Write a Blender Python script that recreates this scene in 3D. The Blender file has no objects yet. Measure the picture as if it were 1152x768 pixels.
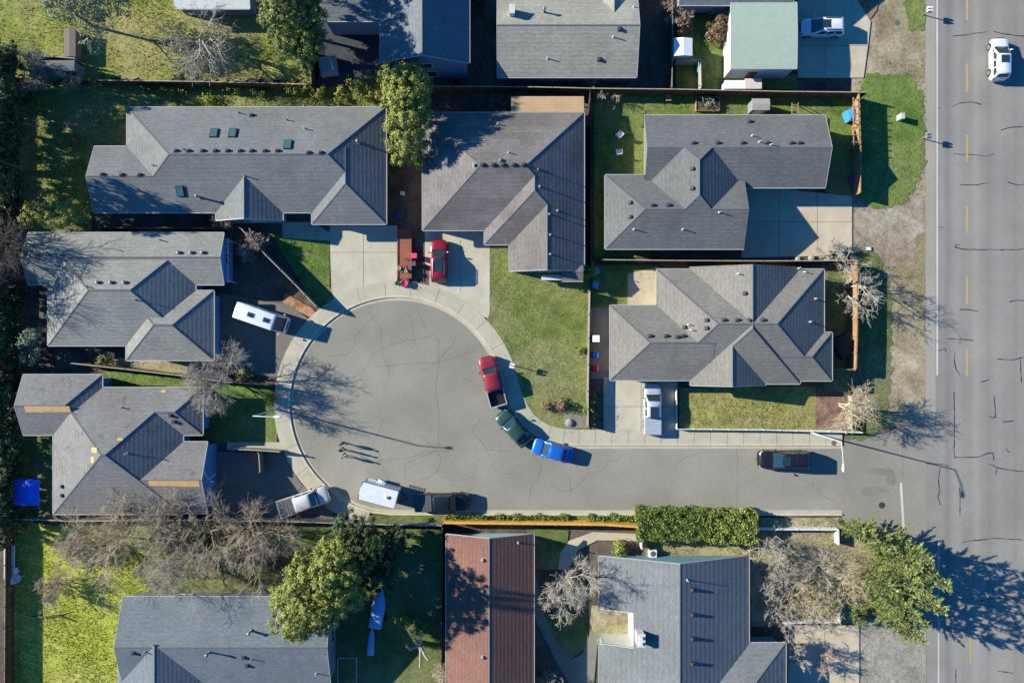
import bpy, math, random
import numpy as np
from mathutils import Vector
C = bpy.context.scene.collection
H = 76.8          # camera height in metres; one photo pixel is 0.1 m on the ground
R = math.radians
SUN_EL, SUN_AZ = 23.5, 14.5        # sun elevation; shadows fall to +x and slightly to -y
rng = np.random.default_rng(7)
rnd = random.Random(11)

def P(px, py, z=0.0):
    """world point at height z that shows at photo pixel px,py"""
    k = 0.1 * (H - z) / H
    return ((px - 576) * k, (384 - py) * k, z)
def G(px, py):
    return ((px - 576) * 0.1, (384 - py) * 0.1)

ROOTLOC = {}
def tag(o, label=None, cat=None, group=None, kind=None):
    if label: o['label'] = label
    if cat: o['category'] = cat
    if group: o['group'] = group
    if kind: o['kind'] = kind
    return o
def thing(name, label, cat, loc, group=None, rz=0.0):
    o = bpy.data.objects.new(name, None); C.objects.link(o)
    o.location = loc; o.rotation_euler = (0, 0, rz); o.empty_display_size = 0.3
    ROOTLOC[o.name] = Vector(loc)
    return tag(o, label, cat, group)
def children(o): return [c for c in bpy.data.objects if c.parent == o]
def copy_tree(o, parent=None):
    c = o.copy(); C.objects.link(c)
    if parent: c.parent = parent
    for ch in children(o): copy_tree(ch, c)
    return c

def fast_mesh(name, V, F_, nper, uv=None, smooth=False):
    """V (n,3), F_ (m,nper) numpy"""
    me = bpy.data.meshes.new(name)
    m = len(F_)
    me.vertices.add(len(V)); me.vertices.foreach_set('co', np.asarray(V, np.float32).ravel())
    me.loops.add(m * nper); me.loops.foreach_set('vertex_index', np.asarray(F_, np.int32).ravel())
    me.polygons.add(m)
    me.polygons.foreach_set('loop_start', np.arange(0, m * nper, nper, dtype=np.int32))
    if smooth: me.polygons.foreach_set('use_smooth', np.ones(m, bool))
    me.update(calc_edges=True)
    return me
def link(name, me, mat, parent=None, world=True):
    """world: mesh coordinates are world ones; they are shifted to the thing's base"""
    o = bpy.data.objects.new(name, me); C.objects.link(o)
    if mat is not None:
        for m_ in (mat if isinstance(mat, (list, tuple)) else [mat]): me.materials.append(m_)
    if parent is not None:
        o.parent = parent
        if parent.name in ROOTLOC:
            l = ROOTLOC[parent.name]; ROOTLOC[o.name] = l
            if world:
                from mathutils import Matrix
                me.transform(Matrix.Translation(-l))
    else:
        if world:
            n = len(me.vertices); co = np.empty(n * 3, np.float32); me.vertices.foreach_get('co', co)
            co = co.reshape(-1, 3); lo, hi = co.min(0), co.max(0)
            base = Vector((float(lo[0] + hi[0]) / 2, float(lo[1] + hi[1]) / 2, float(lo[2])))
            from mathutils import Matrix
            me.transform(Matrix.Translation(-base)); o.location = base
            ROOTLOC[o.name] = base
        else:
            ROOTLOC[o.name] = Vector((0, 0, 0))
    return o

class MB:
    def __init__(s): s.v = []; s.f = []; s.uv = []; s.mi = []
    def face(s, pts, uv=None, mi=0):
        n = len(s.v); s.v += [tuple(p) for p in pts]; s.f.append(tuple(range(n, n + len(pts)))); s.mi.append(mi)
        s.uv.append(uv if uv else [(p[0], p[1]) for p in pts]); return s
    def mesh(s, pts, faces, mi=0):
        n = len(s.v); s.v += [tuple(p) for p in pts]
        for f in faces:
            s.f.append(tuple(n + i for i in f)); s.mi.append(mi); s.uv.append([(pts[i][0], pts[i][1]) for i in f])
        return s
    def box(s, c, d, rz=0.0, mi=0, taper=1.0):
        x, y, z = d[0] / 2, d[1] / 2, d[2] / 2; cs, sn = math.cos(rz), math.sin(rz); p = []
        for zz, t in ((-z, 1.0), (z, taper)):
            for a, b in ((-x, -y), (x, -y), (x, y), (-x, y)):
                a *= t; b *= t
                p.append((c[0] + a * cs - b * sn, c[1] + a * sn + b * cs, c[2] + zz))
        return s.mesh(p, [(3, 2, 1, 0), (4, 5, 6, 7), (0, 1, 5, 4), (1, 2, 6, 5), (2, 3, 7, 6), (3, 0, 4, 7)], mi)
    def bar(s, a, b, w, h, mi=0):
        """box from a to b (any direction), w wide, h high"""
        a, b = Vector(a), Vector(b); d = (b - a).normalized(); up = Vector((0, 0, 1))
        if abs(d.z) > .95: up = Vector((1, 0, 0))
        sd = d.cross(up).normalized() * w / 2; u = sd.cross(d).normalized() * h / 2
        p = [a - sd - u, a + sd - u, a + sd + u, a - sd + u, b - sd - u, b + sd - u, b + sd + u, b - sd + u]
        return s.mesh([tuple(q) for q in p], [(0, 1, 2, 3), (7, 6, 5, 4), (0, 4, 5, 1), (1, 5, 6, 2), (2, 6, 7, 3), (3, 7, 4, 0)], mi)
    def tube(s, pts, rads, n=8, mi=0, caps=True):
        pts = [Vector(p) for p in pts]; base = len(s.v); k = len(pts)
        ref = None
        for i, p in enumerate(pts):
            d = (pts[min(i + 1, k - 1)] - pts[max(i - 1, 0)]).normalized()
            if ref is None:
                ref = Vector((0, 0, 1)) if abs(d.z) < .9 else Vector((1, 0, 0))
            u = d.cross(ref); u = u.normalized() if u.length > 1e-6 else Vector((1, 0, 0)); w = d.cross(u)
            r = rads[i] if isinstance(rads, (list, tuple)) else rads
            for j in range(n):
                t = 2 * math.pi * j / n
                s.v.append(tuple(p + u * (r * math.cos(t)) + w * (r * math.sin(t))))
        for i in range(k - 1):
            for j in range(n):
                a = base + i * n + j; b = base + i * n + (j + 1) % n
                s.f.append((a, b, b + n, a + n)); s.mi.append(mi); s.uv.append([(0, 0)] * 4)
        if caps:
            s.f.append(tuple(base + j for j in range(n))[::-1]); s.mi.append(mi); s.uv.append([(0, 0)] * n)
            s.f.append(tuple(base + (k - 1) * n + j for j in range(n))); s.mi.append(mi); s.uv.append([(0, 0)] * n)
        return s
    def lathe(s, c, prof, n=16, mi=0, sx=1.0, sy=1.0):
        base = len(s.v)
        for r, z in prof:
            for j in range(n):
                t = 2 * math.pi * j / n
                s.v.append((c[0] + sx * r * math.cos(t), c[1] + sy * r * math.sin(t), c[2] + z))
        for i in range(len(prof) - 1):
            for j in range(n):
                a = base + i * n + j; b = base + i * n + (j + 1) % n
                s.f.append((a, b, b + n, a + n)); s.mi.append(mi); s.uv.append([(0, 0)] * 4)
        s.f.append(tuple(base + j for j in range(n))[::-1]); s.mi.append(mi); s.uv.append([(0, 0)] * n)
        l = base + (len(prof) - 1) * n
        s.f.append(tuple(l + j for j in range(n))); s.mi.append(mi); s.uv.append([(0, 0)] * n)
        return s
    def loft(s, rings, closed=True, caps=True, mi=0):
        base = len(s.v); n = len(rings[0])
        for r in rings: s.v += [tuple(p) for p in r]
        for i in range(len(rings) - 1):
            for j in range(n if closed else n - 1):
                a = base + i * n + j; b = base + i * n + (j + 1) % n
                s.f.append((a, b, b + n, a + n)); s.mi.append(mi); s.uv.append([(0, 0)] * 4)
        if caps:
            s.f.append(tuple(base + j for j in range(n))[::-1]); s.mi.append(mi); s.uv.append([(0, 0)] * n)
            l = base + (len(rings) - 1) * n
            s.f.append(tuple(l + j for j in range(n))); s.mi.append(mi); s.uv.append([(0, 0)] * n)
        return s
    def build(s, name, mat, parent=None, world=True, smooth=False, recalc=True):
        me = bpy.data.meshes.new(name); me.from_pydata(s.v, [], s.f)
        uvl = me.uv_layers.new(name='UVMap')
        flat = [c for u in s.uv for q in u for c in q]
        if len(flat) == len(me.loops) * 2: uvl.data.foreach_set('uv', flat)
        if any(s.mi): me.polygons.foreach_set('material_index', s.mi)
        if smooth:
            me.polygons.foreach_set('use_smooth', [True] * len(me.polygons))
        if recalc:
            import bmesh
            bm = bmesh.new(); bm.from_mesh(me); bmesh.ops.recalc_face_normals(bm, faces=bm.faces); bm.to_mesh(me); bm.free()
        if smooth:
            try: me.set_sharp_from_angle(angle=R(40))
            except Exception: pass
        me.update()
        return link(name, me, mat, parent, world)

# ---------------------------------------------------------------- materials
def lin(c): 
    c /= 255.0
    return c / 12.92 if c <= .04045 else ((c + .055) / 1.055) ** 2.4
KLIT = 1.42
def A(r, g, b, k=KLIT):
    """base colour of a flat sunlit surface that looks (r,g,b) in the photograph"""
    return (lin(r) / k, lin(g) / k, lin(b) / k, 1)
class N:
    def __init__(s, name):
        s.m = bpy.data.materials.new(name); s.m.use_nodes = True; s.t = s.m.node_tree
        s.b = s.t.nodes['Principled BSDF']; s.out = s.t.nodes['Material Output']; s.b.inputs['Roughness'].default_value = .85
        s.b.inputs['Specular IOR Level'].default_value = .25
    def n(s, typ, **kw):
        q = s.t.nodes.new(typ)
        for k, v in kw.items():
            if k in q.inputs: q.inputs[k].default_value = v
            else: setattr(q, k, v)
        return q
    def l(s, a, b): s.t.links.new(a, b)
    def coords(s, kind='Object'):
        return s.n('ShaderNodeTexCoord').outputs[kind]
    def noise(s, vec, scale, detail=4.0, rough=.6, dist=0.0):
        q = s.n('ShaderNodeTexNoise'); q.inputs['Scale'].default_value = scale; q.inputs['Detail'].default_value = detail
        q.inputs['Roughness'].default_value = rough; q.inputs['Distortion'].default_value = dist
        s.l(vec, q.inputs['Vector']); return q.outputs['Fac']
    def ramp(s, fac, stops, interp='LINEAR'):
        q = s.n('ShaderNodeValToRGB'); e = q.color_ramp.elements; q.color_ramp.interpolation = interp
        while len(e) < len(stops): e.new(.5)
        for i, (p, c) in enumerate(stops):
            e[i].position = p; e[i].color = c if isinstance(c, tuple) else (c, c, c, 1)
        s.l(fac, q.inputs['Fac']); return q.outputs['Color']
    def mix(s, f, a, b, typ='MIX'):
        q = s.n('ShaderNodeMix'); q.data_type = 'RGBA'; q.blend_type = typ
        for inp, v in ((q.inputs[0], f), (q.inputs[6], a), (q.inputs[7], b)):
            if isinstance(v, bpy.types.NodeSocket): s.l(v, inp)
            else: inp.default_value = v
        return q.outputs[2]
    def math(s, op, a, b=None, c=None):
        q = s.n('ShaderNodeMath'); q.operation = op
        for i, v in enumerate((a, b, c)):
            if v is None: continue
            if isinstance(v, bpy.types.NodeSocket): s.l(v, q.inputs[i])
            else: q.inputs[i].default_value = v
        return q.outputs[0]
    def sep(s, vec):
        q = s.n('ShaderNodeSeparateXYZ'); s.l(vec, q.inputs[0]); return q.outputs
    def bump(s, h, strength=.3, dist=.05):
        q = s.n('ShaderNodeBump'); q.inputs['Strength'].default_value = strength; q.inputs['Distance'].default_value = dist
        s.l(h, q.inputs['Height']); s.l(q.outputs[0], s.b.inputs['Normal'])
    def base(s, c):
        if isinstance(c, bpy.types.NodeSocket): s.l(c, s.b.inputs['Base Color'])
        else: s.b.inputs['Base Color'].default_value = c
def hsv(c, f): return (c[0] * f, c[1] * f, c[2] * f, 1)
MATS = {}
def memo(fn):
    def w(name, *a, **k):
        if name not in MATS: MATS[name] = fn(name, *a, **k)
        return MATS[name]
    return w
@memo
def m_plain(name, c, rough=.6, metal=0.0, var=.12, coat=0.0, spec=.4):
    m = N(name); v = m.noise(m.coords(), 1.7, 5, .65)
    m.base(m.mix(m.ramp(v, [(.3, 0.), (.7, 1.)]), hsv(c, 1 - var), hsv(c, 1 + var)))
    m.b.inputs['Roughness'].default_value = rough; m.b.inputs['Metallic'].default_value = metal
    m.b.inputs['Coat Weight'].default_value = coat; m.b.inputs['Specular IOR Level'].default_value = spec
    return m.m
@memo
def m_paint(name, c, metal=.3):
    m = N(name); v = m.noise(m.coords(), 2.3, 4)
    m.base(m.mix(m.ramp(v, [(.35, 0.), (.75, 1.)]), c, hsv(c, .86)))
    m.b.inputs['Roughness'].default_value = .35; m.b.inputs['Metallic'].default_value = metal
    m.b.inputs['Coat Weight'].default_value = .6; m.b.inputs['Coat Roughness'].default_value = .12
    m.b.inputs['Specular IOR Level'].default_value = .5
    return m.m
@memo
def m_glass(name, c=(.012, .02, .024, 1)):
    m = N(name); m.base(c); m.b.inputs['Roughness'].default_value = .06; m.b.inputs['Specular IOR Level'].default_value = .7
    return m.m
@memo
def m_ground(name, cols, scale=.5, fine=6.0, bump=.5):
    """cols: dark, mid, light soil / turf tones"""
    m = N(name); co = m.coords(); a = m.noise(co, scale, 6, .62, .4); f = m.noise(co, fine, 5, .7); g = m.noise(co, scale * .22, 3, .5)
    c = m.ramp(a, [(.3, cols[0]), (.5, cols[1]), (.7, cols[2])])
    c = m.mix(m.ramp(g, [(.42, 0.), (.62, .55)]), c, cols[min(3, len(cols) - 1)])
    f2 = m.noise(co, fine * .33, 4, .7); c = m.mix(.75, c, m.ramp(f, [(.25, .42), (.5, 1.0), (.75, 1.5)]), 'MULTIPLY'); c = m.mix(.6, c, m.ramp(f2, [(.3, .5), (.5, 1.0), (.7, 1.4)]), 'MULTIPLY')
    m.base(c); m.b.inputs['Roughness'].default_value = .95
    m.bump(m.math('ADD', f, m.math('MULTIPLY', a, 1.2)), bump, .12)
    return m.m
@memo
def m_asphalt(name, c, worn, lanes=None):
    m = N(name); co = m.coords(); a = m.noise(co, .16, 5, .6, .5); f = m.noise(co, 9, 4, .75); s_ = m.noise(co, .9, 6, .7, 1.0)
    col = m.mix(m.ramp(a, [(.36, 0.), (.66, 1.)]), c, worn)
    col = m.mix(m.ramp(s_, [(.56, 0.), (.76, .34)]), col, hsv(c, .66))
    b2 = m.noise(co, .055, 4, .55, 1.2); col = m.mix(m.ramp(b2, [(.42, 0.), (.62, .5)]), col, hsv(c, .8)); pt = m.noise(co, 2.6, 5, .75, .3); col = m.mix(m.ramp(pt, [(.62, 0.), (.7, .3)]), col, hsv(c, .6))
    if lanes:
        X = m.sep(m.n('ShaderNodeNewGeometry').outputs['Position'])
        for x0, wd, amt, cc in lanes:      # worn or patched strips along the road
            wob = m.math('ADD', X[0], m.math('MULTIPLY', m.math('SUBTRACT', m.noise(co, .12, 3), .5), .8))
            d = m.math('ABSOLUTE', m.math('SUBTRACT', wob, x0))
            col = m.mix(m.math('MULTIPLY', m.math('SMOOTH_MIN', m.math('MAXIMUM', m.math('SUBTRACT', 1.0, m.math('DIVIDE', d, wd)), 0.0), 1.0, .2), amt), col, cc)
    col = m.mix(.6, col, m.ramp(f, [(.2, .62), (.5, 1.0), (.8, 1.35)]), 'MULTIPLY')
    m.base(col); m.b.inputs['Roughness'].default_value = .9; m.bump(f, .25, .02)
    return m.m
@memo
def m_concrete(name, c, grid=None):
    m = N(name); co = m.coords(); a = m.noise(co, .45, 6, .65, .6); f = m.noise(co, 7, 4, .7)
    col = m.mix(m.ramp(a, [(.3, 0.), (.7, 1.)]), hsv(c, .84), hsv(c, 1.1))
    col = m.mix(.5, col, m.ramp(f, [(.2, .75), (.5, 1.0), (.8, 1.2)]), 'MULTIPLY')
    st = m.noise(co, 1.4, 4, .6, .3); col = m.mix(m.ramp(st, [(.6, 0.), (.78, .4)]), col, hsv(c, .55)); sp = m.noise(co, .9, 2, .4, 1.5); col = m.mix(m.ramp(sp, [(.7, 0.), (.76, .3)]), col, hsv(c, .5))
    m.base(col); m.b.inputs['Roughness'].default_value = .88; m.bump(f, .15, .02)
    return m.m
@memo
def m_shingle(name, c, c2=None, patch=0.0, course=.43, moss=None, amp=1.0):
    """asphalt shingles: u along the eave, v up the slope, in metres"""
    m = N(name); uv = m.coords('UV'); X = m.sep(uv); c2 = c2 or hsv(c, .8)
    row = m.math('FRACT', m.math('DIVIDE', X[1], course)); row2 = m.math('FRACT', m.math('DIVIDE', X[1], .145))
    br = m.n('ShaderNodeTexBrick'); br.inputs['Scale'].default_value = 1.0; br.inputs['Brick Width'].default_value = .34
    br.inputs['Row Height'].default_value = .145; br.inputs['Mortar Size'].default_value = .0; br.inputs['Bias'].default_value = 0
    br.inputs['Color1'].default_value = (.8, .8, .8, 1); br.inputs['Color2'].default_value = (1.2, 1.2, 1.2, 1); br.offset = .37
    m.l(uv, br.inputs['Vector'])
    ob = m.coords(); a = m.noise(ob, .22, 5, .6, .3); f = m.noise(uv, 11, 4, .75)
    mp = m.n('ShaderNodeMapping'); mp.inputs['Scale'].default_value = (1.3, .16, 1); m.l(uv, mp.inputs[0])
    stn = m.noise(mp.outputs[0], 1.0, 4, .6)
    col = m.mix(m.ramp(a, [(.33, 0.), (.67, 1.)]), c, c2)
    col = m.mix(.6, col, br.outputs['Color'], 'MULTIPLY')
    col = m.mix(m.ramp(stn, [(.52, 0.), (.75, .3)]), col, hsv(c, .62))
    col = m.mix(.7, col, m.ramp(f, [(.25, .66), (.5, 1.0), (.75, 1.36)]), 'MULTIPLY')
    if patch:
        pb = m.n('ShaderNodeTexBrick'); pb.inputs['Scale'].default_value = 1.0; pb.inputs['Brick Width'].default_value = 1.7; pb.inputs['Row Height'].default_value = .87; pb.inputs['Mortar Size'].default_value = 0
        pb.inputs['Color1'].default_value = (.82, .82, .82, 1); pb.inputs['Color2'].default_value = (1.25, 1.25, 1.25, 1); m.l(uv, pb.inputs['Vector']); col = m.mix(patch, col, pb.outputs['Color'], 'MULTIPLY')
    if moss:
        ms = m.noise(ob, .8, 7, .72, .8); col = m.mix(m.ramp(ms, [(.56, 0.), (.68, .6)]), col, moss)
    col = m.mix(m.ramp(row, [(0., .22 * amp), (.3, 0.)]), col, hsv(c, .45))
    m.base(col); m.b.inputs['Roughness'].default_value = .92; m.b.inputs['Specular IOR Level'].default_value = .2
    jit = m.noise(uv, .55, 3, .6); jy = m.math('ADD', X[1], m.math('MULTIPLY', jit, .12))
    wav = m.math('SINE', m.math('MULTIPLY', jy, 6.2832 / course))
    brk = m.noise(uv, 1.6, 3, .7)
    wav = m.math('MULTIPLY', wav, m.ramp(brk, [(.3, .35), (.7, 1.)]))
    h = m.math('ADD', m.math('MULTIPLY', wav, .17 * amp), m.math('MULTIPLY', f, .6))
    h = m.math('ADD', h, m.math('MULTIPLY', m.math('SUBTRACT', 1.0, row2), .12))
    m.bump(h, 1.0, .028)
    return m.m
@memo
def m_leaf(name, c, c2, c3=None, trans=.1):
    m = N(name); g = m.n('ShaderNodeNewGeometry'); r = g.outputs['Random Per Island']
    stops = [(0., c), (.6, c2)] + ([(1., c3)] if c3 else [(1., hsv(c2, 1.25))])
    col = m.ramp(r, stops)
    m.base(col); m.b.inputs['Roughness'].default_value = .6
    tr = m.n('ShaderNodeBsdfTranslucent'); m.l(col, tr.inputs['Color'])
    ms = m.n('ShaderNodeMixShader'); ms.inputs[0].default_value = trans
    m.l(m.b.outputs[0], ms.inputs[1]); m.l(tr.outputs[0], ms.inputs[2]); m.l(ms.outputs[0], m.out.inputs['Surface'])
    return m.m
@memo
def m_bark(name, c):
    m = N(name); v = m.noise(m.coords(), 5, 4, .7); m.base(m.mix(m.ramp(v, [(.3, 0.), (.7, 1.)]), hsv(c, .7), hsv(c, 1.2)))
    m.b.inputs['Roughness'].default_value = .9; return m.m
@memo
def m_wood(name, c, plank=.14, var=.3):
    m = N(name); ob = m.coords(); mp = m.n('ShaderNodeMapping'); mp.inputs['Scale'].default_value = (1, 1, .12); m.l(ob, mp.inputs[0])
    a = m.noise(mp.outputs[0], 6.5, 4, .6); b = m.noise(ob, .5, 4, .6)
    col = m.mix(m.ramp(a, [(.3, 0.), (.7, 1.)]), hsv(c, 1 - var), hsv(c, 1 + var)); col = m.mix(m.ramp(b, [(.4, 0.), (.7, .35)]), col, hsv(c, .55))
    m.base(col); m.b.inputs['Roughness'].default_value = .85; return m.m
SUN, SKY, EXPO = 5.0, .052, 1.06
# ---------------------------------------------------------------- houses
def clip2(poly, h):
    """keep the part of a convex polygon where h = (a,b,c): ax+by+c >= 0"""
    out = []; n = len(poly)
    for i in range(n):
        p, q = poly[i], poly[(i + 1) % n]
        dp = h[0] * p[0] + h[1] * p[1] + h[2]; dq = h[0] * q[0] + h[1] * q[1] + h[2]
        if dp >= -1e-9: out.append(p)
        if (dp > 1e-9 and dq < -1e-9) or (dp < -1e-9 and dq > 1e-9):
            t = dp / (dp - dq); out.append((p[0] + t * (q[0] - p[0]), p[1] + t * (q[1] - p[1])))
    r = []
    for p in out:
        if not r or abs(p[0] - r[-1][0]) + abs(p[1] - r[-1][1]) > 1e-5: r.append(p)
    if len(r) > 1 and abs(r[0][0] - r[-1][0]) + abs(r[0][1] - r[-1][1]) < 1e-5: r.pop()
    return r if len(r) >= 3 else []
def area(p): return abs(sum(p[i][0] * p[(i + 1) % len(p)][1] - p[(i + 1) % len(p)][0] * p[i][1] for i in range(len(p)))) / 2
def subtract(polys, hs):
    out = []
    for p in polys:
        cur = p
        for h in hs:
            o = clip2(cur, (-h[0], -h[1], -h[2]))
            if o and area(o) > 1e-4: out.append(o)
            cur = clip2(cur, h)
            if not cur: break
    return out
class Block:
    def __init__(s, x0, y0, x1, y1, axis, e0, e1, ez, p):
        a = P(x0, y1, ez); b = P(x1, y0, ez)
        s.X0, s.Y0, s.X1, s.Y1 = a[0], a[1], b[0], b[1]; s.ez, s.p, s.axis = ez, p, axis
        s.W = s.E = s.N = s.S = 'e'
        if axis == 'x': s.W, s.E = e0, e1
        else: s.N, s.S = e0, e1
        s.planes = []
        for side in 'NSWE':
            k = getattr(s, side)
            if k in ('e', 'h'):
                a_, b_, c_ = {'N': (0, -p, ez + p * s.Y1), 'S': (0, p, ez - p * s.Y0), 'W': (p, 0, ez - p * s.X0), 'E': (-p, 0, ez + p * s.X1)}[side]
                s.planes.append((a_, b_, c_, side))
        s.rect = [(s.X0, s.Y0), (s.X1, s.Y0), (s.X1, s.Y1), (s.X0, s.Y1)]
        s.rh = [(1, 0, -s.X0), (-1, 0, s.X1), (0, 1, -s.Y0), (0, -1, s.Y1)]
    def z(s, x, y): return min(a * x + b * y + c for a, b, c, _ in s.planes)
    def inside(s, x, y): return s.X0 - 1e-6 <= x <= s.X1 + 1e-6 and s.Y0 - 1e-6 <= y <= s.Y1 + 1e-6
def higher(pl, other, first):
    """half-planes of the region where block other stands above plane pl; None when nowhere"""
    hs = list(other.rh); tie = -1e-4 if first else 1e-4
    for q in other.planes:
        h = (q[0] - pl[0], q[1] - pl[1], q[2] - pl[2] - tie)
        if abs(h[0]) + abs(h[1]) < 1e-9:
            if h[2] < 0: return None
            continue
        hs.append(h)
    return hs
class House: pass
def house(label, specs, ez=2.7, pitch=.40, roof=None, wall=None, name='house', cat='house', group='houses around the street', cuts=(), trim=None,
          soffit=True, over=.45, ridge_mat=None, gable_mat=None, cap=True, gover=.14, wall_gap=None):
    hb = House(); bl = []
    for sp in specs:
        x0, y0, x1, y1, ax, e0, e1 = sp[:7]; ez_i = sp[7] if len(sp) > 7 else ez; p_i = sp[8] if len(sp) > 8 else pitch
        bl.append(Block(x0, y0, x1, y1, ax, e0, e1, ez_i, p_i))
    hb.blocks = bl; b0 = bl[0]
    root = thing(name, label, cat, ((b0.X0 + b0.X1) / 2, (b0.Y0 + b0.Y1) / 2, 0), group)
    hb.root = root
    cutr = []
    for (x0, y0, x1, y1) in cuts:
        a = P(x0, y1, ez); b = P(x1, y0, ez); cutr.append([(1, 0, -a[0]), (-1, 0, b[0]), (0, 1, -a[1]), (0, -1, b[1])])
    rm, gm, cm = MB(), MB(), MB(); T = .17
    for i, b in enumerate(bl):
        polys = []
        for pl in b.planes:
            poly = b.rect
            for q in b.planes:
                if q is pl: continue
                poly = clip2(poly, (q[0] - pl[0], q[1] - pl[1], q[2] - pl[2]))
                if not poly: break
            polys.append(poly)
            if not poly: continue
            pieces = [poly]
            for m, o in enumerate(bl):
                if m == i: continue
                hs = higher(pl, o, m < i)
                if hs: pieces = subtract(pieces, hs)
            for hs in cutr: pieces = subtract(pieces, hs)
            Z = lambda q: (q[0], q[1], pl[0] * q[0] + pl[1] * q[1] + pl[2])
            s = pl[3]; sl = math.sqrt(1 + b.p ** 2)
            def UV(q):
                d = {'N': (b.Y1 - q[1]), 'S': (q[1] - b.Y0), 'W': (q[0] - b.X0), 'E': (b.X1 - q[0])}[s]
                return ((q[0] if s in 'NS' else q[1]) + i * 3.17, d * sl)
            for pc in pieces:
                if area(pc) < 1e-3: continue
                rm.face([Z(q) for q in pc], [UV(q) for q in pc])
                for k in range(len(pc)):
                    p0, p1 = pc[k], pc[(k + 1) % len(pc)]
                    for side, ax_, v in (('W', 0, b.X0), ('E', 0, b.X1), ('S', 1, b.Y0), ('N', 1, b.Y1)):
                        kind = getattr(b, side)
                        if abs(p0[ax_] - v) < 1e-4 and abs(p1[ax_] - v) < 1e-4 and kind != 'n':
                            A_, B_ = Z(p0), Z(p1)
                            gm.face([A_, B_, (B_[0], B_[1], B_[2] - T), (A_[0], A_[1], A_[2] - T)])
                            off = {'W': (-.055, 0), 'E': (.055, 0), 'S': (0, -.055), 'N': (0, .055)}[side]
                            if math.dist(A_, B_) > .15 and kind != 'g':
                                gm.bar((A_[0] + off[0], A_[1] + off[1], A_[2] - .045), (B_[0] + off[0], B_[1] + off[1], B_[2] - .045), .08, .1)
                            elif math.dist(A_, B_) > .15:
                                gm.bar((A_[0] + off[0] * .5, A_[1] + off[1] * .5, A_[2] - .07), (B_[0] + off[0] * .5, B_[1] + off[1] * .5, B_[2] - .07), .05, .15)
        # ridge and hip caps
        if cap:
            for j in range(len(b.planes)):
                for k in range(j + 1, len(b.planes)):
                    pj, pk, poly = b.planes[j], b.planes[k], polys[j]
                    if not poly: continue
                    for t in range(len(poly)):
                        p0, p1 = poly[t], poly[(t + 1) % len(poly)]
                        f = lambda q: abs((pj[0] - pk[0]) * q[0] + (pj[1] - pk[1]) * q[1] + pj[2] - pk[2])
                        if f(p0) < 1e-4 and f(p1) < 1e-4 and math.dist(p0, p1) > .3:
                            segs = [(0., 1.)]
                            for m, o in enumerate(bl):
                                if m == i: continue
                                hs = higher(pj, o, True)
                                if not hs: continue
                                lo, hi = 0., 1.
                                for h in hs:
                                    d0 = h[0] * p0[0] + h[1] * p0[1] + h[2]; d1 = h[0] * p1[0] + h[1] * p1[1] + h[2]
                                    if d0 < 0 and d1 < 0: lo, hi = 1., 0.; break
                                    if d0 < 0: lo = max(lo, d0 / (d0 - d1))
                                    elif d1 < 0: hi = min(hi, d0 / (d0 - d1))
                                if lo < hi: segs = [q for a0, a1 in segs for q in ((a0, min(a1, lo)), (max(a0, hi), a1)) if q[1] - q[0] > 1e-3]
                            for a0, a1 in segs:
                                q0 = (p0[0] + a0 * (p1[0] - p0[0]), p0[1] + a0 * (p1[1] - p0[1])); q1 = (p0[0] + a1 * (p1[0] - p0[0]), p0[1] + a1 * (p1[1] - p0[1]))
                                if math.dist(q0, q1) < .25: continue
                                d = Vector((q1[0] - q0[0], q1[1] - q0[1])).normalized(); sd = Vector((-d.y, d.x)) * .11
                                if any(all(h[0] * q0[0] + h[1] * q0[1] + h[2] > 0 for h in hs) or all(h[0] * q1[0] + h[1] * q1[1] + h[2] > 0 for h in hs) for hs in cutr): continue
                                nseg = 1
                                for w in range(nseg):
                                    e0 = (q0[0] + (q1[0] - q0[0]) * w / nseg, q0[1] + (q1[1] - q0[1]) * w / nseg); e1 = (q0[0] + (q1[0] - q0[0]) * (w + 1) / nseg, q0[1] + (q1[1] - q0[1]) * (w + 1) / nseg)
                                    zz = lambda x, y: b.z(x, y)
                                    up0, up1 = .022, .022
                                    L0 = (e0[0] + sd.x, e0[1] + sd.y); R0 = (e0[0] - sd.x, e0[1] - sd.y); L1 = (e1[0] + sd.x, e1[1] + sd.y); R1 = (e1[0] - sd.x, e1[1] - sd.y)
                                    cm.mesh([(*e0, zz(*e0) + up0), (*e1, zz(*e1) + up1), (*L0, zz(*L0) + .006), (*L1, zz(*L1) + .006), (*R0, zz(*R0) + .006), (*R1, zz(*R1) + .006)],
                                            [(0, 1, 3, 2), (1, 0, 4, 5), (0, 2, 4)])
    hb.roof = rm.build('roof', roof, root, recalc=False)
    # every roof face looks up
    hb.gutter = gm.build('gutter', trim or MATS['gutter_white'], hb.roof)
    if cm.v: cm.build('ridge_cap', MATS['cap_dark'], hb.roof)
    wm, sf = MB(), MB(); hb.wallplanes = []
    gwm = MB()
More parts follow.
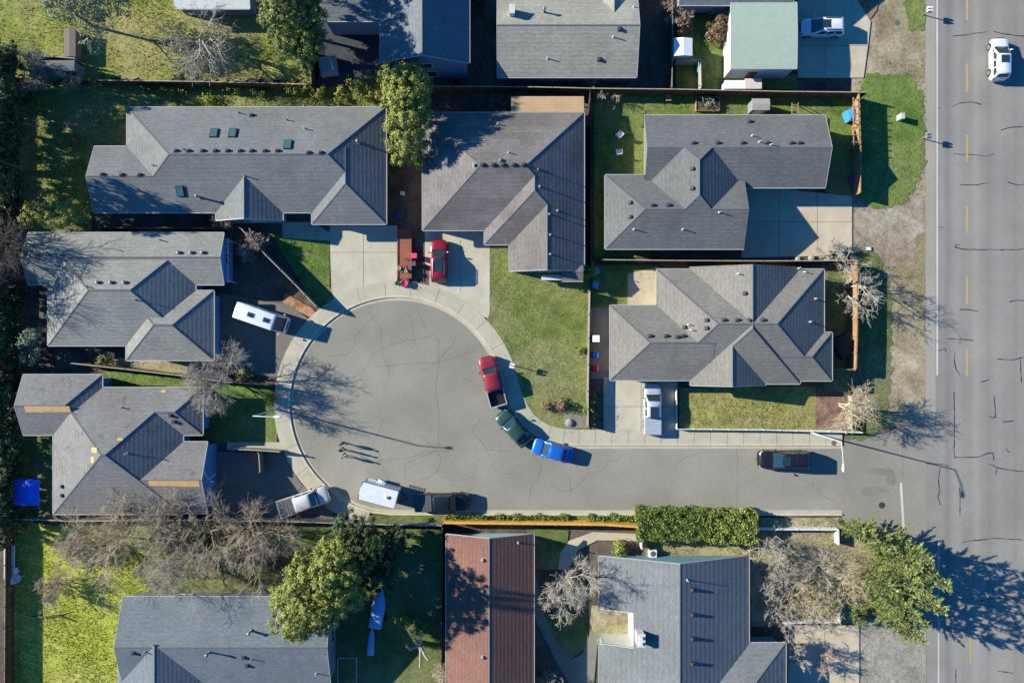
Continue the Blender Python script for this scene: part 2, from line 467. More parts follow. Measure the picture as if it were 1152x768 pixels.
    for i, b in enumerate(bl):
        ins = {}
        for side in 'WESN':
            k = getattr(b, side); ins[side] = {'e': over, 'h': over, 'g': gover, 'n': 0.0}[k] + i * .006
        x0, x1, y0, y1 = b.X0 + ins['W'], b.X1 - ins['E'], b.Y0 + ins['S'], b.Y1 - ins['N']
        b.wx0, b.wx1, b.wy0, b.wy1 = x0, x1, y0, y1
        zt = b.ez - T + .01
        for side, p0, p1 in (('W', (x0, y1), (x0, y0)), ('E', (x1, y0), (x1, y1)), ('S', (x0, y0), (x1, y0)), ('N', (x1, y1), (x0, y1))):
            k = getattr(b, side)
            if k == 'n': continue
            if wall_gap and (i, side) == wall_gap[0]:
                ya, yb = wall_gap[1]
                wm.face([(*p0, 0), (p0[0], ya, 0), (p0[0], ya, zt), (*p0, zt)]); wm.face([(p0[0], yb, 0), (*p1, 0), (*p1, zt), (p0[0], yb, zt)])
                continue
            wm.face([(*p0, 0), (*p1, 0), (*p1, zt), (*p0, zt)])
            if k == 'g':
                mid = ((p0[0] + p1[0]) / 2, (p0[1] + p1[1]) / 2)
                (gwm if gable_mat else wm).face([(*p0, zt), (*p1, zt), (*p1, b.z(*p1) - .06), (*mid, b.z(*mid) - .06), (*p0, b.z(*p0) - .06)])
        if soffit and not cuts:
            z = b.ez - T - i * .005
            q0, q1 = (x0 if b.W == 'g' else b.X0 + .01), (x1 if b.E == 'g' else b.X1 - .01); r0, r1 = (y0 if b.S == 'g' else b.Y0 + .01), (y1 if b.N == 'g' else b.Y1 - .01)
            sf.face([(q0, r0, z), (q1, r0, z), (q1, r1, z), (q0, r1, z)][::-1])
    hb.wall = wm.build('wall', wall, root)
    if gwm.v: gwm.build('gable_panel', gable_mat, root)
    if sf.v: sf.build('soffit', MATS['soffit'], root)
    return hb
def roof_z(hb, x, y):
    return max([b.z(x, y) for b in hb.blocks if b.inside(x, y)] or [0.])
def on_roof(hb, px, py):
    z = 4.0
    for _ in range(12):
        x, y, _z = P(px, py, z); nz = roof_z(hb, x, y); z = .5 * z + .5 * (nz if nz else z)
    x, y, _z = P(px, py, z); return x, y, z
def slope_at(hb, x, y):
    e = .15; return ((roof_z(hb, x + e, y) - roof_z(hb, x - e, y)) / (2 * e), (roof_z(hb, x, y + e) - roof_z(hb, x, y - e)) / (2 * e))
VENT = {}
def vents(hb, pts, kind='box'):
    """kind: box (low hood), pipe, stack (tall flue with cap), skylight, dome"""
    for px, py in pts:
        x, y, z = on_roof(hb, px, py); gx, gy = slope_at(hb, x, y)
        if kind not in VENT:
            m = MB()
            if kind == 'box':
                m.box((0, 0, .02), (.46, .46, .04)); m.box((0, 0, .13), (.36, .36, .22), taper=.7)
            elif kind == 'dome':
                m.box((0, 0, .02), (.46, .46, .04)); m.lathe((0, 0, 0), [(.15, .03), (.15, .14), (.2, .16), (.16, .25), (.05, .3)], 14)
            elif kind == 'pipe':
                m.lathe((0, 0, -.1), [(.13, .1), (.09, .15), (.055, .2), (.055, .6)], 10)
            elif kind == 'stack':
                m.lathe((0, 0, -.2), [(.2, .2), (.13, .3), (.11, .34), (.11, 1.0), (.18, 1.02), (.18, 1.1), (.05, 1.18)], 12)
            me_o = m.build('v', None, None, world=False); VENT[kind] = me_o.data; bpy.data.objects.remove(me_o)
        if kind == 'skylight':
            from mathutils import Matrix
            m = MB(); m.box((0, 0, .06), (.85, 1.15, .12))
            o = m.build('skylight', MATS['bronze'], hb.roof, world=False)
            g = MB(); g.box((0, 0, .13), (.69, .99, .03)); go = g.build('pane', MATS['skyglass'], o, world=False)
        else:
            me = VENT[kind]
            o = bpy.data.objects.new('roof_vent' if kind in ('box', 'dome') else 'flue_pipe', me.copy()); C.objects.link(o); o.parent = hb.roof
            o.data.materials.clear(); o.data.materials.append(MATS[{'box': 'vent_dark', 'dome': 'galv', 'pipe': 'pipe_white', 'stack': 'galv'}[kind]])
        loc = Vector((x, y, z)) - ROOTLOC[hb.roof.name]
        o.location = loc
        if kind in ('box', 'skylight', 'dome'):
            n = Vector((-gx, -gy, 1)).normalized(); o.rotation_euler = n.to_track_quat('Z', 'Y').to_euler()
            if kind == 'skylight':
                # keep the window's long side up the slope
                o.rotation_euler = (math.atan(gy), -math.atan(gx), 0)
        o['label'] = {'box': 'low dark roof vent', 'dome': 'round metal roof vent', 'pipe': 'pale plumbing pipe', 'stack': 'tall metal flue with a cap', 'skylight': 'skylight with a dark frame'}[kind]
def opening(hb, bi, side, u, w, kind='window', zc=1.5, h=1.2):
    """u: photo pixel along the wall (x for N/S walls, y for W/E walls)"""
    b = hb.blocks[bi]
    if side in 'NS':
        x = (u - 576) * .1 * .965; y = b.wy0 if side == 'S' else b.wy1; sg = -1 if side == 'S' else 1
        B = lambda du, dz, out, su, sz, so: ((x + du, y + sg * out, dz), (su, so, sz))
    else:
        y = (384 - u) * .1 * .965; x = b.wx0 if side == 'W' else b.wx1; sg = -1 if side == 'W' else 1
        B = lambda du, dz, out, su, sz, so: ((x + sg * out, y + du, dz), (so, su, sz))
    if kind == 'window':
        f = MB()
        for du, dz, su, sz in ((-w / 2, zc, .09, h + .18), (w / 2, zc, .09, h + .18), (0, zc + h / 2 + .045, w - .09, .09), (0, zc - h / 2 - .045, w - .09, .09), (0, zc, .05, h)):
            c, d = B(du, dz, .03, su, sz, .08); f.box(c, d)
        fo = f.build('window', MATS['trim'], hb.root)
        g = MB(); c, d = B(0, zc, .015, w - .08, h - .01, .02); g.box(c, d); g.build('pane', MATS['winglass'], fo)
    elif kind == 'garage':
        f = MB()
        for r_ in range(4):
            c, d = B(0, .3 + r_ * .53, .03, w, .5, .05); f.box(c, d)
        fo = f.build('garage_door', MATS['trim'], hb.root)
        g = MB(); c, d = B(0, 2.13, .02, w + .2, .12, .06); g.box(c, d)
        for q in (-1, 1):
            c, d = B(q * (w / 2 + .06), 1.03, .02, .1, 2.06, .06); g.box(c, d)
        g.build('frame', MATS['trim'], fo)
    else:
        f = MB(); c, d = B(0, 1.02, .03, .92, 2.03, .05); f.box(c, d)
        fo = f.build('door', MATS['door_paint'], hb.root)
        g = MB(); c, d = B(.36, 1.0, .08, .06, .1, .06); g.box(c, d); g.build('handle', MATS['galv'], fo)

# ---------------------------------------------------------------- fences
def fence(label, pts, h=1.8, mat=None, style='board', name='fence', post_mat=None, cap=None, group='fences between the yards', gap=2.4, cap_w=.09):
    """pts: photo pixels of the top edge"""
    W = [P(x, y, h) for x, y in pts]
    root = thing(name, label, 'fence', (W[0][0], W[0][1], 0), group)
    m, cp, posts = MB(), MB(), []
    for a, b in zip(W[:-1], W[1:]):
        L = math.dist(a[:2], b[:2]); d = Vector((b[0] - a[0], b[1] - a[1])) / L; rz = math.atan2(d.y, d.x); nrm = Vector((-d.y, d.x))
        n = max(1, int(L / (.3 if style != 'rail' else 2.4)))
        if style == 'board':
            for i in range(n):
                t = (i + .5) * L / n; dz = rnd.uniform(-.03, .03); j = rnd.uniform(-.008, .008)
                m.box((a[0] + d.x * t + nrm.x * j, a[1] + d.y * t + nrm.y * j, (h + dz) / 2), (L / n - .012, .024, h + dz), rz)
            for zz in (.35, h - .3):
                c = ((a[0] + b[0]) / 2 + nrm.x * .05, (a[1] + b[1]) / 2 + nrm.y * .05, zz); m.box(c, (L, .05, .09), rz)
        elif style == 'panel':
            m.box(((a[0] + b[0]) / 2, (a[1] + b[1]) / 2, h / 2), (L, .05, h - .02), rz)
            for i in range(int(L / .3)):
                t = (i + .5) * .3; m.box((a[0] + d.x * t, a[1] + d.y * t, h / 2), (.012, .062, h - .1), rz)
        elif style == 'rail':
            for zz in (h * .3, h * .62, h - .08): m.box(((a[0] + b[0]) / 2, (a[1] + b[1]) / 2, zz), (L, .045, .13), rz)
        if cap: cp.box(((a[0] + b[0]) / 2, (a[1] + b[1]) / 2, h + .02), (L + .05, cap_w, .045), rz)
        k = max(1, round(L / gap))
        for i in range(k + 1):
            t = i * L / k; q = (a[0] + d.x * t - nrm.x * (.07 if style == 'board' else 0), a[1] + d.y * t - nrm.y * (.07 if style == 'board' else 0))
            if not any(math.dist(q, o) < .4 for o in posts): posts.append(q)
    m.build('board_panel' if style != 'rail' else 'rails', mat, root)
    if cap: cp.build('cap_rail', cap, root)
    pm = None
    for q in posts:
        if pm is None:
            mb = MB(); mb.box((0, 0, (h + .05) / 2), (.1, .1, h + .05)); mb.box((0, 0, h + .07), (.13, .13, .04), taper=.6)
            o = mb.build('post', post_mat or mat, root, world=False); pm = o
        else:
            o = pm.copy(); C.objects.link(o); o.parent = root
        o.location = (q[0] - root.location.x, q[1] - root.location.y, 0)
    return root

# ---------------------------------------------------------------- plants
def quads(Cn, Nn, size, aspect=1.0, roll=None):
    """leaf quads (or pointed sprays) at centres Cn with normals Nn"""
    n = len(Cn); Nn = Nn / np.linalg.norm(Nn, axis=1, keepdims=True)
    r = rng.normal(size=(n, 3)); T = np.cross(Nn, r); T /= np.linalg.norm(T, axis=1, keepdims=True); B = np.cross(Nn, T)
    s = size[:, None]
    V = np.stack([Cn - T * s, Cn - B * s * aspect * .55 - T * s * .1, Cn + T * s, Cn + B * s * aspect * .55 + T * s * .1], 1).reshape(-1, 3)
    return V, np.arange(n * 4).reshape(n, 4)
def lobe_leaves(lobes, leaf, per_m2=9, clump=.38, fill=.25, rough=.22):
    """lobes: (x,y,z,rx,ry,rz) world; leaf clumps over every lobe's skin, some inside"""
    Cs, Ns = [], []
    for (x, y, z, rx, ry, rz) in lobes:
        ar = 4 * math.pi * ((rx * ry) ** 1.6 / 3 + (rx * rz) ** 1.6 / 3 + (ry * rz) ** 1.6 / 3) ** (1 / 1.6)
        ncl = max(6, int(ar * .85)); d = rng.normal(size=(ncl, 3)); d[:, 2] = np.where(d[:, 2] < -.3, -d[:, 2], d[:, 2]); d /= np.linalg.norm(d, axis=1, keepdims=True)
        rad = 1 - np.abs(rng.normal(size=ncl)) * rough; inn = rng.random(ncl) < fill; rad[inn] *= rng.uniform(.4, .9, inn.sum())
        cc = d * rad[:, None] * np.array([rx, ry, rz]) + np.array([x, y, z])
        per = max(4, int(ar * per_m2 / ncl)); cs = clump * rng.uniform(.5, 1.25, ncl)
        pts = np.repeat(cc, per, 0) + rng.normal(size=(ncl * per, 3)) * np.repeat(cs, per)[:, None] * .55
        Cs.append(pts); Ns.append(np.repeat(d, per, 0) * .75 + (pts - np.repeat(cc, per, 0)) * 2.2 + rng.normal(size=(ncl * per, 3)) * .45 + np.array([0, 0, .25]))
    Cn, Nn = np.concatenate(Cs), np.concatenate(Ns); k = Cn[:, 2] > .05
    Cn, Nn = Cn[k], Nn[k]
    return Cn, Nn, leaf * rng.uniform(.6, 1.35, len(Cn))
def trunk_mesh(root, base, top, r, mat, limbs=(), name='trunk'):
    m = MB(); b, t = Vector(base), Vector(top); mid = b.lerp(t, .5) + Vector((rnd.uniform(-.15, .15), rnd.uniform(-.15, .15), 0))
    m.tube([b, b.lerp(mid, .3), mid, t], [r * 1.25, r, r * .75, r * .35], 8)
    for l in limbs: m.tube([b.lerp(t, .45 + .3 * rnd.random()), Vector(l)], [r * .4, r * .15], 6)
    m.build(name, mat, root, smooth=True)
def leafy(name, label, cat, lobes_px, mat, leaf=.17, per_m2=9, trunk=None, group=None, clump=.38, trunk_r=.16, fill=.25, rough=.22):
    """lobes_px: (px,py,z,rx,ry,rz): where the lobe's centre shows in the photo, its height and radii in metres"""
    lobes = [(*P(px, py, z), rx, ry, rz) for px, py, z, rx, ry, rz in lobes_px]
    cx = sum(l[0] for l in lobes) / len(lobes); cy = sum(l[1] for l in lobes) / len(lobes)
    if trunk: cx, cy = G(*trunk)
    root = thing(name, label, cat, (cx, cy, 0), group)
    Cn, Nn, s = lobe_leaves(lobes, leaf, per_m2, clump, fill, rough); V, F_ = quads(Cn, Nn, s, 1.2)
    link('crown' if trunk_r > .1 else 'foliage', fast_mesh('crown', V, F_, 4), mat, root)
    zt = max(l[2] for l in lobes)
    trunk_mesh(root, (cx, cy, 0), (cx + .1, cy, zt), trunk_r, MATS['bark'], [l[:3] for l in lobes[:8]], 'trunk' if trunk_r > .1 else 'stem')
    return root
def sticks(segs, n=3):
    """segs: list of (p0,p1,r0,r1) -> fast prism mesh"""
    a = np.array([s[0] for s in segs]); b = np.array([s[1] for s in segs]); r0 = np.array([s[2] for s in segs]); r1 = np.array([s[3] for s in segs])
    d = b - a; d /= np.linalg.norm(d, axis=1, keepdims=True) + 1e-9
    ref = np.where(np.abs(d[:, 2:3]) < .9, np.array([[0, 0, 1.]]), np.array([[1., 0, 0]])); u = np.cross(d, ref); u /= np.linalg.norm(u, axis=1, keepdims=True); w = np.cross(d, u)
    k = len(segs); V = np.empty((k, 2, n, 3))
    for j in range(n):
        t = 2 * math.pi * j / n; o = u * math.cos(t) + w * math.sin(t)
        V[:, 0, j] = a + o * r0[:, None]; V[:, 1, j] = b + o * r1[:, None]
    F_ = np.array([(j, (j + 1) % n, n + (j + 1) % n, n + j) for j in range(n)])
    F_ = (np.arange(k) * 2 * n)[:, None, None] + F_[None]
    return V.reshape(-1, 3), F_.reshape(-1, 4)
def grow(p, d, L, r, lev, out, rs, maxlev, droop=0.0, kids=(3, 5), spread=.75, up=.12, rmin=.011, ratio=(.52, .78)):
    """one branch in short wobbling pieces, then its side branches"""
    n = 4 if lev < 2 else 3; pts = [p.copy()]; dirs = []
    for i in range(n):
        d = (d + Vector((rs.gauss(0, .16), rs.gauss(0, .16), rs.gauss(0, .12) + up * (1 - lev / maxlev) - droop * lev / maxlev))).normalized()
        q = pts[-1] + d * (L / n); ra, rb = r * (1 - .6 * i / n), r * (1 - .6 * (i + 1) / n)
        out[lev].append((tuple(pts[-1]), tuple(q), max(ra, rmin), max(rb, rmin))); pts.append(q); dirs.append(d.copy())
    if lev >= maxlev: return
    k = rs.randint(*kids)
    for i in range(k):
        t = .3 + .7 * (i + rs.random()) / k; j = min(n - 1, int(t * n)); q = pts[j].lerp(pts[j + 1], t * n - j) if t < 1 else pts[-1]
        ax = dirs[j].orthogonal().normalized(); ax.rotate(__import__('mathutils').Quaternion(dirs[j], rs.uniform(0, 6.283)))
        nd = (dirs[j] + ax * spread * rs.uniform(.6, 1.3)).normalized()
        grow(q, nd, L * rs.uniform(*ratio), r * rs.uniform(.42, .6), lev + 1, out, rs, maxlev, droop, kids, spread, up, rmin, ratio)
def bare(label, px, py, h, seed, mat, stems=1, r=.14, maxlev=4, droop=.05, kids=(3, 5), spread=.8, lean=(0, 0), L=None, up=.12, name='bare_tree', group='leafless winter trees', rmin=.013, cat='tree', base=None, tilt=.25):
    """px,py: where the trunk meets the ground in the photo"""
    x, y = G(px, py); rs = random.Random(seed); root = thing(name, label, cat, (x, y, 0), group); out = [[] for _ in range(maxlev + 1)]
    for s in range(stems):
        a = 6.283 * s / stems + rs.random(); t = 0 if stems == 1 else tilt * rs.uniform(.6, 1.5)
        d = Vector((math.cos(a) * t + lean[0], math.sin(a) * t + lean[1], 1)).normalized()
        grow(Vector((x + .1 * math.cos(a) * (stems > 1), y + .1 * math.sin(a) * (stems > 1), 0)), d, L or h * .5, r, 0, out, rs, maxlev, droop, kids, spread, up, rmin)
    V, F_ = sticks(out[0] + out[1], 6); link('trunk', fast_mesh('trunk', V, F_, 4, smooth=True), mat, root)
    tw = [s for l in out[2:] for s in l]
    if tw:
        V, F_ = sticks(tw, 3); link('crown', fast_mesh('crown', V, F_, 4), mat, root)
    return root
def conifer(label, px, py, h, r, mat, seed, name='conifer', group='evergreens at the street corner', dens=1.0, droop=.18):
    x, y = G(px, py); rs = random.Random(seed); root = thing(name, label, 'tree', (x, y, 0), group)
    segs, Cs, Ns, Ds = [], [], [], []
    nl = int(h * 2.5)
    for i in range(nl):
        t = (i + rs.random() * .7) / nl; z = .6 + t * (h - .7); L0 = r * (1 - t) ** .85 * rs.uniform(.75, 1.25) + .25
        for k in range(rs.randint(5, 7)):
            a = rs.uniform(0, 6.283); L = L0 * rs.choice((.6, .85, 1.0, 1.45)); el = .3 - droop * rs.uniform(.3, 1.6) + .4 * t
            p0 = np.array([x, y, z]); d = np.array([math.cos(a) * math.cos(el), math.sin(a) * math.cos(el), math.sin(el)]); p1 = p0 + d * L
            segs.append((tuple(p0), tuple(p1), .035 * (1 - t) + .012, .008))
            m = max(12, int(L * 34 * dens)); u = rng.uniform(.1, 1.0, m) ** .85
            side = np.cross(d, [0, 0, 1.]); side /= np.linalg.norm(side) + 1e-9
            sg = rng.choice((-1., 1.), m); ln = (.58 * (1.03 - u) + .1) * min(1.15, .35 + L * .45) * rng.uniform(.7, 1.2, m)
            dd = d * rng.uniform(.75, .95, m)[:, None] + side * (sg * rng.uniform(.4, .75, m))[:, None] + np.array([0, 0, 1.]) * (rng.normal(size=m) * .16 - .1)[:, None]
            dd /= np.linalg.norm(dd, axis=1, keepdims=True)
            Cs.append(p0 + d * (u * L)[:, None]); Ds.append(dd * ln[:, None]); Ns.append(np.array([0, 0, 1.]) + rng.normal(size=(m, 3)) * .35)
    Cn, Dn, Nn = np.concatenate(Cs), np.concatenate(Ds), np.concatenate(Ns); n = len(Cn)
    B = np.cross(Nn, Dn); B /= np.linalg.norm(B, axis=1, keepdims=True); wd = rng.uniform(.035, .06, n)[:, None]
    V = np.stack([Cn, Cn + Dn * .35 - B * wd, Cn + Dn, Cn + Dn * .35 + B * wd], 1).reshape(-1, 3)
    link('crown', fast_mesh('crown', V, np.arange(n * 4).reshape(n, 4), 4), mat, root)
    m = MB(); m.tube([(x, y, 0), (x, y, h * .5), (x, y, h)], [.2, .12, .02], 8)
    V2, F2 = sticks(segs, 3); b0 = len(m.v); m.v += [tuple(v) for v in V2]
    for f in F2: m.f.append(tuple(int(q) + b0 for q in f)); m.mi.append(0); m.uv.append([(0, 0)] * 4)
    m.build('trunk', MATS['bark'], root, recalc=False)
    return root
def slab(name, pts, z, mat, label=None, kind='structure', depth=None, raw=False):
    """a ground sheet with a real edge from a photo-pixel outline"""
    import bmesh
    Q = [G(*p) for p in pts] if not raw else pts; bm = bmesh.new()
    vs = [bm.verts.new((x, y, z)) for x, y in Q]; f = bm.faces.new(vs); bm.normal_update()
    if f.normal.z < 0: f.normal_flip()
    if depth is None: depth = z + .05
    lo = [bm.verts.new((x, y, z - depth)) for x, y in Q]; n = len(vs)
    for i in range(n): bm.faces.new((vs[i], vs[(i + 1) % n], lo[(i + 1) % n], lo[i]))
    bmesh.ops.triangulate(bm, faces=[f]); bmesh.ops.recalc_face_normals(bm, faces=bm.faces)
    me = bpy.data.meshes.new(name); bm.to_mesh(me); bm.free()
    # top must look up
    if sum(p.normal.z * p.area for p in me.polygons if abs(p.normal.z) > .9) < 0: me.flip_normals()
    return tag(link(name, me, mat, None), label, kind=kind)
def inpoly(x, y, poly):
    c = np.zeros(len(x), bool); n = len(poly)
    for i in range(n):
        x0, y0 = poly[i]; x1, y1 = poly[(i + 1) % n]
        if y0 == y1: continue
        c ^= ((y0 > y) != (y1 > y)) & (x < (x1 - x0) * (y - y0) / (y1 - y0) + x0)
    return c
def grass(label, polys, z, mat, per_m2=26, hh=(.025, .085), holes=(), name='grass', w=.038, clump=1.0):
    """short leaning blades clumped over the lawns; one object"""
    Cs = []
    for pl in polys:
        Q = [G(*p) for p in pl]; xs, ys = [q[0] for q in Q], [q[1] for q in Q]; a = (max(xs) - min(xs)) * (max(ys) - min(ys)); n = int(a * per_m2)
        x = rng.uniform(min(xs), max(xs), n); y = rng.uniform(min(ys), max(ys), n); k = inpoly(x, y, Q)
        # uneven growth
        wv = np.sin(x * 1.7 + np.sin(y * 1.1) * 2) * np.sin(y * 2.1 + np.sin(x * .7) * 2) + np.sin(x * .61 + y * .37); k &= rng.random(n) < np.clip(.62 + .36 * clump * wv, .08, 1)
        for hpl in holes: k &= ~inpoly(x, y, [G(*p) for p in hpl])
        Cs.append(np.stack([x[k], y[k]], 1))
    c = np.concatenate(Cs); n = len(c); a = rng.uniform(0, 6.283, n); b = rng.uniform(0, 6.283, n); h = rng.uniform(*hh, n); ww = w * rng.uniform(.6, 1.4, n)
    p0 = np.stack([c[:, 0] - np.cos(a) * ww, c[:, 1] - np.sin(a) * ww, np.full(n, z)], 1); p1 = np.stack([c[:, 0] + np.cos(a) * ww, c[:, 1] + np.sin(a) * ww, np.full(n, z)], 1)
    le = h * rng.uniform(.3, 1.1, n); p2 = np.stack([c[:, 0] + np.cos(b) * le, c[:, 1] + np.sin(b) * le, z + h], 1)
    V = np.stack([p0, p1, p2], 1).reshape(-1, 3)
    return tag(link(name, fast_mesh(name, V, np.arange(n * 3).reshape(n, 3), 3), mat, None), label, kind='stuff')
# ---------------------------------------------------------------- vehicles
def hull_ring(x, hw, zt, z0, crown=.02):
    pr = [(hw * .86, z0), (hw * .98, z0 + .1), (hw, z0 + (zt - z0) * .5), (hw * .985, zt - .16), (hw * .95, zt - .06), (hw * .86, zt - .01), (hw * .5, zt + crown)]
    return [(x, y, z) for y, z in pr] + [(x, 0, zt + crown * 1.4)] + [(x, -y, z) for y, z in reversed(pr)]
def lerp(a, b, t): return tuple(a[i] + (b[i] - a[i]) * t for i in range(3))
def panel(mb, q, ins=(.05, .05, .05, .05), off=.012, n=3):
    """glass inset in quad q (corners around), lifted off it"""
    a, b, c, d = [Vector(p) for p in q]; nr = ((b - a).cross(d - a)).normalized()
    e = lambda u, v: (a.lerp(b, u)).lerp(d.lerp(c, u), v) + nr * off
    l, r, bt, t = ins
    pts = [[e(l + (1 - l - r) * i / n, bt + (1 - bt - t) * j / n) for i in range(n + 1)] for j in range(n + 1)]
    V = [tuple(p) for row in pts for p in row]; F_ = [(j * (n + 1) + i, j * (n + 1) + i + 1, (j + 1) * (n + 1) + i + 1, (j + 1) * (n + 1) + i) for j in range(n) for i in range(n)]
    k = len(V); back = [tuple(Vector(p) - nr * (off + .03)) for p in V]
    ring = [i for i in range(n + 1)] + [(n + 1) * j + n for j in range(1, n + 1)] + [(n + 1) * n + i for i in range(n - 1, -1, -1)] + [(n + 1) * j for j in range(n - 1, 0, -1)]
    F_ += [(ring[i], ring[(i + 1) % len(ring)], k + ring[(i + 1) % len(ring)], k + ring[i]) for i in range(len(ring))]
    mb.mesh(V + back, F_)
def vehicle(name, label, cat, px, py, ang, L, W, Ht, style, paint, sunroof=None, rails=None, bed=None, glass='glass', trim='black_trim', group='vehicles in the street and driveways', zc=.8, mirrors=True, roofpaint=None, bedrail=None, bars=0):
    x, y, _ = P(px, py, zc); root = thing(name, label, cat, (x, y, 0), group, R(ang))
    M = MATS; h = L / 2; z0 = .27; zb = {'suv': .61, 'sedan': .63, 'pickup': .60, 'van': .46}[style] * Ht
    if style == 'suv':   ws0, ws1, rr0, rr1 = h - .255 * L, h - .45 * L, -h + .115 * L, -h + .02 * L
    elif style == 'sedan': ws0, ws1, rr0, rr1 = h - .255 * L, h - .425 * L, -h + .27 * L, -h + .12 * L
    elif style == 'pickup': ws0, ws1, rr0, rr1 = h - .235 * L, h - .35 * L, -h + .365 * L, -h + .335 * L
    else: ws0, ws1, rr0, rr1 = h - .05 * L, h - .19 * L, -h + .02 * L, -h + .008 * L
    zh = zb - .02
    st = [(h - .0, .25 * W, zb * .64), (h - .05, .345 * W, zb * .77), (h - .14, .415 * W, zb * .85), (h - .34, .468 * W, zb * .91), (h - .75, .494 * W, zb * .96), (ws0, .5 * W, zh), (0, .5 * W, zb)]
    if style == 'van': st = [(h, .36 * W, zb * .62), (h - .05, .42 * W, zb * .8), (h - .2, .475 * W, zb * .97), (h - .4, .49 * W, zb), (0, .5 * W, zb)]
    if style == 'pickup': st += [(rr1 - .03, .5 * W, zb)]
    else: st += [(-h + .5, .496 * W, zb * (.97 if style == 'sedan' else 1)), (-h + .2, .466 * W, zb * (.95 if style == 'sedan' else .98)), (-h + .06, .42 * W, zb * .9), (-h, .35 * W, zb * .72)]
    b = MB(); b.loft([hull_ring(a, w, z, z0, .02 if style != 'van' else .0) for a, w, z in st])
    body = b.build('body', paint, root, world=False, smooth=True)
    # greenhouse shell
    wb, wt = .462 * W, (.375 if style != 'van' else .43) * W; zr = Ht - .04
    def gring(x0, w, z): return [(x0, w, z), (x0, -w, z)]
    g = MB()
    low = [(ws0 + .02, wb * .93), (ws0 - .12, wb), (rr1 + .06, wb), (rr1, wb * .95)]
    mid = [(ws1 + .06, wt * .97), (ws1 - .05, wt + .03), (rr0 - .02, wt + .03), (rr0 - .1, wt * .97)]
    top = [(ws1 - .06, wt * .84), (ws1 - .16, wt * .9), (rr0 + .12, wt * .9), (rr0 + .02, wt * .84)]
    def loop(pp, z, zc_=None):
        up = [(a, w, z) for a, w in pp]; return up + [(a, -w, z) for a, w in reversed(pp)]
    rl = [loop(low, zb - .05), loop(mid, zr - .07), loop(top, zr)]
    g.loft(rl, closed=True, caps=False); nb = len(g.v)
    g.v += [(ws1 - .3, 0, zr + .045), (rr0 + .3, 0, zr + .045)]
    t0 = 16
    for f in ((t0, t0 + 1, nb), (t0 + 1, t0 + 2, nb + 1, nb), (t0 + 2, t0 + 3, nb + 1), (t0 + 3, t0 + 4, nb + 1), (t0 + 4, t0 + 5, nb + 1), (t0 + 5, t0 + 6, nb, nb + 1), (t0 + 6, t0 + 7, nb), (t0 + 7, t0, nb)):
        g.f.append(f); g.mi.append(0); g.uv.append([(0, 0)] * len(f))
    g.build('cabin_shell', roofpaint or paint, root, world=False, smooth=True)
    lo, mi_ = rl[0], rl[1]
    def gl(nm, q, ins, off=.014):
        m = MB(); panel(m, q, ins, off); return m.build(nm, M[glass], root, world=False)
    gl('windshield', [lo[7], lo[0], mi_[0], mi_[7]][::-1] if False else [lo[7], lo[0], mi_[0], mi_[7]], (.05, .05, .06, .03), .016 if True else 0)
    if style != 'van' or True: gl('rear_window', [lo[3], lo[4], mi_[4], mi_[3]], (.1, .1, .25, .1), .016)
    for sgn in (1, -1):
        a0, a1, b0, b1 = (lo[1], lo[2], mi_[1], mi_[2]) if sgn == 1 else (lo[6], lo[5], mi_[6], mi_[5])
        cuts_ = {'suv': (.03, .34, .36, .66, .68, .97), 'sedan': (.03, .48, .51, .96), 'pickup': (.04, .5, .54, .95), 'van': (.03, .25)}[style]
        for k in range(0, len(cuts_), 2):
            u0, u1 = cuts_[k], cuts_[k + 1]
            q = [lerp(a0, a1, u0), lerp(a0, a1, u1), lerp(b0, b1, u1), lerp(b0, b1, u0)]
            if sgn == 1: q = q[::-1]; q = [q[3], q[2], q[1], q[0]][::-1]
            v0 = (Vector(q[1]) - Vector(q[0])).cross(Vector(q[3]) - Vector(q[0]))
            if v0.y * sgn < 0: q = [q[1], q[0], q[3], q[2]]
            gl('side_window', q, (.03, .03, .2 if style != 'van' else .35, .08))
    if sunroof:
        m = MB(); s0, s1 = sunroof; m.box(((s0 + s1) / 2, 0, zr + .03), (abs(s1 - s0), wt * 1.25, .05)); m.build('sunroof', M['glass'], root, world=False)
    if rails:
        for sgn in (1, -1):
            m = MB(); m.bar((ws1 - .25, sgn * wt * .88, zr + .06), (rr0 + .2, sgn * wt * .88, zr + .06), .05, .05)
            for q in (ws1 - .3, rr0 + .25): m.box((q, sgn * wt * .88, zr + .02), (.1, .05, .08))
            m.build('roof_rail', M[rails], root, world=False)
    for k in range(bars):
        xx = ws1 - .5 - (ws1 - rr0 - .9) * k / max(1, bars - 1); m = MB(); m.bar((xx, -wt * .9, zr + .1), (xx, wt * .9, zr + .1), .07, .04); m.build('cross_bar', M[trim], root, world=False)
    # cargo bed
    if style == 'pickup':
        x1, x0 = rr1 - .05, -h; zb2 = zb - .02; m = MB(); t = .09
        for sgn in (1, -1):
            m.loft([[(xx, sgn * (W * .5 - .0) * s, z) for s, z in ((.9, z0 + .05), (1.0, z0 + .3), (1.0, zb2 - .08), (.98, zb2), (.9, zb2), (.885, zb2 - .06), (.885, z0 + .35))] for xx in (x1, x1 - (x1 - x0) * .5, x0 + .1, x0 + .03)])
        m.box((x0 + .06, 0, (z0 + .25 + zb2) / 2), (.1, W * .88, zb2 - z0 - .27)); m.box((x1 - .03, 0, (z0 + .25 + zb2) / 2), (.07, W * .87, zb2 - z0 - .27))
        bo = m.build('cargo_bed', bedrail or paint, root, world=False, smooth=True)
        f = MB(); f.box(((x0 + x1) / 2, 0, z0 + .33), (x1 - x0 - .14, W * .875, .08))
        for k in range(6): f.box(((x0 + x1) / 2, (k - 2.5) * W * .13, z0 + .38), (x1 - x0 - .3, .07, .025))
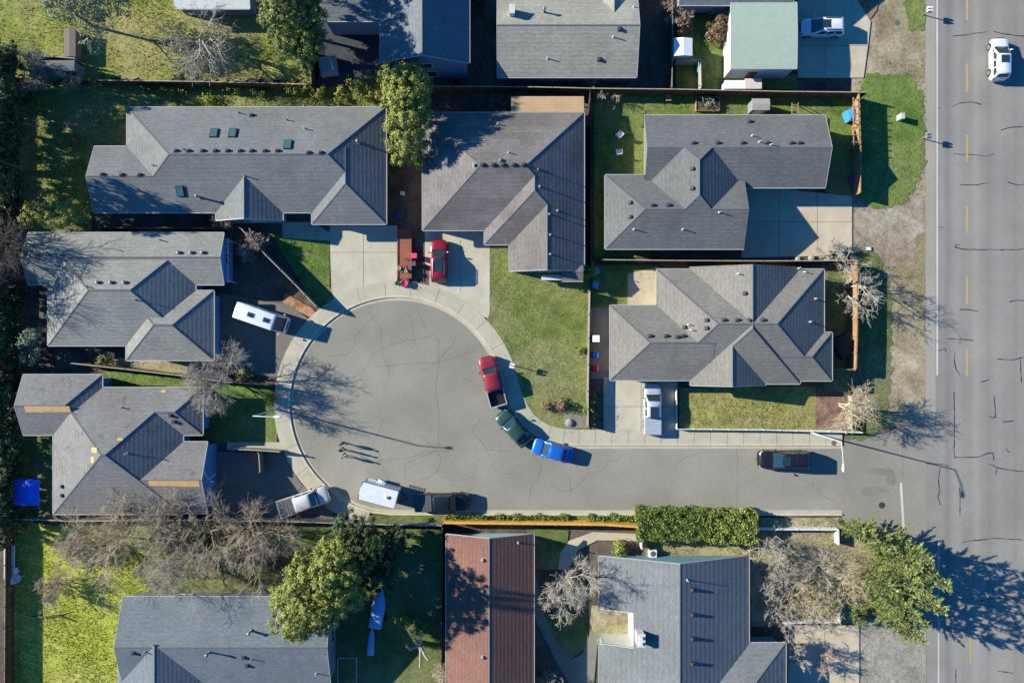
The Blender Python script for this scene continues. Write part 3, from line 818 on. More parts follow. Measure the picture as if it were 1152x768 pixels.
        f.build('bed_liner', M['black_trim'], bo, world=False)
        if bed:
            c = MB(); n = 5; dx = (x1 - x0 - .16) / n
            for k in range(n): c.box((x1 - .08 - dx * (k + .5), 0, zb2 + .018), (dx - .035, W * .9, .05))
            c.box(((x0 + x1) / 2, 0, zb2 - .015), (x1 - x0 - .16, W * .885, .03)); c.build('bed_cover', M[bed], bo, world=False)
    # wheels
    wr = .36 if style != 'sedan' else .33; wx = (h - .185 * L, -h + .2 * L)
    if style == 'pickup': wr = .39
    ty = MB(); ty.tube([(0, -.11, 0), (0, -.09, 0), (0, .09, 0), (0, .11, 0)], [wr * .9, wr, wr, wr * .9], 20)
    rim = MB(); rim.tube([(0, .1, 0), (0, .118, 0)], [wr * .66, wr * .62], 14); rim.tube([(0, -.1, 0), (0, -.118, 0)], [wr * .66, wr * .62], 14)
    first = None
    arch = MB()
    for wx_ in wx:
        for sgn in (1, -1):
            if first is None:
                w = ty.build('wheel', M['tyre'], root, world=False, smooth=True); rim.build('rim', M['alloy'], w, world=False); first = w
            else: w = copy_tree(first, root)
            w.location = (wx_, sgn * (W * .5 - .1), wr)
            pts = [(wx_ + (wr + .07) * math.cos(t), sgn * (W * .5 + .004), wr + (wr + .07) * math.sin(t)) for t in np.linspace(0, math.pi, 11)]
            arch.loft([[(p[0], p[1], p[2]) for p in pts], [(p[0], p[1] - sgn * .08, p[2]) for p in pts]], closed=True, caps=True)
    arch.build('wheel_arch', M['black_trim'], root, world=False)
    # lamps, bumpers, mirrors, grille
    for sgn in (1, -1):
        m = MB(); m.mesh([(h - .04, sgn * .28 * W, zb * .66), (h - .12, sgn * .39 * W, zb * .68), (h - .34, sgn * .462 * W, zb * .78), (h - .42, sgn * .468 * W, zb * .89), (h - .16, sgn * .38 * W, zb * .845), (h - .06, sgn * .28 * W, zb * .79)] , [(0, 1, 2, 3, 4, 5)])
        o = m.build('headlight', M['lamp_glass'], root, world=False); o.location = (.012, sgn * .012, .012)
        m = MB(); m.box((-h + .1, sgn * .39 * W, zb * .82), (.14, .17, .2)); m.build('taillight', M['tail_red'], root, world=False)
        if mirrors:
            m = MB(); m.bar((ws0 - .2, sgn * .47 * W, zb + .02), (ws0 - .22, sgn * .55 * W, zb + .1), .05, .05); m.box((ws0 - .25, sgn * .57 * W, zb + .13), (.13, .19, .17), taper=.85); m.build('mirror', roofpaint or paint if style != 'pickup' else M[trim], root, world=False)
        m = MB()
        for k in range(2 if style != 'van' else 1): m.box((.35 - k * 1.0, sgn * (.5 * W + .008), zb - .17), (.2, .03, .035))
        m.build('door_handle', M[trim], root, world=False)
    m = MB(); m.box((h - .0, 0, zb * .72), (.05, .5 * W, .16)); m.build('grille', M['black_trim'], root, world=False)
    for nm, xx, w in (('front_bumper', h + .01, .8), ('rear_bumper', -h + .0, .84)):
        m = MB(); sg = 1 if xx > 0 else -1
        m.loft([[(xx - sg * .28, -w * .6 * W, .36), (xx - sg * .28, -w * .6 * W, .58)], [(xx - sg * .03, -w * .46 * W, .34), (xx - sg * .03, -w * .46 * W, .6)], [(xx + sg * .05, 0, .34), (xx + sg * .05, 0, .6)], [(xx - sg * .03, w * .46 * W, .34), (xx - sg * .03, w * .46 * W, .6)], [(xx - sg * .28, w * .6 * W, .36), (xx - sg * .28, w * .6 * W, .58)]], closed=False, caps=False)
        m.build(nm, M['chrome'] if style == 'pickup' else paint, root, world=False, recalc=False)
    # wipers and cowl
    m = MB(); m.box((ws0 + .06, 0, zh + .035), (.12, wb * 1.7, .03)); m.build('cowl', M['black_trim'], root, world=False)
    return root

# ---------------------------------------------------------------- people
def person(label, px, py, face_deg, jacket, trousers, hair, seed, bare_arms=False, step=.16, hair_len=.0, turn=0.0):
    """a standing adult, grown from a jointed skeleton; faces face_deg"""
    x, y = G(px, py); root = thing('person', label, 'person', (x, y, 0), 'people standing in the road', R(face_deg))
    J = {'pelvis': (0, 0, .95), 'waist': (.01, 0, 1.08), 'chest': (.02, 0, 1.3), 'neck0': (0, 0, 1.45), 'neck': (.02, 0, 1.53), 'head0': (.03, 0, 1.6), 'head': (.035, 0, 1.68), 'crown': (.02, 0, 1.745)}
    Rr = {'pelvis': (.125, .165), 'waist': (.11, .145), 'chest': (.125, .175), 'neck0': (.075, .095), 'neck': (.055, .055), 'head0': (.082, .07), 'head': (.096, .08), 'crown': (.06, .052)}
    E = [('pelvis', 'waist'), ('waist', 'chest'), ('chest', 'neck0'), ('neck0', 'neck'), ('neck', 'head0'), ('head0', 'head'), ('head', 'crown')]
    for s, n in ((1, 'l'), (-1, 'r')):
        st = step * s
        for k, p, r in (('hip', (0, .1 * s, .9), .095), ('thigh', (.02 + st * .3, .105 * s, .7), .085), ('knee', (.03 + st * .6, .11 * s, .5), .06), ('calf', (.0 + st * .8, .115 * s, .34), .056), ('ankle', (-.02 + st, .12 * s, .09), .04), ('heel', (-.05 + st, .12 * s, .045), .042), ('ball', (.1 + st, .13 * s, .04), .045), ('toe', (.18 + st, .135 * s, .035), .032)):
            J[k + n] = p; Rr[k + n] = (r, r)
        E += [('pelvis', 'hip' + n), ('hip' + n, 'thigh' + n), ('thigh' + n, 'knee' + n), ('knee' + n, 'calf' + n), ('calf' + n, 'ankle' + n), ('ankle' + n, 'heel' + n), ('ankle' + n, 'ball' + n), ('ball' + n, 'toe' + n)]
        for k, p, r in (('sh', (0, .185 * s, 1.42), .065), ('ua', (-.01, .225 * s, 1.28), .052), ('el', (-.01 - st * .2, .245 * s, 1.13), .043), ('fa', (.03 - st * .4, .25 * s, 1.0), .038), ('wr', (.06 - st * .5, .245 * s, .89), .028), ('pa', (.075 - st * .5, .24 * s, .82), .033)):
            J[k + n] = p; Rr[k + n] = (r, r)
        E += [('chest', 'sh' + n), ('sh' + n, 'ua' + n), ('ua' + n, 'el' + n), ('el' + n, 'fa' + n), ('fa' + n, 'wr' + n), ('wr' + n, 'pa' + n)]
        for i, (dy, ln) in enumerate(((.028, .075), (.01, .085), (-.009, .08), (-.027, .062))):
            a = J['pa' + n]; J[f'f{i}a' + n] = (a[0] + dy, a[1] - .002 * s, a[2] - .03); J[f'f{i}b' + n] = (a[0] + dy + .012, a[1] - .012 * s, a[2] - .03 - ln * .55); J[f'f{i}c' + n] = (a[0] + dy + .018, a[1] - .03 * s, a[2] - .03 - ln)
            for q in 'abc': Rr[f'f{i}{q}' + n] = (.0095, .0095)
            E += [('pa' + n, f'f{i}a' + n), (f'f{i}a' + n, f'f{i}b' + n), (f'f{i}b' + n, f'f{i}c' + n)]
        a = J['wr' + n]; J['t0' + n] = (a[0] + .035, a[1] - .01 * s, a[2] - .035); J['t1' + n] = (a[0] + .06, a[1] - .02 * s, a[2] - .075); Rr['t0' + n] = (.012, .012); Rr['t1' + n] = (.01, .01)
        E += [('wr' + n, 't0' + n), ('t0' + n, 't1' + n)]
    J['nose'] = (.125, 0, 1.655); Rr['nose'] = (.016, .014); E.append(('head', 'nose'))
    names = list(J); ix = {k: i for i, k in enumerate(names)}
    me = bpy.data.meshes.new('body'); me.from_pydata([J[k] for k in names], [(ix[a], ix[b]) for a, b in E], [])
    o = bpy.data.objects.new('body', me); C.objects.link(o)
    sk = o.modifiers.new('skin', 'SKIN'); sk.use_smooth_shade = True; sk.branch_smoothing = .3
    for i, k in enumerate(names): me.skin_vertices[0].data[i].radius = Rr[k]
    me.skin_vertices[0].data[ix['pelvis']].use_root = True
    su = o.modifiers.new('sub', 'SUBSURF'); su.levels = su.render_levels = 2
    dg = bpy.context.evaluated_depsgraph_get(); ev = o.evaluated_get(dg); nm = bpy.data.meshes.new_from_object(ev); bpy.data.objects.remove(o)
    body = bpy.data.objects.new('body', nm); C.objects.link(body); body.parent = root; ROOTLOC[body.name] = ROOTLOC[root.name]
    nm.materials.clear()
    for m in (MATS['skin'], jacket, trousers, MATS['shoe']): nm.materials.append(m)
    for p in nm.polygons:
        c = p.center; arm = abs(c.y) > .19 and c.z < 1.36
        if c.z > 1.5: k = 0
        elif arm: k = 0 if c.z < (1.12 if bare_arms else .9) else 1
        elif c.z > .93: k = 1
        elif c.z > .1: k = 2
        else: k = 3
        p.material_index = k
    hm = MB(); n = 12; rings = []
    for i in range(7):
        t = i / 6 * 1.62; rings.append([(.02 - .012 * (1 - math.cos(t)) + .108 * math.sin(t) * math.cos(a) * (1 if math.cos(a) < .3 else .93), .092 * math.sin(t) * math.sin(a), 1.675 + .098 * math.cos(t) - (hair_len * (t / 1.62) if math.cos(a) < .2 else -.035 * (t / 1.62) ** 2)) for a in [2 * math.pi * j / n for j in range(n)]])
    hm.loft(rings, caps=True); hm.build('hair', hair, root, world=False, smooth=True)
    for s in (1, -1):
        m = MB(); m.lathe((.118, .033 * s, 1.672), [(.004, -.011), (.011, -.004), (.011, .004), (.004, .011)], 8); m.build('eye', MATS['black_trim'], root, world=False)
        m = MB(); m.lathe((.02, .086 * s, 1.645), [(.012, -.03), (.02, -.005), (.022, .02), (.01, .035)], 8); m.build('ear', MATS['skin'], root, world=False, smooth=True)
    m = MB(); m.box((.118, 0, 1.612), (.012, .045, .01)); m.build('mouth', MATS['lip'], root, world=False)
    return root

# ---------------------------------------------------------------- street and yard things
def lamp(label, px, py, arm_dir, h=7.2, arm=2.3):
    x, y = G(px, py); root = thing('street_lamp', label, 'street lamp', (x, y, 0), 'street lamps'); d = Vector(arm_dir).normalized()
    m = MB(); m.tube([(0, 0, 0), (0, 0, 2.5), (0, 0, h)], [.11, .09, .065], 12); m.build('pole', MATS['galv_pale'], root, world=False, smooth=True)
    m = MB(); m.lathe((0, 0, 0), [(.2, 0), (.2, .12), (.13, .2), (.12, .4)], 14); m.build('base', MATS['galv_pale'], root, world=False)
    m = MB(); pts = [(d.x * arm * t, d.y * arm * t, h - .05 + .35 * math.sin(t * 1.5)) for t in np.linspace(0, 1, 7)]; m.tube(pts, .05, 8); m.build('arm', MATS['galv_pale'], root, world=False, smooth=True)
    e = Vector(pts[-1]); m = MB(); pr = []
    for t, w, hh in ((-.15, .05, .05), (.05, .12, .09), (.3, .17, .1), (.55, .16, .08), (.7, .06, .04)):
        c = e + d * t; s = Vector((-d.y, d.x, 0)); pr.append([tuple(c + s * w * math.cos(a) + Vector((0, 0, hh * math.sin(a)))) for a in np.linspace(0, 2 * math.pi, 11)[:-1]])
    m.loft(pr); m.build('lamp_head', MATS['lamp_white'], root, world=False, smooth=True)
    return root
def shed(label, x0, y0, x1, y1, h, roof, wall, axis='x', name='shed', pitch=.18, ov=.08):
    a = P(x0, y1, h); b = P(x1, y0, h); cx, cy = (a[0] + b[0]) / 2, (a[1] + b[1]) / 2; lx, ly = b[0] - a[0], b[1] - a[1]
    root = thing(name, label, 'shed', (cx, cy, 0), 'garden sheds')
    m = MB(); w, l = lx / 2 - ov, ly / 2 - ov
    m.box((0, 0, (h - .02) / 2), (2 * w, 2 * l, h - .02)); m.build('wall', wall, root, world=False)
    r = MB(); X, Y = lx / 2, ly / 2; rise = pitch * (Y if axis == 'x' else X)
    if axis == 'x': pts = [(-X, -Y, h), (X, -Y, h), (X, 0, h + rise), (-X, 0, h + rise), (-X, Y, h), (X, Y, h)]
    else: pts = [(-X, Y, h), (-X, -Y, h), (0, -Y, h + rise), (0, Y, h + rise), (X, Y, h), (X, -Y, h)]
    low = [(p[0], p[1], p[2] - .06) for p in pts]
    r.mesh(pts + low, [(0, 1, 2, 3), (3, 2, 5, 4), (6, 9, 8, 7), (9, 10, 11, 8), (0, 6, 7, 1), (1, 7, 8, 2), (2, 8, 11, 5), (5, 11, 10, 4), (4, 10, 9, 3), (3, 9, 6, 0)]); r.build('roof', roof, root, world=False)
    d = MB(); d.box((0, -l - .015, h * .43), (min(1.0, 1.2 * w), .04, h * .82)); d.build('door', MATS['trim'], root, world=False)
    return root
def chair(label, px, py, rz, mat, group='garden chairs'):
    x, y = G(px, py); root = thing('garden_chair', label, 'chair', (x, y, .1), group, R(rz))
    m = MB(); m.box((0, 0, .4), (.58, .56, .05)); m.build('seat', mat, root, world=False)
    m = MB()
    for k in range(5): m.box((-.3 - .06, (k - 2) * .11, .72), (.04, .095, .62))
    m.box((-.36, 0, 1.02), (.05, .56, .06)); m.build('backrest', mat, root, world=False)
    for s in (1, -1):
        m = MB(); m.box((0, s * .32, .62), (.62, .09, .04)); m.bar((.27, s * .32, .4), (.27, s * .32, .61), .05, .05); m.build('armrest', mat, root, world=False)
        for q in (.24, -.28):
            m = MB(); m.bar((q, s * .25, 0), (q * .95, s * .25, .38), .05, .05); m.build('leg', mat, root, world=False)
    return root
def mailbox(label, px, py, rz=0, n=2, col='mail_grey', group='roadside mailboxes', h=1.15):
    x, y = G(px, py); root = thing('mailbox', label, 'mailbox', (x, y, .02), group, R(rz))
    m = MB(); m.box((0, 0, h / 2), (.1, .1, h)); m.build('post', MATS['wood_grey'], root, world=False)
    m = MB(); m.box((0, 0, h + .02), (.5, n * .34, .05)); m.build('shelf', MATS['wood_grey'], root, world=False)
    for i in range(n):
        b = MB(); yy = (i - (n - 1) / 2) * .33; pr = [(-.12, 0), (.12, 0), (.12, .14)] + [(.12 * math.cos(t), .14 + .11 * math.sin(t)) for t in np.linspace(.2, math.pi - .2, 6)] + [(-.12, .14)]
        b.loft([[(xx, yy + q[0], h + .05 + q[1]) for q in pr] for xx in (-.27, .27)]); bo = b.build('box', MATS[col], root, world=False)
        f = MB(); f.box((.1, yy + .14, h + .2), (.14, .02, .06)); f.build('flag', MATS['red_plastic'], bo, world=False)
    return root
def bin_(label, px, py, mat, rz=0, s=1.0, z=.1, group='wheelie bins'):
    x, y = G(px, py); root = thing('wheelie_bin', label, 'bin', (x, y, z), group, R(rz))
    m = MB(); m.loft([[(a * w * s, b_ * w * s, zz * s) for a, b_ in ((-.26, -.26), (.26, -.26), (.26, .26), (-.26, .26))] for zz, w in ((.06, .84), (.95, 1.06))]); m.build('body', mat, root, world=False)
    m = MB(); m.box((.0, 0, .98 * s), (.62 * s, .6 * s, .06 * s), taper=.9); m.bar((-.33 * s, -.2 * s, .95 * s), (-.33 * s, .2 * s, .95 * s), .04, .04); m.build('lid', mat, root, world=False)
    for q in (1, -1):
        m = MB(); m.tube([(-.22 * s, q * .25 * s, .1 * s), (-.22 * s, q * .29 * s, .1 * s)], .1 * s, 12); m.build('wheel', MATS['tyre'], root, world=False)
    return root
# ================================================================ light, sky, camera
sc = bpy.context.scene
W_ = bpy.data.worlds.new('World'); sc.world = W_; W_.use_nodes = True
nt = W_.node_tree; bg = nt.nodes['Background']
sky = nt.nodes.new('ShaderNodeTexSky'); sky.sky_type = 'NISHITA'; sky.sun_disc = False
sky.sun_elevation = R(SUN_EL); sky.sun_rotation = R(-(90 - SUN_AZ)); sky.air_density = 1.0; sky.dust_density = .4; sky.ozone_density = 2.2
mxs = nt.nodes.new('ShaderNodeMix'); mxs.data_type = 'RGBA'; mxs.blend_type = 'MULTIPLY'; mxs.inputs[0].default_value = 1.0; mxs.inputs[7].default_value = (.2, .95, 1.75, 1)
nt.links.new(sky.outputs[0], mxs.inputs[6]); nt.links.new(mxs.outputs[2], bg.inputs['Color']); bg.inputs['Strength'].default_value = SKY
sun = bpy.data.objects.new('sun', bpy.data.lights.new('sun', 'SUN')); C.objects.link(sun)
sun.data.energy = SUN; sun.data.angle = R(.53); sun.data.color = (1, .96, .82)
dv = Vector((math.cos(R(SUN_EL)) * math.cos(R(SUN_AZ)), -math.cos(R(SUN_EL)) * math.sin(R(SUN_AZ)), -math.sin(R(SUN_EL))))
sun.rotation_euler = dv.to_track_quat('-Z', 'Y').to_euler(); sun.location = (-60, 15, 40)
cam = bpy.data.objects.new('camera', bpy.data.cameras.new('camera')); C.objects.link(cam); sc.camera = cam
cam.location = (0, 0, H); cam.rotation_euler = (0, 0, 0); cam.data.sensor_width = 36; cam.data.lens = 24; cam.data.clip_end = 2000
sc.view_settings.view_transform = 'Standard'; sc.view_settings.look = 'None'; sc.view_settings.exposure = EXPO; sc.view_settings.gamma = 1
sc.view_settings.use_curve_mapping = False
sc.cycles.use_denoising = True; sc.cycles.max_bounces = 5; sc.cycles.diffuse_bounces = 2; sc.cycles.glossy_bounces = 2; sc.cycles.transmission_bounces = 3; sc.cycles.caustics_reflective = False
try: sc.cycles.denoiser = 'OPENIMAGEDENOISE'
except Exception: pass

# ================================================================ shared materials
m_plain('gutter_white', A(196, 194, 188), .5, var=.05); m_plain('soffit', A(190, 186, 176), .8); m_plain('trim', A(232, 230, 224), .5, var=.04)
m_plain('vent_dark', (.05, .05, .055, 1), .6); m_plain('galv', (.2, .205, .21, 1), .55, .3); m_plain('galv_pale', (.5, .5, .48, 1), .45, .3)
m_plain('pipe_white', (.42, .42, .41, 1), .6); m_plain('bronze', (.05, .045, .04, 1), .4, .5); m_glass('skyglass', (.06, .12, .13, 1)); m_glass('winglass'); m_glass('glass', (.016, .04, .05, 1)); m_plain('cap_dark', A(112, 111, 113), .9)
m_plain('door_paint', (.2, .06, .04, 1), .5); m_plain('black_trim', (.013, .013, .014, 1), .5); m_plain('tyre', (.016, .016, .016, 1), .9)
m_plain('alloy', (.5, .5, .51, 1), .3, .8); m_glass('lamp_glass', (.5, .5, .5, 1)); m_plain('tail_red', (.25, .012, .012, 1), .2); m_plain('chrome', (.55, .55, .56, 1), .2, .9)
m_plain('lamp_white', (.75, .75, .72, 1), .4); m_plain('skin', (.42, .24, .17, 1), .6, var=.05); m_plain('lip', (.33, .12, .1, 1), .6); m_plain('shoe', (.03, .03, .03, 1), .7)
m_bark('bark', (.11, .085, .065, 1)); m_bark('twig_grey', (.38, .345, .29, 1)); m_bark('twig_pale', (.45, .4, .33, 1)); m_bark('twig_brown', (.40, .32, .26, 1)); m_bark('twig_dark', (.15, .12, .1, 1)); m_bark('twig_tan', (.5, .41, .29, 1))
m_wood('wood_grey', A(150, 140, 128)); m_wood('wood_cedar', A(178, 138, 100), var=.2); m_wood('wood_golden', A(244, 184, 84), var=.18); m_wood('wood_tan', A(178, 142, 106)); m_wood('wood_brown', A(120, 90, 66)); m_wood('wood_dark', (.05, .042, .036, 1))
m_plain('white_vinyl', A(240, 238, 232), .45, var=.04); m_plain('mail_grey', (.3, .31, .32, 1), .5, .3); m_plain('mail_white', (.7, .7, .68, 1), .5); m_plain('red_plastic', (.5, .03, .03, 1), .45)
m_plain('plastic_white', (.75, .76, .76, 1), .5); m_plain('plastic_blue', (.03, .2, .6, 1), .45); m_plain('plastic_pink', (.7, .06, .16, 1), .45); m_plain('plastic_grey', (.09, .095, .1, 1), .5); m_plain('cover_blue', (.2, .36, .6, 1), .6); m_plain('terracotta', (.4, .16, .08, 1), .8)
for nm, c in (('paint_white', (.78, .78, .77, 1)), ('paint_silver', (.55, .58, .62, 1)), ('paint_red', (.34, .012, .03, 1)), ('paint_maroon', (.33, .03, .045, 1)), ('paint_green', (.035, .085, .07, 1)), ('paint_blue', (.015, .16, .62, 1)), ('paint_black', (.016, .018, .023, 1)), ('paint_grey', (.16, .17, .19, 1)), ('paint_pearl', (.66, .64, .6, 1))):
    m_paint(nm, c, .15 if 'white' in nm else .35)
LF = dict(
    olive=m_leaf('leaf_olive', (.06, .09, .025, 1), (.15, .18, .045, 1), (.27, .29, .08, 1)), dark=m_leaf('leaf_dark', (.02, .04, .018, 1), (.055, .085, .03, 1), (.1, .13, .05, 1)),
    yellow=m_leaf('leaf_yellow', (.11, .12, .02, 1), (.24, .24, .04, 1), (.36, .33, .07, 1)), grey=m_leaf('leaf_grey', (.1, .13, .08, 1), (.2, .24, .14, 1), (.32, .35, .24, 1)),
    gold=m_leaf('leaf_gold', (.12, .15, .03, 1), (.27, .28, .055, 1), (.43, .42, .12, 1)), con=m_leaf('leaf_conifer', (.1, .15, .045, 1), (.26, .31, .085, 1), (.44, .45, .16, 1), .12), hedge=m_leaf('leaf_hedge', (.06, .1, .02, 1), (.16, .21, .04, 1), (.27, .31, .07, 1)),
    hedge2=m_leaf('leaf_hedge_light', (.11, .15, .025, 1), (.24, .27, .05, 1), (.36, .38, .1, 1)), weed=m_leaf('leaf_weed', (.07, .12, .02, 1), (.2, .26, .04, 1), (.32, .36, .08, 1)), brown=m_leaf('leaf_brown', (.1, .06, .035, 1), (.22, .14, .085, 1), (.32, .22, .14, 1)))
soil = m_ground('soil', [(.045, .034, .025, 1), (.09, .068, .05, 1), (.15, .12, .09, 1)], .55, 6)
TURF = m_ground('turf', [(.085, .105, .03, 1), (.15, .185, .045, 1), (.21, .235, .065, 1), (.27, .235, .12, 1)], .5, 7)
TURF_G = m_ground('turf_fresh', [(.06, .1, .022, 1), (.115, .175, .035, 1), (.17, .225, .05, 1), (.2, .21, .075, 1)], .5, 7)
TURF_Y = m_ground('turf_lush', [(.25, .28, .033, 1), (.34, .365, .05, 1), (.42, .43, .07, 1), (.41, .37, .11, 1)], .45, 7)
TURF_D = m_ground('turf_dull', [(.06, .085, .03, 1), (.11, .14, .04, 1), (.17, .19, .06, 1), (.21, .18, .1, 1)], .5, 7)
TURF_S = m_ground('turf_straw', [(.15, .16, .04, 1), (.25, .245, .07, 1), (.33, .31, .11, 1), (.25, .2, .1, 1)], .6, 7)
GRAVEL = m_ground('gravel', [A(142, 122, 96), A(182, 166, 138), A(208, 195, 170), A(134, 126, 80)], .3, 8, .35)
MULCH = m_ground('mulch', [(.1, .06, .04, 1), (.19, .115, .08, 1), (.28, .19, .14, 1)], .9, 8)
DRY = m_ground('dry_ground', [(.19, .15, .09, 1), (.33, .275, .17, 1), (.44, .385, .26, 1), (.27, .26, .1, 1)], .5, 8)
asph_st = m_asphalt('asphalt_street', A(156, 151, 138), A(170, 164, 150))
lanes = [((1066 - 576) * .1, .55, .45, A(126, 121, 119)), ((1077 - 576) * .1, .6, .4, A(172, 167, 164)), ((1098 - 576) * .1, .7, .45, A(182, 174, 168)), ((1112 - 576) * .1, .5, .3, A(132, 127, 125)), ((1124 - 576) * .1, .7, .3, A(170, 164, 160)), ((1142 - 576) * .1, .5, .3, A(134, 129, 127))]
asph_rd = m_asphalt('asphalt_road', A(153, 149, 141), A(165, 160, 151), lanes)
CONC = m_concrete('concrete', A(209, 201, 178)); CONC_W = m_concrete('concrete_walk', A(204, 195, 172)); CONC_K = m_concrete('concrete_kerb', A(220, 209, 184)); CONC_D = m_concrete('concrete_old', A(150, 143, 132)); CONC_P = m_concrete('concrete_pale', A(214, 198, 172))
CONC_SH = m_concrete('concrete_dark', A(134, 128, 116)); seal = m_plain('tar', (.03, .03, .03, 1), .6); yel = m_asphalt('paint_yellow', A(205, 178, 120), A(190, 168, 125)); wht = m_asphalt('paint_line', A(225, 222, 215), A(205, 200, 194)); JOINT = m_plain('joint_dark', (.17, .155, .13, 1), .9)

# ================================================================ ground, road, street
g = MB(); g.face([(-900, -900, 0), (900, -900, 0), (900, 900, 0), (-900, 900, 0)]); tag(g.build('ground', soil), kind='structure')
slab('road', [(1041, -3000), (1260, -3000), (1260, 3800), (1041, 3800)], .012, asph_rd, depth=.05)
cx0, cy0, cr = 447, 455, 117.5
KL = [(947, 504), (880, 504), (800, 504), (720, 504), (665, 504), (640, 503.6), (624, 501.5), (610, 497.5), (597, 490.5), (585, 480), (576, 467), (569.5, 453)]
KL += [(cx0 + cr * math.cos(R(t)), cy0 - cr * math.sin(R(t))) for t in np.linspace(8, 229, 46)]
KL += [(384, 556.5), (400, 565), (418, 571), (440, 573.6), (520, 574), (640, 574), (760, 574), (880, 574), (947, 574)]
slab('street', KL + [(948, 586), (965, 594), (985, 600), (1010, 605), (1042, 608), (1042, 466), (1020, 474), (1000, 486), (975, 492), (950, 494)], .006, asph_st, depth=.05)
def offs(L, d):
    out = []
    for i in range(len(L)):
        a, b = L[max(i - 1, 0)], L[min(i + 1, len(L) - 1)]; l = math.dist(a, b); out.append((L[i][0] - (b[1] - a[1]) / l * d, L[i][1] + (b[0] - a[0]) / l * d))
    return out
def strip(name, L, d0, d1, z, mat, z2=None, zlow=0.0):
    a, b = [G(*p) for p in offs(L, d0)], [G(*p) for p in offs(L, d1)]; m = MB(); z2 = z if z2 is None else z2
    for i in range(len(L) - 1):
        m.face([(*a[i], z), (*a[i + 1], z), (*b[i + 1], z2), (*b[i], z2)]); m.face([(*a[i], zlow), (*a[i + 1], zlow), (*a[i + 1], z), (*a[i], z)]); m.face([(*b[i], z2), (*b[i + 1], z2), (*b[i + 1], zlow), (*b[i], zlow)])
    for i in (0, len(L) - 1): m.face([(*a[i], zlow), (*a[i], z), (*b[i], z2), (*b[i], zlow)])
    o = m.build(name, mat, recalc=True)
    if sum(p.normal.z * p.area for p in o.data.polygons if abs(p.normal.z) > .9) < 0: o.data.flip_normals()
    return tag(o, kind='structure')
gut = strip('gutter_pan', KL, -.5, 3.2, .014, CONC_W, .02); kerb = strip('kerb', KL, 3.2, 5.4, .13, CONC_K)
iS = 58
sw = strip('sidewalk', KL[:61], 5.4, 21, .125, CONC_W)
jm = MB(); acc = 0.0
for i in range(1, 61):
    a, b = KL[i - 1], KL[i]; acc += math.dist(a, b); 
    st = 27 if i > 12 else 18.5
    while acc > st:
        acc -= st; t = 1 - acc / math.dist(a, b); q = (a[0] + (b[0] - a[0]) * t, a[1] + (b[1] - a[1]) * t); l = math.dist(a, b); nx, ny = -(b[1] - a[1]) / l, (b[0] - a[0]) / l
        p0, p1 = G(q[0] + nx * 3.4, q[1] + ny * 3.4), G(q[0] + nx * 20.8, q[1] + ny * 20.8); jm.bar((*p0, .127), (*p1, .127), .03, .014)
jm.build('joint_groove', JOINT, sw)
def ragged(pl, amp=3.2, step=5):
    out = []
    for a, b in zip(pl, pl[1:] + pl[:1]):
        k = max(1, int(math.dist(a, b) / step))
        for i in range(k):
            j = amp if i else amp * .3; out.append((a[0] + (b[0] - a[0]) * i / k + rnd.uniform(-j, j), a[1] + (b[1] - a[1]) * i / k + rnd.uniform(-j, j)))
    return out
# driveways and paved pads
DR = [('driveway', [(371, 254), (447, 254), (447, 322), (420, 330), (388, 348), (384, 350), (377, 338), (373, 326)], CONC), ('driveway', [(478, 257), (551, 262), (551, 352), (549, 358), (530, 350), (505, 338), (483, 334), (483, 300), (478, 296)], CONC),
      ('driveway', [(834, 208), (958, 221), (958, 282), (925, 288), (834, 290)], CONC_P), ('driveway', [(679, 424), (762, 424), (762, 487), (679, 487)], CONC), ('driveway', [(897, -60), (963, -60), (963, 0), (979, 25), (976, 51), (971, 88), (940, 88), (897, 88)], CONC_P),
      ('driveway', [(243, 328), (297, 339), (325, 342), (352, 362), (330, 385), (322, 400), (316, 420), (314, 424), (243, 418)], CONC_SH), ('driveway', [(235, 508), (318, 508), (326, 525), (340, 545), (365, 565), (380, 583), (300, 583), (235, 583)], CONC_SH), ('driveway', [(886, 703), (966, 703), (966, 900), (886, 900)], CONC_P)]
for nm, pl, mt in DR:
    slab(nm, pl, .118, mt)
jm = MB()
for a, b in (((409, 262), (409, 322)), ((373, 284), (446, 284)), ((518, 270), (518, 328)), ((919, 216), (919, 283)), ((876, 212), (876, 287)), ((838, 250), (957, 250)), ((721, 428), (721, 485)), ((681, 457), (760, 457)), ((928, 0), (928, 86)), ((899, 52), (975, 52)), ((285, 345), (285, 420)), ((927, 705), (927, 770))):
    jm.bar((*G(*a), .118), (*G(*b), .118), .05, .014)
tag(jm.build('pavement_joints', JOINT), kind='structure')
slab('path', [(256, 497), (318, 497), (318, 506), (256, 506)], .12, CONC_W)
slab('path', [(318, 250), (352, 250), (372, 262), (372, 271), (318, 268)], .115, CONC_W)
slab('patio', [(706, 308), (740, 300), (740, 346), (706, 346)], .11, CONC_P)
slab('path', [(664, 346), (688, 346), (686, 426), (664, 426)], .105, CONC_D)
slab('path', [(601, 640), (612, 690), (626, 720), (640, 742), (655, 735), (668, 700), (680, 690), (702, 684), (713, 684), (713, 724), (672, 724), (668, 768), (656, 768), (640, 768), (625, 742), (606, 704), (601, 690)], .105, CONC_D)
slab('path', [(640, 608), (668, 598), (720, 600), (722, 608), (672, 607), (650, 618), (640, 640), (628, 640), (630, 622)], .105, CONC_P)
slab('gravel_bed', [(666, 680), (702, 684), (713, 684), (713, 724), (672, 724), (664, 700)], .112, DRY)
slab('parking_pad', [(962, 690), (1042, 690), (1042, 900), (962, 900)], .03, m_ground('gravel_pad', [A(140, 133, 120), A(170, 163, 150), A(192, 185, 172), A(156, 142, 122)], .4, 8, .3))
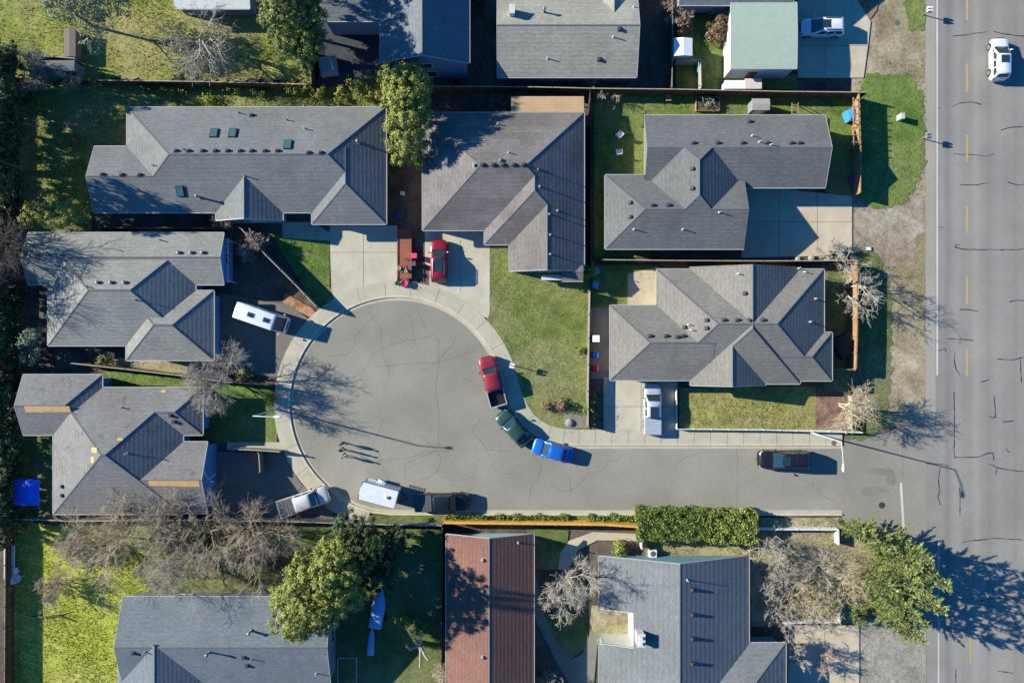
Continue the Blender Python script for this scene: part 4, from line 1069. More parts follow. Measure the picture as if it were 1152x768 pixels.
slab('gravel_shoulder', [(958, -60), (1041, -60), (1041, 470), (1010, 480), (985, 480), (985, 290), (958, 290)], .02, GRAVEL)
slab('gravel_shoulder', [(1000, 600), (1041, 604), (1041, 692), (1000, 692)], .02, GRAVEL)
slab('paved_shoulder', [(1041, -300), (1052.5, -300), (1052.5, 470), (1041, 470)], .017, m_asphalt('asphalt_shoulder', A(182, 174, 162), A(170, 162, 150)), depth=.02)
slab('mulch_bed', [(917, 446), (958, 446), (958, 483), (917, 483)], .115, MULCH)
slab('leaf_bed', [(322, 330), (352, 347), (356, 352), (350, 357), (330, 347), (318, 340)], .115, m_ground('fallen_leaf_bed', [(.15, .06, .03, 1), (.32, .15, .07, 1), (.45, .26, .14, 1)], 1.2, 9))
RB = (m_ground('red_bark', [(.14, .045, .03, 1), (.26, .09, .06, 1), (.36, .16, .1, 1)], 1., 8))
slab('planting_strip', [(128, 402), (240, 402), (245, 421), (195, 419), (130, 410)], .08, DRY)
slab('planting_strip', [(965, 2), (978, -20), (992, -20), (986, 12), (979, 22), (968, 14)], .1, MULCH)
slab('drive_apron', ragged([(960, 230), (1038, 222), (1036, 262), (1020, 296), (990, 302), (962, 286)], 5, 6), .024, m_ground('gravel_worn', [A(142, 128, 108), A(180, 168, 148), A(202, 192, 174), A(146, 122, 104)], .5, 7, .3))
LAWN = {}
def lawn(key, pl, mat, z=.1): LAWN[key] = pl; return slab('lawn', ragged(pl) if key in ('V', 'Vt', 'V2', 'TL', 'BL') else pl, z, mat)
lawn('B', [(551, 279), (560, 272), (660, 272), (663, 330), (663, 487), (640, 487), (612, 482), (592, 468), (580, 446), (572, 410), (558, 376), (546, 356), (551, 350)], TURF)
lawn('A', [(305, 262), (371, 268), (371, 322), (376, 334), (382, 349), (374, 358), (356, 346)], TURF_G)
lawn('D', [(764, 436), (917, 434), (917, 483), (764, 483)], TURF_S)
lawn('F', [(228, 431), (306, 434), (312, 450), (312, 497), (228, 497)], TURF_G)
lawn('Fs', [(116, 416), (195, 424), (238, 430), (238, 440), (116, 440)], TURF_G)
lawn('C', [(668, 104), (966, 106), (966, 222), (930, 222), (928, 205), (840, 205), (730, 215), (730, 290), (668, 290)], TURF_G)
lawn('Dw', [(666, 298), (740, 298), (740, 346), (666, 346)], TURF_G)
lawn('De', [(926, 300), (962, 300), (962, 440), (926, 440)], TURF_D)
lawn('V', [(972, 84), (1024, 84), (1040, 110), (1040, 190), (1022, 225), (985, 236), (966, 222), (966, 106)], TURF_G, .05)
lawn('Vt', [(1012, -40), (1040, -40), (1040, 34), (1020, 34)], TURF_G, .05)
lawn('V2', [(962, 284), (986, 284), (1002, 330), (1002, 440), (996, 478), (976, 492), (950, 494), (958, 484), (962, 430)], TURF_D, .05)
lawn('A2', [(22, 96), (470, 100), (470, 124), (142, 124), (142, 165), (104, 168), (104, 262), (22, 262)], TURF)
lawn('TL', [(-80, -80), (356, -80), (356, 92), (-80, 88)], m_ground('turf_north', [(.12, .14, .03, 1), (.22, .24, .045, 1), (.3, .3, .07, 1), (.34, .28, .14, 1)], .5, 7))
lawn('G', [(760, -40), (824, -40), (824, 78), (896, 84), (896, 101), (760, 101)], TURF_G)
lawn('Fb', [(18, 455), (62, 470), (62, 582), (18, 582)], TURF_D)
lawn('BLb', [(100, 588), (332, 588), (332, 690), (100, 690)], m_ground('brushy_ground', [(.09, .075, .04, 1), (.19, .165, .08, 1), (.28, .245, .13, 1), (.17, .2, .055, 1)], .7, 7), .085)
lawn('BL', [(8, 588), (96, 588), (120, 600), (150, 606), (165, 622), (150, 645), (170, 660), (165, 676), (150, 720), (134, 900), (8, 900)], TURF_Y)
lawn('BM', [(330, 592), (497, 594), (497, 900), (360, 900), (372, 690), (330, 668)], TURF_D)
lawn('S', [(378, 579), (460, 580), (720, 580), (720, 588), (376, 588)], TURF_G, .12)
lawn('K', [(601, 594), (640, 596), (634, 640), (612, 640), (601, 640)], TURF_D)
lawn('K2', [(601, 700), (640, 742), (664, 724), (655, 690), (625, 690), (612, 690)], TURF_D)
lawn('L', [(843, 582), (945, 582), (1000, 600), (1000, 690), (966, 700), (845, 704)], DRY)
lawn('Ln', [(722, 600), (852, 600), (852, 626), (722, 626)], DRY)
blade = m_leaf('grass_blade', (.13, .165, .04, 1), (.24, .28, .07, 1), (.36, .37, .12, 1), .4); blade_y = m_leaf('grass_blade_lush', (.26, .3, .04, 1), (.39, .41, .065, 1), (.5, .5, .11, 1), .45); blade_s = m_leaf('grass_blade_dry', (.17, .18, .045, 1), (.3, .29, .09, 1), (.42, .38, .16, 1), .3)
grass('short green grass growing on the house lawns', [LAWN['B']], .1, blade, 60)
blade_g = m_leaf('grass_blade_fresh', (.08, .125, .03, 1), (.17, .235, .05, 1), (.27, .33, .09, 1), .4)
grass('fresh green grass in the yards around the slate-grey, weathered and charcoal houses', [LAWN[k] for k in ('A', 'F', 'Fs', 'C', 'Dw', 'S', 'G')], .1, blade_g, 60)
grass('rough green grass on the verge beside the main road', [[(960, 84), (1026, 80), (1040, 108), (1040, 192), (1024, 228), (985, 240), (966, 222)], LAWN['Vt'], [(985, 70), (1040, 66), (1040, 100), (978, 88)], [(955, 225), (1010, 225), (990, 240), (958, 236)], [(1024, 100), (1041, 100), (1041, 215), (1020, 228)]], .05, blade_g, 46, name='grass')
grass('lush yellow-green grass in the south-west backyard and behind the long house', [LAWN['BL'], LAWN['A2']], .1, blade_y, 55, (.08, .18), w=.055)
grass('straw-coloured winter grass on the drier yards', [LAWN[k] for k in ('D', 'TL', 'L', 'Ln')], .1, blade_s, 46, (.06, .15), w=.05)
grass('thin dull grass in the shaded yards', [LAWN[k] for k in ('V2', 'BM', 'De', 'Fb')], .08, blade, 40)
# road paint, cracks, covers
def paint(name, items, mat, z, cat=None):
    m = MB()
    for x0, y0, x1, y1 in items: m.box(((x0 + x1) / 2 * .1 - 57.6, 38.4 - (y0 + y1) / 2 * .1, z), ((x1 - x0) * .1, (y1 - y0) * .1, .004))
    return tag(m.build(name, mat), kind='structure')
paint('edge_line', [(1053.2, -300, 1055.2, 60), (1053.3, 60, 1055.2, 240), (1053.3, 240, 1055.3, 422), (1055, 606, 1056.6, 900)], wht, .0195)
paint('yellow_dashes', [(1086.6, y, 1089.2, y + 31) for y in (-88, -8, 72, 152, 231, 311, 392)] + [(1091, 712, 1093, 746), (1091, 792, 1093, 824), (1090.6, 630, 1092.2, 662)], yel, .0165)
m = MB(); a, b = G(1013.5, 543), G(1016.5, 594); m.bar((*a, .013), (*b, .013), .27, .005); tag(m.build('stop_line', wht), kind='structure')
CR = [[(1072, 41), (1084, 40), (1110, 36)], [(1118, 36), (1132, 39), (1158, 42)], [(1071, 120), (1080, 116), (1092, 115), (1104, 118)], [(1126, 147), (1134, 144), (1160, 142)], [(1072, 173), (1090, 174), (1112, 176), (1118, 173)], [(1080, 208), (1098, 208), (1112, 206)], [(1133, 205), (1145, 208), (1160, 207)],
      [(1074, 278), (1082, 280), (1110, 281), (1140, 281), (1160, 279)], [(1076, 279), (1075, 276), (1080, 275)], [(1136, 340), (1140, 338), (1160, 338)], [(1080, 348), (1092, 348), (1100, 350)], [(1064, 381), (1084, 382), (1095, 383)], [(1074, 397), (1073, 405), (1075, 414), (1080, 422)], [(1122, 404), (1138, 405), (1148, 402), (1160, 402)], [(1148, 402), (1149, 430)], [(1042, 393), (1058, 394), (1063, 392), (1064, 396)],
      [(1073.5, 440), (1073.5, 514), (1100, 514), (1112, 509), (1117, 509), (1118, 518)], [(1112, 521), (1122, 526), (1140, 529), (1160, 530)], [(1122, 526), (1120, 534)], [(1042, 521), (1060, 522), (1068, 524)], [(1057, 525), (1056, 540), (1057, 553), (1055, 558), (1058, 568)], [(1079, 548), (1080, 560), (1080, 580)], [(1104, 430), (1112, 427)], [(1118, 446), (1120, 470)], [(1112, 468), (1116, 470), (1120, 468)], [(1128, 474), (1140, 473)], [(1083, 609), (1105, 607), (1120, 605), (1150, 607)], [(1100, 676), (1120, 672), (1160, 676)], [(1122, 754), (1140, 757)], [(1075, 752), (1075, 775)], [(1049, 255), (1062, 256)], [(1048, 305), (1054, 306)], [(1050, 120), (1058, 122)], [(1132, 505), (1136, 509)]]
CS = [[(415, 400), (424, 395), (440, 388)], [(405, 420), (414, 410), (416, 402)], [(424, 412), (470, 408), (492, 408)], [(494, 380), (493, 410), (490, 440), (494, 470), (493, 498)], [(500, 507), (520, 506), (545, 505), (575, 508)], [(430, 517), (455, 516), (480, 508), (505, 506)], [(641, 535), (642, 555)], [(829, 505), (830, 535), (829, 573)], [(1015, 500), (1016, 540)], [(470, 350), (480, 372), (494, 382)]]
rw = random.Random(5)
for sx, sy, a, n in ((370, 400, .5, 14), (410, 345, 1.3, 16), (440, 388, -.9, 9), (492, 408, .4, 12), (404, 420, 2.2, 8), (520, 372, 2.4, 10), (350, 470, .2, 13), (430, 470, .9, 12), (540, 470, 1.9, 14), (494, 498, 1.4, 9), (575, 508, .1, 20), (380, 500, .7, 8), (620, 545, .05, 22), (760, 520, .1, 20), (470, 540, -.1, 12), (900, 540, .1, 12), (520, 420, .8, 9), (450, 350, .4, 7)):
    x, y, pl = sx, sy, [(sx, sy)]
    for _ in range(n):
        a += rw.gauss(0, .32); x += 6.5 * math.cos(a); y += 6.5 * math.sin(a); pl.append((x, y))
    pl = [p for p in pl if (math.dist(p, (447, 455)) < 112) or (p[0] > 555 and 508 < p[1] < 571) or (440 < p[0] and 545 < p[1] < 571)]
    if len(pl) > 2: CS.append(pl)
def cracks(name, L, w, z, mat):
    m = MB()
    for pl in L:
        q = []
        for a, b in zip(pl[:-1], pl[1:]):
            k = max(1, int(math.dist(a, b) / 5))
            for i in range(k): q.append((a[0] + (b[0] - a[0]) * i / k + rnd.uniform(-.5, .5), a[1] + (b[1] - a[1]) * i / k + rnd.uniform(-.5, .5)))
        q.append(pl[-1])
        for a, b in zip(q[:-1], q[1:]): m.bar((*G(*a), z), (*G(*b), z), w * rnd.uniform(.6, 1.3), .003)
    return tag(m.build(name, mat), kind='structure')
cracks('tar_seams', CR, .095, .0145, seal); cracks('street_cracks', CS, .036, .0085, m_plain('crack_dark', (.12, .112, .1, 1), .9))
def cover(label, px, py, r, mat, z=.008, name='manhole_cover', rz=0):
    x, y = G(px, py); root = thing(name, label, 'manhole cover', (x, y, z)); m = MB(); m.lathe((0, 0, 0), [(r, 0), (r, .008), (r * .86, .011)], 20); m.build('ring', MATS['galv'] if 'meter' in name else mat, root, world=False)
    m = MB(); m.lathe((0, 0, 0), [(r * .84, .004), (r * .84, .014), (r * .3, .017)], 20); m.build('lid', mat, root, world=False)
cover('round dark manhole lid in the street beside the stop line', 992, 568, .36, m_plain('iron', (.04, .036, .034, 1), .7))
cover('rusty brown round water meter lid in the sidewalk below the corner lamp', 937.5, 498, .3, m_plain('rust', (.17, .1, .075, 1), .85), .126, 'water_meter_cover')
cover('green round utility lid in the gravel by the north driveway', 1009, 26, .28, m_plain('lid_green', (.06, .13, .1, 1), .7), .03, 'utility_cover')
for nm, pts in (('oil_stain', [(990, 530, 1.2, .5), (1002, 536, .5, 1.2), (982, 552, 1.6, .45)]),):
    m = MB()
    for px, py, rx, ry in pts:
        x, y = G(px, py); n = 18; zs = .0105 + .003 * len(m.f); m.face([(x + rx * (1 + .25 * math.sin(3 * t + px)) * math.cos(t), y + ry * (1 + .3 * math.sin(2 * t + py)) * math.sin(t), zs) for t in [2 * math.pi * i / n for i in range(n)]])
    tag(m.build(nm, m_asphalt('stain', A(141, 136, 125), A(151, 145, 133))), kind='structure')
# ================================================================ houses
sh_a = m_shingle('shingle_slate', A(140, 142, 141), patch=.12); sh_b = m_shingle('shingle_mauve', A(142, 135, 131), A(120, 113, 109), patch=.55); sh_c = m_shingle('shingle_charcoal', A(125, 126, 125), amp=.9)
sh_d = m_shingle('shingle_warm', A(149, 144, 135), amp=.8); sh_e = m_shingle('shingle_silver', A(164, 163, 154), patch=.15); sh_f = m_shingle('shingle_worn', A(148, 146, 144), A(134, 131, 127), moss=A(93, 76, 53)); sh_h = m_shingle('shingle_sand', A(176, 172, 159), patch=.2); sh_g = m_shingle('shingle_blue', A(131, 136, 140))
sh_k = m_shingle('shingle_red', A(149, 110, 97), A(133, 97, 85), amp=1.2); sh_l = m_shingle('shingle_steel', A(138, 141, 142), course=.56, amp=1.2); sh_m = m_shingle('shingle_ash', A(132, 139, 145), amp=.8); flatroof = m_plain('roll_roofing', A(178, 193, 176), .8, var=.06)
w_beige = m_plain('siding_beige', A(196, 184, 164), .8); w_teal = m_plain('siding_teal', A(120, 165, 175), .7); w_teal2 = m_plain('siding_pale_teal', A(186, 214, 222), .7); w_deep = m_plain('siding_deep_blue', (.05, .22, .44, 1), .7); w_blue = m_plain('siding_blue', (.13, .3, .52, 1), .7); w_white = m_plain('siding_white', A(224, 222, 214), .7); w_grey = m_plain('siding_grey', A(140, 145, 150), .8); w_bluegrey = m_plain('siding_slate', (.17, .22, .3, 1), .7); w_tan = m_plain('siding_tan', A(176, 150, 118), .8)
ply = m_wood('bare_plywood', A(236, 190, 130), var=.15)

hA = house('long slate-grey hip roofed house with four skylights beside the round leafy column', [(143, 121, 434, 239, 'x', 'h', 'h'), (106, 165, 190, 239, 'x', 'g', 'n'), (351, 170, 434.5, 252, 'y', 'n', 'h'), (243, 190, 318, 248, 'y', 'n', 'g')], roof=sh_a, wall=w_beige)
vents(hA, [(241, 150), (262, 150), (324, 163)], 'skylight'); vents(hA, [(203, 215)], 'skylight')
vents(hA, [(212, 170), (228, 170), (242, 170), (256, 170), (270, 170), (283, 170), (298, 170), (312, 170), (347, 172), (361, 172), (198, 170), (115, 196.5), (137, 197), (157, 197), (283, 130)], 'box')
vents(hA, [(172, 186), (268, 127), (322, 135), (343, 145), (206, 168), (275, 198)], 'pipe'); vents(hA, [(225, 222), (404, 161)], 'stack')
opening(hA, 2, 'S', 393, 4.9, 'garage'); opening(hA, 3, 'S', 270, 1.6); opening(hA, 0, 'N', 200, 1.5); opening(hA, 0, 'N', 300, 1.8); opening(hA, 0, 'S', 335, 1, 'door'); opening(hA, 1, 'W', 205, 1.2)
hB = house('mauve-grey hip roofed house above the red car driveway, with a tan patio cover behind', [(475.5, 127, 657, 259, 'x', 'h', 'h'), (545, 200, 657, 275, 'y', 'n', 'h'), (573, 210, 657, 305, 'y', 'n', 'g'), (632, 296, 656, 316, 'x', 'n', 'n', 2.72, .4)], roof=sh_b, wall=w_beige)
vents(hB, [(543, 185.5), (555, 185.5), (566, 185.5), (578, 185.5), (589, 185.5)], 'box'); vents(hB, [(534, 186), (563, 181), (484, 182)], 'dome')
vents(hB, [(572, 172), (605, 191), (607, 210), (618, 241), (627, 237), (619, 264), (619, 286), (560, 140)], 'pipe')
opening(hB, 0, 'S', 512, 4.9, 'garage'); opening(hB, 2, 'S', 598, 1.8); opening(hB, 0, 'W', 160, 1.2); opening(hB, 0, 'N', 600, 2.0); opening(hB, 0, 'E', 180, 1.2); opening(hB, 1, 'S', 560, 1, 'door')
hC = house('charcoal granular roof house with an east facing driveway, behind the grey picket boundary', [(725, 130, 928.5, 211, 'x', 'n', 'g'), (725, 130, 837, 280, 'y', 'h', 'h'), (681, 197, 837, 280, 'x', 'h', 'n'), (800, 223, 836.5, 280, 'x', 'n', 'g')], roof=sh_c, wall=w_beige)
vents(hC, [(780, 161), (807, 161), (835, 161), (863, 161), (890, 161), (899, 161), (779, 190), (779, 212), (734, 231), (752, 231), (709, 228), (709, 244), (843, 137)], 'box')
vents(hC, [(854, 160), (867, 163), (846, 153), (713, 258), (768, 258), (809, 239)], 'pipe')
opening(hC, 1, 'E', 232, 2.2); opening(hC, 0, 'S', 880, 4.9, 'garage'); opening(hC, 0, 'N', 780, 1.8); opening(hC, 0, 'N', 880, 1.4); opening(hC, 2, 'S', 740, 1.8); opening(hC, 3, 'E', 250, 1, 'door'); opening(hC, 2, 'W', 238, 1.4)
hD = house('warm grey many-hipped house behind the white vinyl rail at the street corner', [(739, 303, 927, 427, 'x', 'h', 'h'), (686.5, 343.5, 800, 427.5, 'x', 'h', 'n'), (777, 300, 900, 431.5, 'y', 'n', 'h'), (777, 380, 861, 433.5, 'y', 'n', 'g'), (850, 374, 936, 428, 'x', 'n', 'h')], roof=sh_d, wall=w_beige)
vents(hD, [(814, 360), (829, 360), (843, 360), (858, 360), (795, 360), (795, 369), (838, 330), (731, 378), (749, 378), (768, 378), (762, 424 - 45), (770, 368)], 'box')
vents(hD, [(830, 308), (774, 365), (777, 371), (898, 302), (905, 306), (917, 336), (911, 362)], 'pipe')
opening(hD, 1, 'S', 722, 4.9, 'garage'); opening(hD, 3, 'S', 820, 1.8); opening(hD, 2, 'S', 878, 1.2); opening(hD, 0, 'N', 800, 1.6); opening(hD, 4, 'E', 401, 1.4); opening(hD, 0, 'N', 880, 1.4)
hE = house('silver-grey hipped house with a white camper van in its shaded drive', [(31.5, 262, 252, 320, 'x', 'g', 'g'), (54, 268, 220, 388.5, 'x', 'h', 'h'), (142, 327, 240.5, 405, 'x', 'h', 'h')], roof=sh_e, wall=w_blue)
vents(hE, [(201, 284.5), (215, 284.5), (228, 284.5), (54, 287), (68, 287), (40, 287), (110, 318), (125, 318), (140, 318)], 'dome'); vents(hE, [(97, 322), (152, 337), (180, 270)], 'pipe')
opening(hE, 1, 'S', 90, 1.6); opening(hE, 0, 'N', 120, 1.6); opening(hE, 0, 'E', 290, 1.2); opening(hE, 1, 'W', 355, 1.2)
hF = house('weathered house with bare plywood along its ridges and brown moss on the south slope', [(60, 436, 206, 578, 'x', 'h', 'h'), (26, 421.5, 115, 489, 'x', 'g', 'h'), (150, 436, 228, 489, 'x', 'n', 'h'), (140, 497, 233.5, 577, 'x', 'n', 'g')], roof=sh_f, wall=w_deep)
vents(hF, [(137, 458), (143, 510)], 'pipe'); vents(hF, [(70, 547), (70, 557), (192, 467), (196, 474)], 'box')
opening(hF, 0, 'W', 530, 1.6); opening(hF, 1, 'W', 455, 1.2); opening(hF, 0, 'N', 150, 1.5); opening(hF, 1, 'S', 42, 1.2)
# stripped decking along two ridges
for bi, xa, xb, off in ((1, 27, 78, -.3), (3, 168, 225, -.32)):
    b = hF.blocks[bi]; yc = (b.Y0 + b.Y1) / 2; x0 = max(P(xa, 0, 4)[0], b.X0 + .05); x1 = min(P(xb, 0, 4)[0], b.X1 - .1); m = MB(); zr = b.ez + b.p * (b.Y1 - b.Y0) / 2; n = int((x1 - x0) / 1.2) + 1
    for k in range(n):
        u0, u1 = x0 + (x1 - x0) * k / n, x0 + (x1 - x0) * (k + .985) / n; w = .62 + rnd.uniform(-.06, .1)
        m.mesh([(u0, yc - .02, zr + .012), (u1, yc - .02, zr + .012), (u1, yc - w, zr - (w - .02) * b.p + .012), (u0, yc - w, zr - (w - .02) * b.p + .012), (u0, yc - .02, zr - .02), (u1, yc - .02, zr - .02), (u1, yc - w, zr - w * b.p - .02), (u0, yc - w, zr - w * b.p - .02)], [(0, 3, 2, 1), (4, 5, 6, 7), (0, 1, 5, 4), (2, 3, 7, 6), (1, 2, 6, 5), (3, 0, 4, 7)])
    m.build('plywood_strip', ply, hF.roof)
for px, py, w, l in ((106, 506, .55, .8), (104, 517, .6, .45), (135, 494, .6, .25), (184, 440, .5, .25)):
    x, y, z = on_roof(hF, px, py); gx, gy = slope_at(hF, x, y); m = MB(); m.box((0, 0, .012), (w, l, .02)); o = m.build('plywood_patch', ply, hF.roof, world=False); o.location = Vector((x, y, z + .005)) - ROOTLOC[hF.roof.name]; o.rotation_euler = Vector((-gx, -gy, 1)).normalized().to_track_quat('Z', 'Y').to_euler()
hG = house('two-storey house with a south gable and blue-grey siding behind the yellow shrubs', [(428, -40, 528, 71, 'y', 'n', 'g', 4.6, .45), (362, -60, 440, 24, 'x', 'g', 'n', 4.3, .3)], roof=sh_g, wall=w_bluegrey, group='houses on the next street')
opening(hG, 0, 'S', 478, 2.4, 'window', 1.4, 1.3); opening(hG, 0, 'S', 478, 1.8, 'window', 3.6, 1.1)
hH = house('sand-grey gabled house with a tall flue beyond the long boards', [(559.5, -14, 716.5, 87, 'x', 'g', 'g', 2.8, .34), (664, -90, 716, 30, 'y', 'n', 'n', 2.85, .42)], roof=sh_h, wall=w_grey, group='houses on the next street')
vents(hH, [(612, 14)], 'stack'); vents(hH, [(697, 33), (674, 67), (577, 14)], 'box'); vents(hH, [(690, 42), (616, 66), (713, 8)], 'pipe'); opening(hH, 0, 'S', 620, 1.8); opening(hH, 0, 'S', 690, 1.4)
x, y, z = on_roof(hH, 576, 15); m = MB(); m.box((x, y, z + .2), (.5, .9, 1.5)); m.box((x, y, z + .97), (.6, 1.0, .08)); m.build('chimney', w_white, hH.roof)
hI = house('pale green flat garage roof over white walls beside the parked white car', [(822.5, 3, 896.5, 77, 'x', 'g', 'g', 3.3, .035)], roof=flatroof, wall=w_white, group='houses on the next street', cap=False, over=.12, name='garage', cat='garage')
opening(hI, 0, 'E', 40, 4.4, 'garage'); opening(hI, 0, 'S', 850, 1.0, 'door')
hJ = house('blue-grey roofed house cut by the north edge, above the pale green garage', [(764, -110, 892, 6, 'x', 'g', 'g', 3.2, .4)], roof=sh_g, wall=w_bluegrey, group='houses on the next street')
hQ = house('white low roof in the north yard beside the spreading bare tree', [(196, -60, 281, 10, 'x', 'g', 'g', 2.6, .12)], roof=m_plain('white_roofing', A(214, 214, 212), .7), wall=w_grey, group='houses on the next street', cap=False)
hK = house('narrow red-brown shingled house with a pale teal north gable', [(502, 600.5, 600.5, 960, 'y', 'g', 'g', 2.8, .36)], roof=sh_k, wall=w_teal2, gable_mat=w_teal2, gover=.7)
vents(hK, [(543.5, 629.5), (543.5, 664), (543.5, 698), (543.5, 738.5)], 'dome'); vents(hK, [(583, 610)], 'pipe'); opening(hK, 0, 'W', 660, 1.4); opening(hK, 0, 'E', 690, 1.4)
hL = house('steel-grey gabled house with a notched entry court and white chimney', [(674, 625, 842.5, 960, 'y', 'g', 'g', 2.8, .34), (800, 723, 884, 900, 'x', 'n', 'h', 2.75, .34)], roof=sh_l, wall=w_teal, gable_mat=w_teal, cuts=[(600, 684, 711, 724)], gover=.8, wall_gap=((0, 'W'), (P(0, 684, 2.8)[1], P(0, 724, 2.8)[1])))
vents(hL, [(779, 663), (779, 691), (779, 718), (779, 746)], 'box'); vents(hL, [(773, 652), (725, 718)], 'pipe')
opening(hL, 0, 'E', 690, 1.4)
# court walls
m = MB(); a = P(674, 684, 2.8); b = P(711, 724, 2.8)
zr = lambda x: hL.blocks[0].z(x, -30)
m.mesh([(a[0] + .4, a[1] + .02, 0), (b[0] + .02, a[1] + .02, 0), (b[0] + .02, a[1] + .02, zr(b[0]) - .05), (a[0] + .4, a[1] + .02, zr(a[0] + .4) - .05)], [(0, 1, 2, 3)])
m.mesh([(b[0] + .03, a[1], 0), (b[0] + .03, b[1], 0), (b[0] + .03, b[1], zr(b[0]) - .06), (b[0] + .03, a[1], zr(b[0]) - .06)], [(0, 1, 2, 3)])
m.mesh([(a[0] + .4, b[1] - .02, 0), (b[0] + .02, b[1] - .02, 0), (b[0] + .02, b[1] - .02, zr(b[0]) - .05), (a[0] + .4, b[1] - .02, zr(a[0] + .4) - .05)], [(0, 1, 2, 3)])
m.build('court_wall', w_white, hL.root)
m = MB(); m.bar((a[0], a[1] - .04, zr(a[0]) - .06), (b[0], a[1] - .04, zr(b[0]) - .06), .08, .14); m.bar((b[0] - .04, a[1], zr(b[0]) - .08), (b[0] - .04, b[1], zr(b[0]) - .08), .08, .14); m.bar((a[0], b[1] + .04, zr(a[0]) - .06), (b[0], b[1] + .04, zr(b[0]) - .06), .08, .14); m.build('court_fascia', MATS['gutter_white'], hL.roof)
x, y, z = on_roof(hL, 718.5, 714); m = MB(); m.box((x, y, z + .35), (.75, 1.25, 1.9)); m.box((x, y, z + 1.33), (.88, 1.38, .1)); m.box((x, y + .3, z + 1.44), (.3, .3, .18)); m.box((x, y - .3, z + 1.44), (.3, .3, .18)); m.build('chimney', w_white, hL.roof)
hM = house('ash-grey gabled house in the lush south-west yard, half under an evergreen', [(138, 671, 372, 771, 'x', 'g', 'g', 2.7, .33), (133, 718, 233, 900, 'y', 'n', 'g', 2.7, .35)], roof=sh_m, wall=w_grey)
vents(hM, [(236, 733), (283, 709)], 'stack'); vents(hM, [(150, 734), (278, 748), (274, 739)], 'box'); vents(hM, [(163, 733), (356, 757), (283, 741)], 'pipe'); opening(hM, 0, 'E', 720, 1.4); opening(hM, 0, 'N', 200, 1.6); opening(hM, 0, 'W', 700, 1.4)
# patio cover behind the mauve-grey house
root = thing('patio_cover', 'tan timber patio roof built against the mauve-grey house', 'patio cover', (*P(616, 118, 2.6)[:2], 0)); a, b = P(575, 126, 2.6), P(657, 108, 2.6); m = MB(); n = 9
for k in range(n):
    yy = a[1] + (b[1] - a[1]) * (k + .5) / n; m.box(((a[0] + b[0]) / 2, yy, 2.62 - .02 * k), (b[0] - a[0], (b[1] - a[1]) / n - .02, .04))
m.build('roof_boards', m_wood('patio_boards', A(216, 182, 140), var=.18), root); m = MB()
for k in range(8): xx = a[0] + .2 + (b[0] - a[0] - .4) * k / 7; m.bar((xx, a[1] + .05, 2.54), (xx, b[1] - .02, 2.38), .07, .12)
m.build('rafter_frame', MATS['wood_tan'], root)
for xx in (a[0] + .2, (a[0] + b[0]) / 2, b[0] - .2): m = MB(); m.box((xx, b[1] - .15, 1.16), (.12, .12, 2.32)); m.build('post', MATS['wood_tan'], root)
# entry canopies
for lb, x0, y0, x1, y1, hh in (('small white entry canopy on the south wall of the long slate-grey house', 284, 241, 300, 250, 2.5), ('small white bay roof at the south end of the mauve-grey house', 609, 309.5, 631.5, 315, 2.3)):
    a, b = P(x0, y1, hh), P(x1, y0, hh); root = thing('canopy', lb, 'canopy', ((a[0] + b[0]) / 2, (a[1] + b[1]) / 2, 0)); m = MB(); m.box(((a[0] + b[0]) / 2, (a[1] + b[1]) / 2, hh), (b[0] - a[0], b[1] - a[1], .07)); m.build('canopy_board', MATS['trim'], root)
    for xx in (a[0] + .06, b[0] - .06): m = MB(); m.bar((xx, a[1] + .05, hh - .05), (xx, b[1], hh - .6), .05, .05); m.build('bracket', MATS['trim'], root)
# open pergola on the east side of the silver-grey house
a, b = P(247, 318, 2.3), P(256, 268, 2.3); root = thing('pergola', 'white open pergola along the east wall of the silver-grey house', 'pergola', ((a[0] + b[0]) / 2, (a[1] + b[1]) / 2, 0))
m = MB(); m.box((b[0], (a[1] + b[1]) / 2, 2.2), (.1, b[1] - a[1], .14)); m.build('beam', MATS['trim'], root)
for k in range(4): yy = a[1] + (b[1] - a[1]) * (k + .3) / 4; m = MB(); m.box(((a[0] + b[0]) / 2, yy, 2.33), (b[0] - a[0] + .3, .07, .1)); m.build('rafter', MATS['trim'], root)
for yy in (a[1] + .2, b[1] - .2): m = MB(); m.box((b[0], yy, 1.1), (.1, .1, 2.2)); m.build('post', MATS['trim'], root)
# ================================================================ fences
WG, WC, WT, WBn, WD = (MATS[k] for k in ('wood_grey', 'wood_cedar', 'wood_tan', 'wood_brown', 'wood_dark')); WV = MATS['white_vinyl']
pale = m_wood('wood_pale', A(196, 184, 166), var=.15)
fence('weathered board fence with a pale top rail behind the long slate-grey house', [(110, 90.5), (230, 92), (345, 95)], 1.7, WBn, cap=pale)
fence('short grey board fence running up beside the dark pine', [(348.5, 52), (350, 95)], 1.9, WBn, cap=WG)
fence('long board fence with a pale top rail behind the mauve-grey and charcoal houses', [(486, 97), (600, 98), (664, 99.5), (760, 100.5), (880, 103), (975, 104)], 1.8, WBn, cap=pale)
fence('pale topped board fence beside the sand-grey house', [(757, -30), (756.5, 40), (756, 99)], 1.8, WBn, cap=WG)
fence('dark board fence between the mauve-grey house and the shaded yard', [(664, 101), (664.5, 200), (664.5, 298)], 1.8, WD)
fence('tan board fence with a trellis behind the round shrub by the main road', [(966.5, 104), (967.5, 140), (968.5, 167), (968, 217)], 1.8, WT, cap=WT)
fence('grey board fence between the charcoal and warm grey houses', [(676, 292), (760, 293), (860, 293.5), (964, 293)], 1.7, WBn, cap=pale)
fence('cedar board fence between the corner house and the main road', [(964.5, 294), (964.5, 340), (964.2, 378), (963, 415)], 1.9, WC, cap=WC, cap_w=.15)
fence('short cedar board fence closing the side yard of the corner house', [(938, 415.5), (962, 415.5)], 1.8, WT, cap=WT)
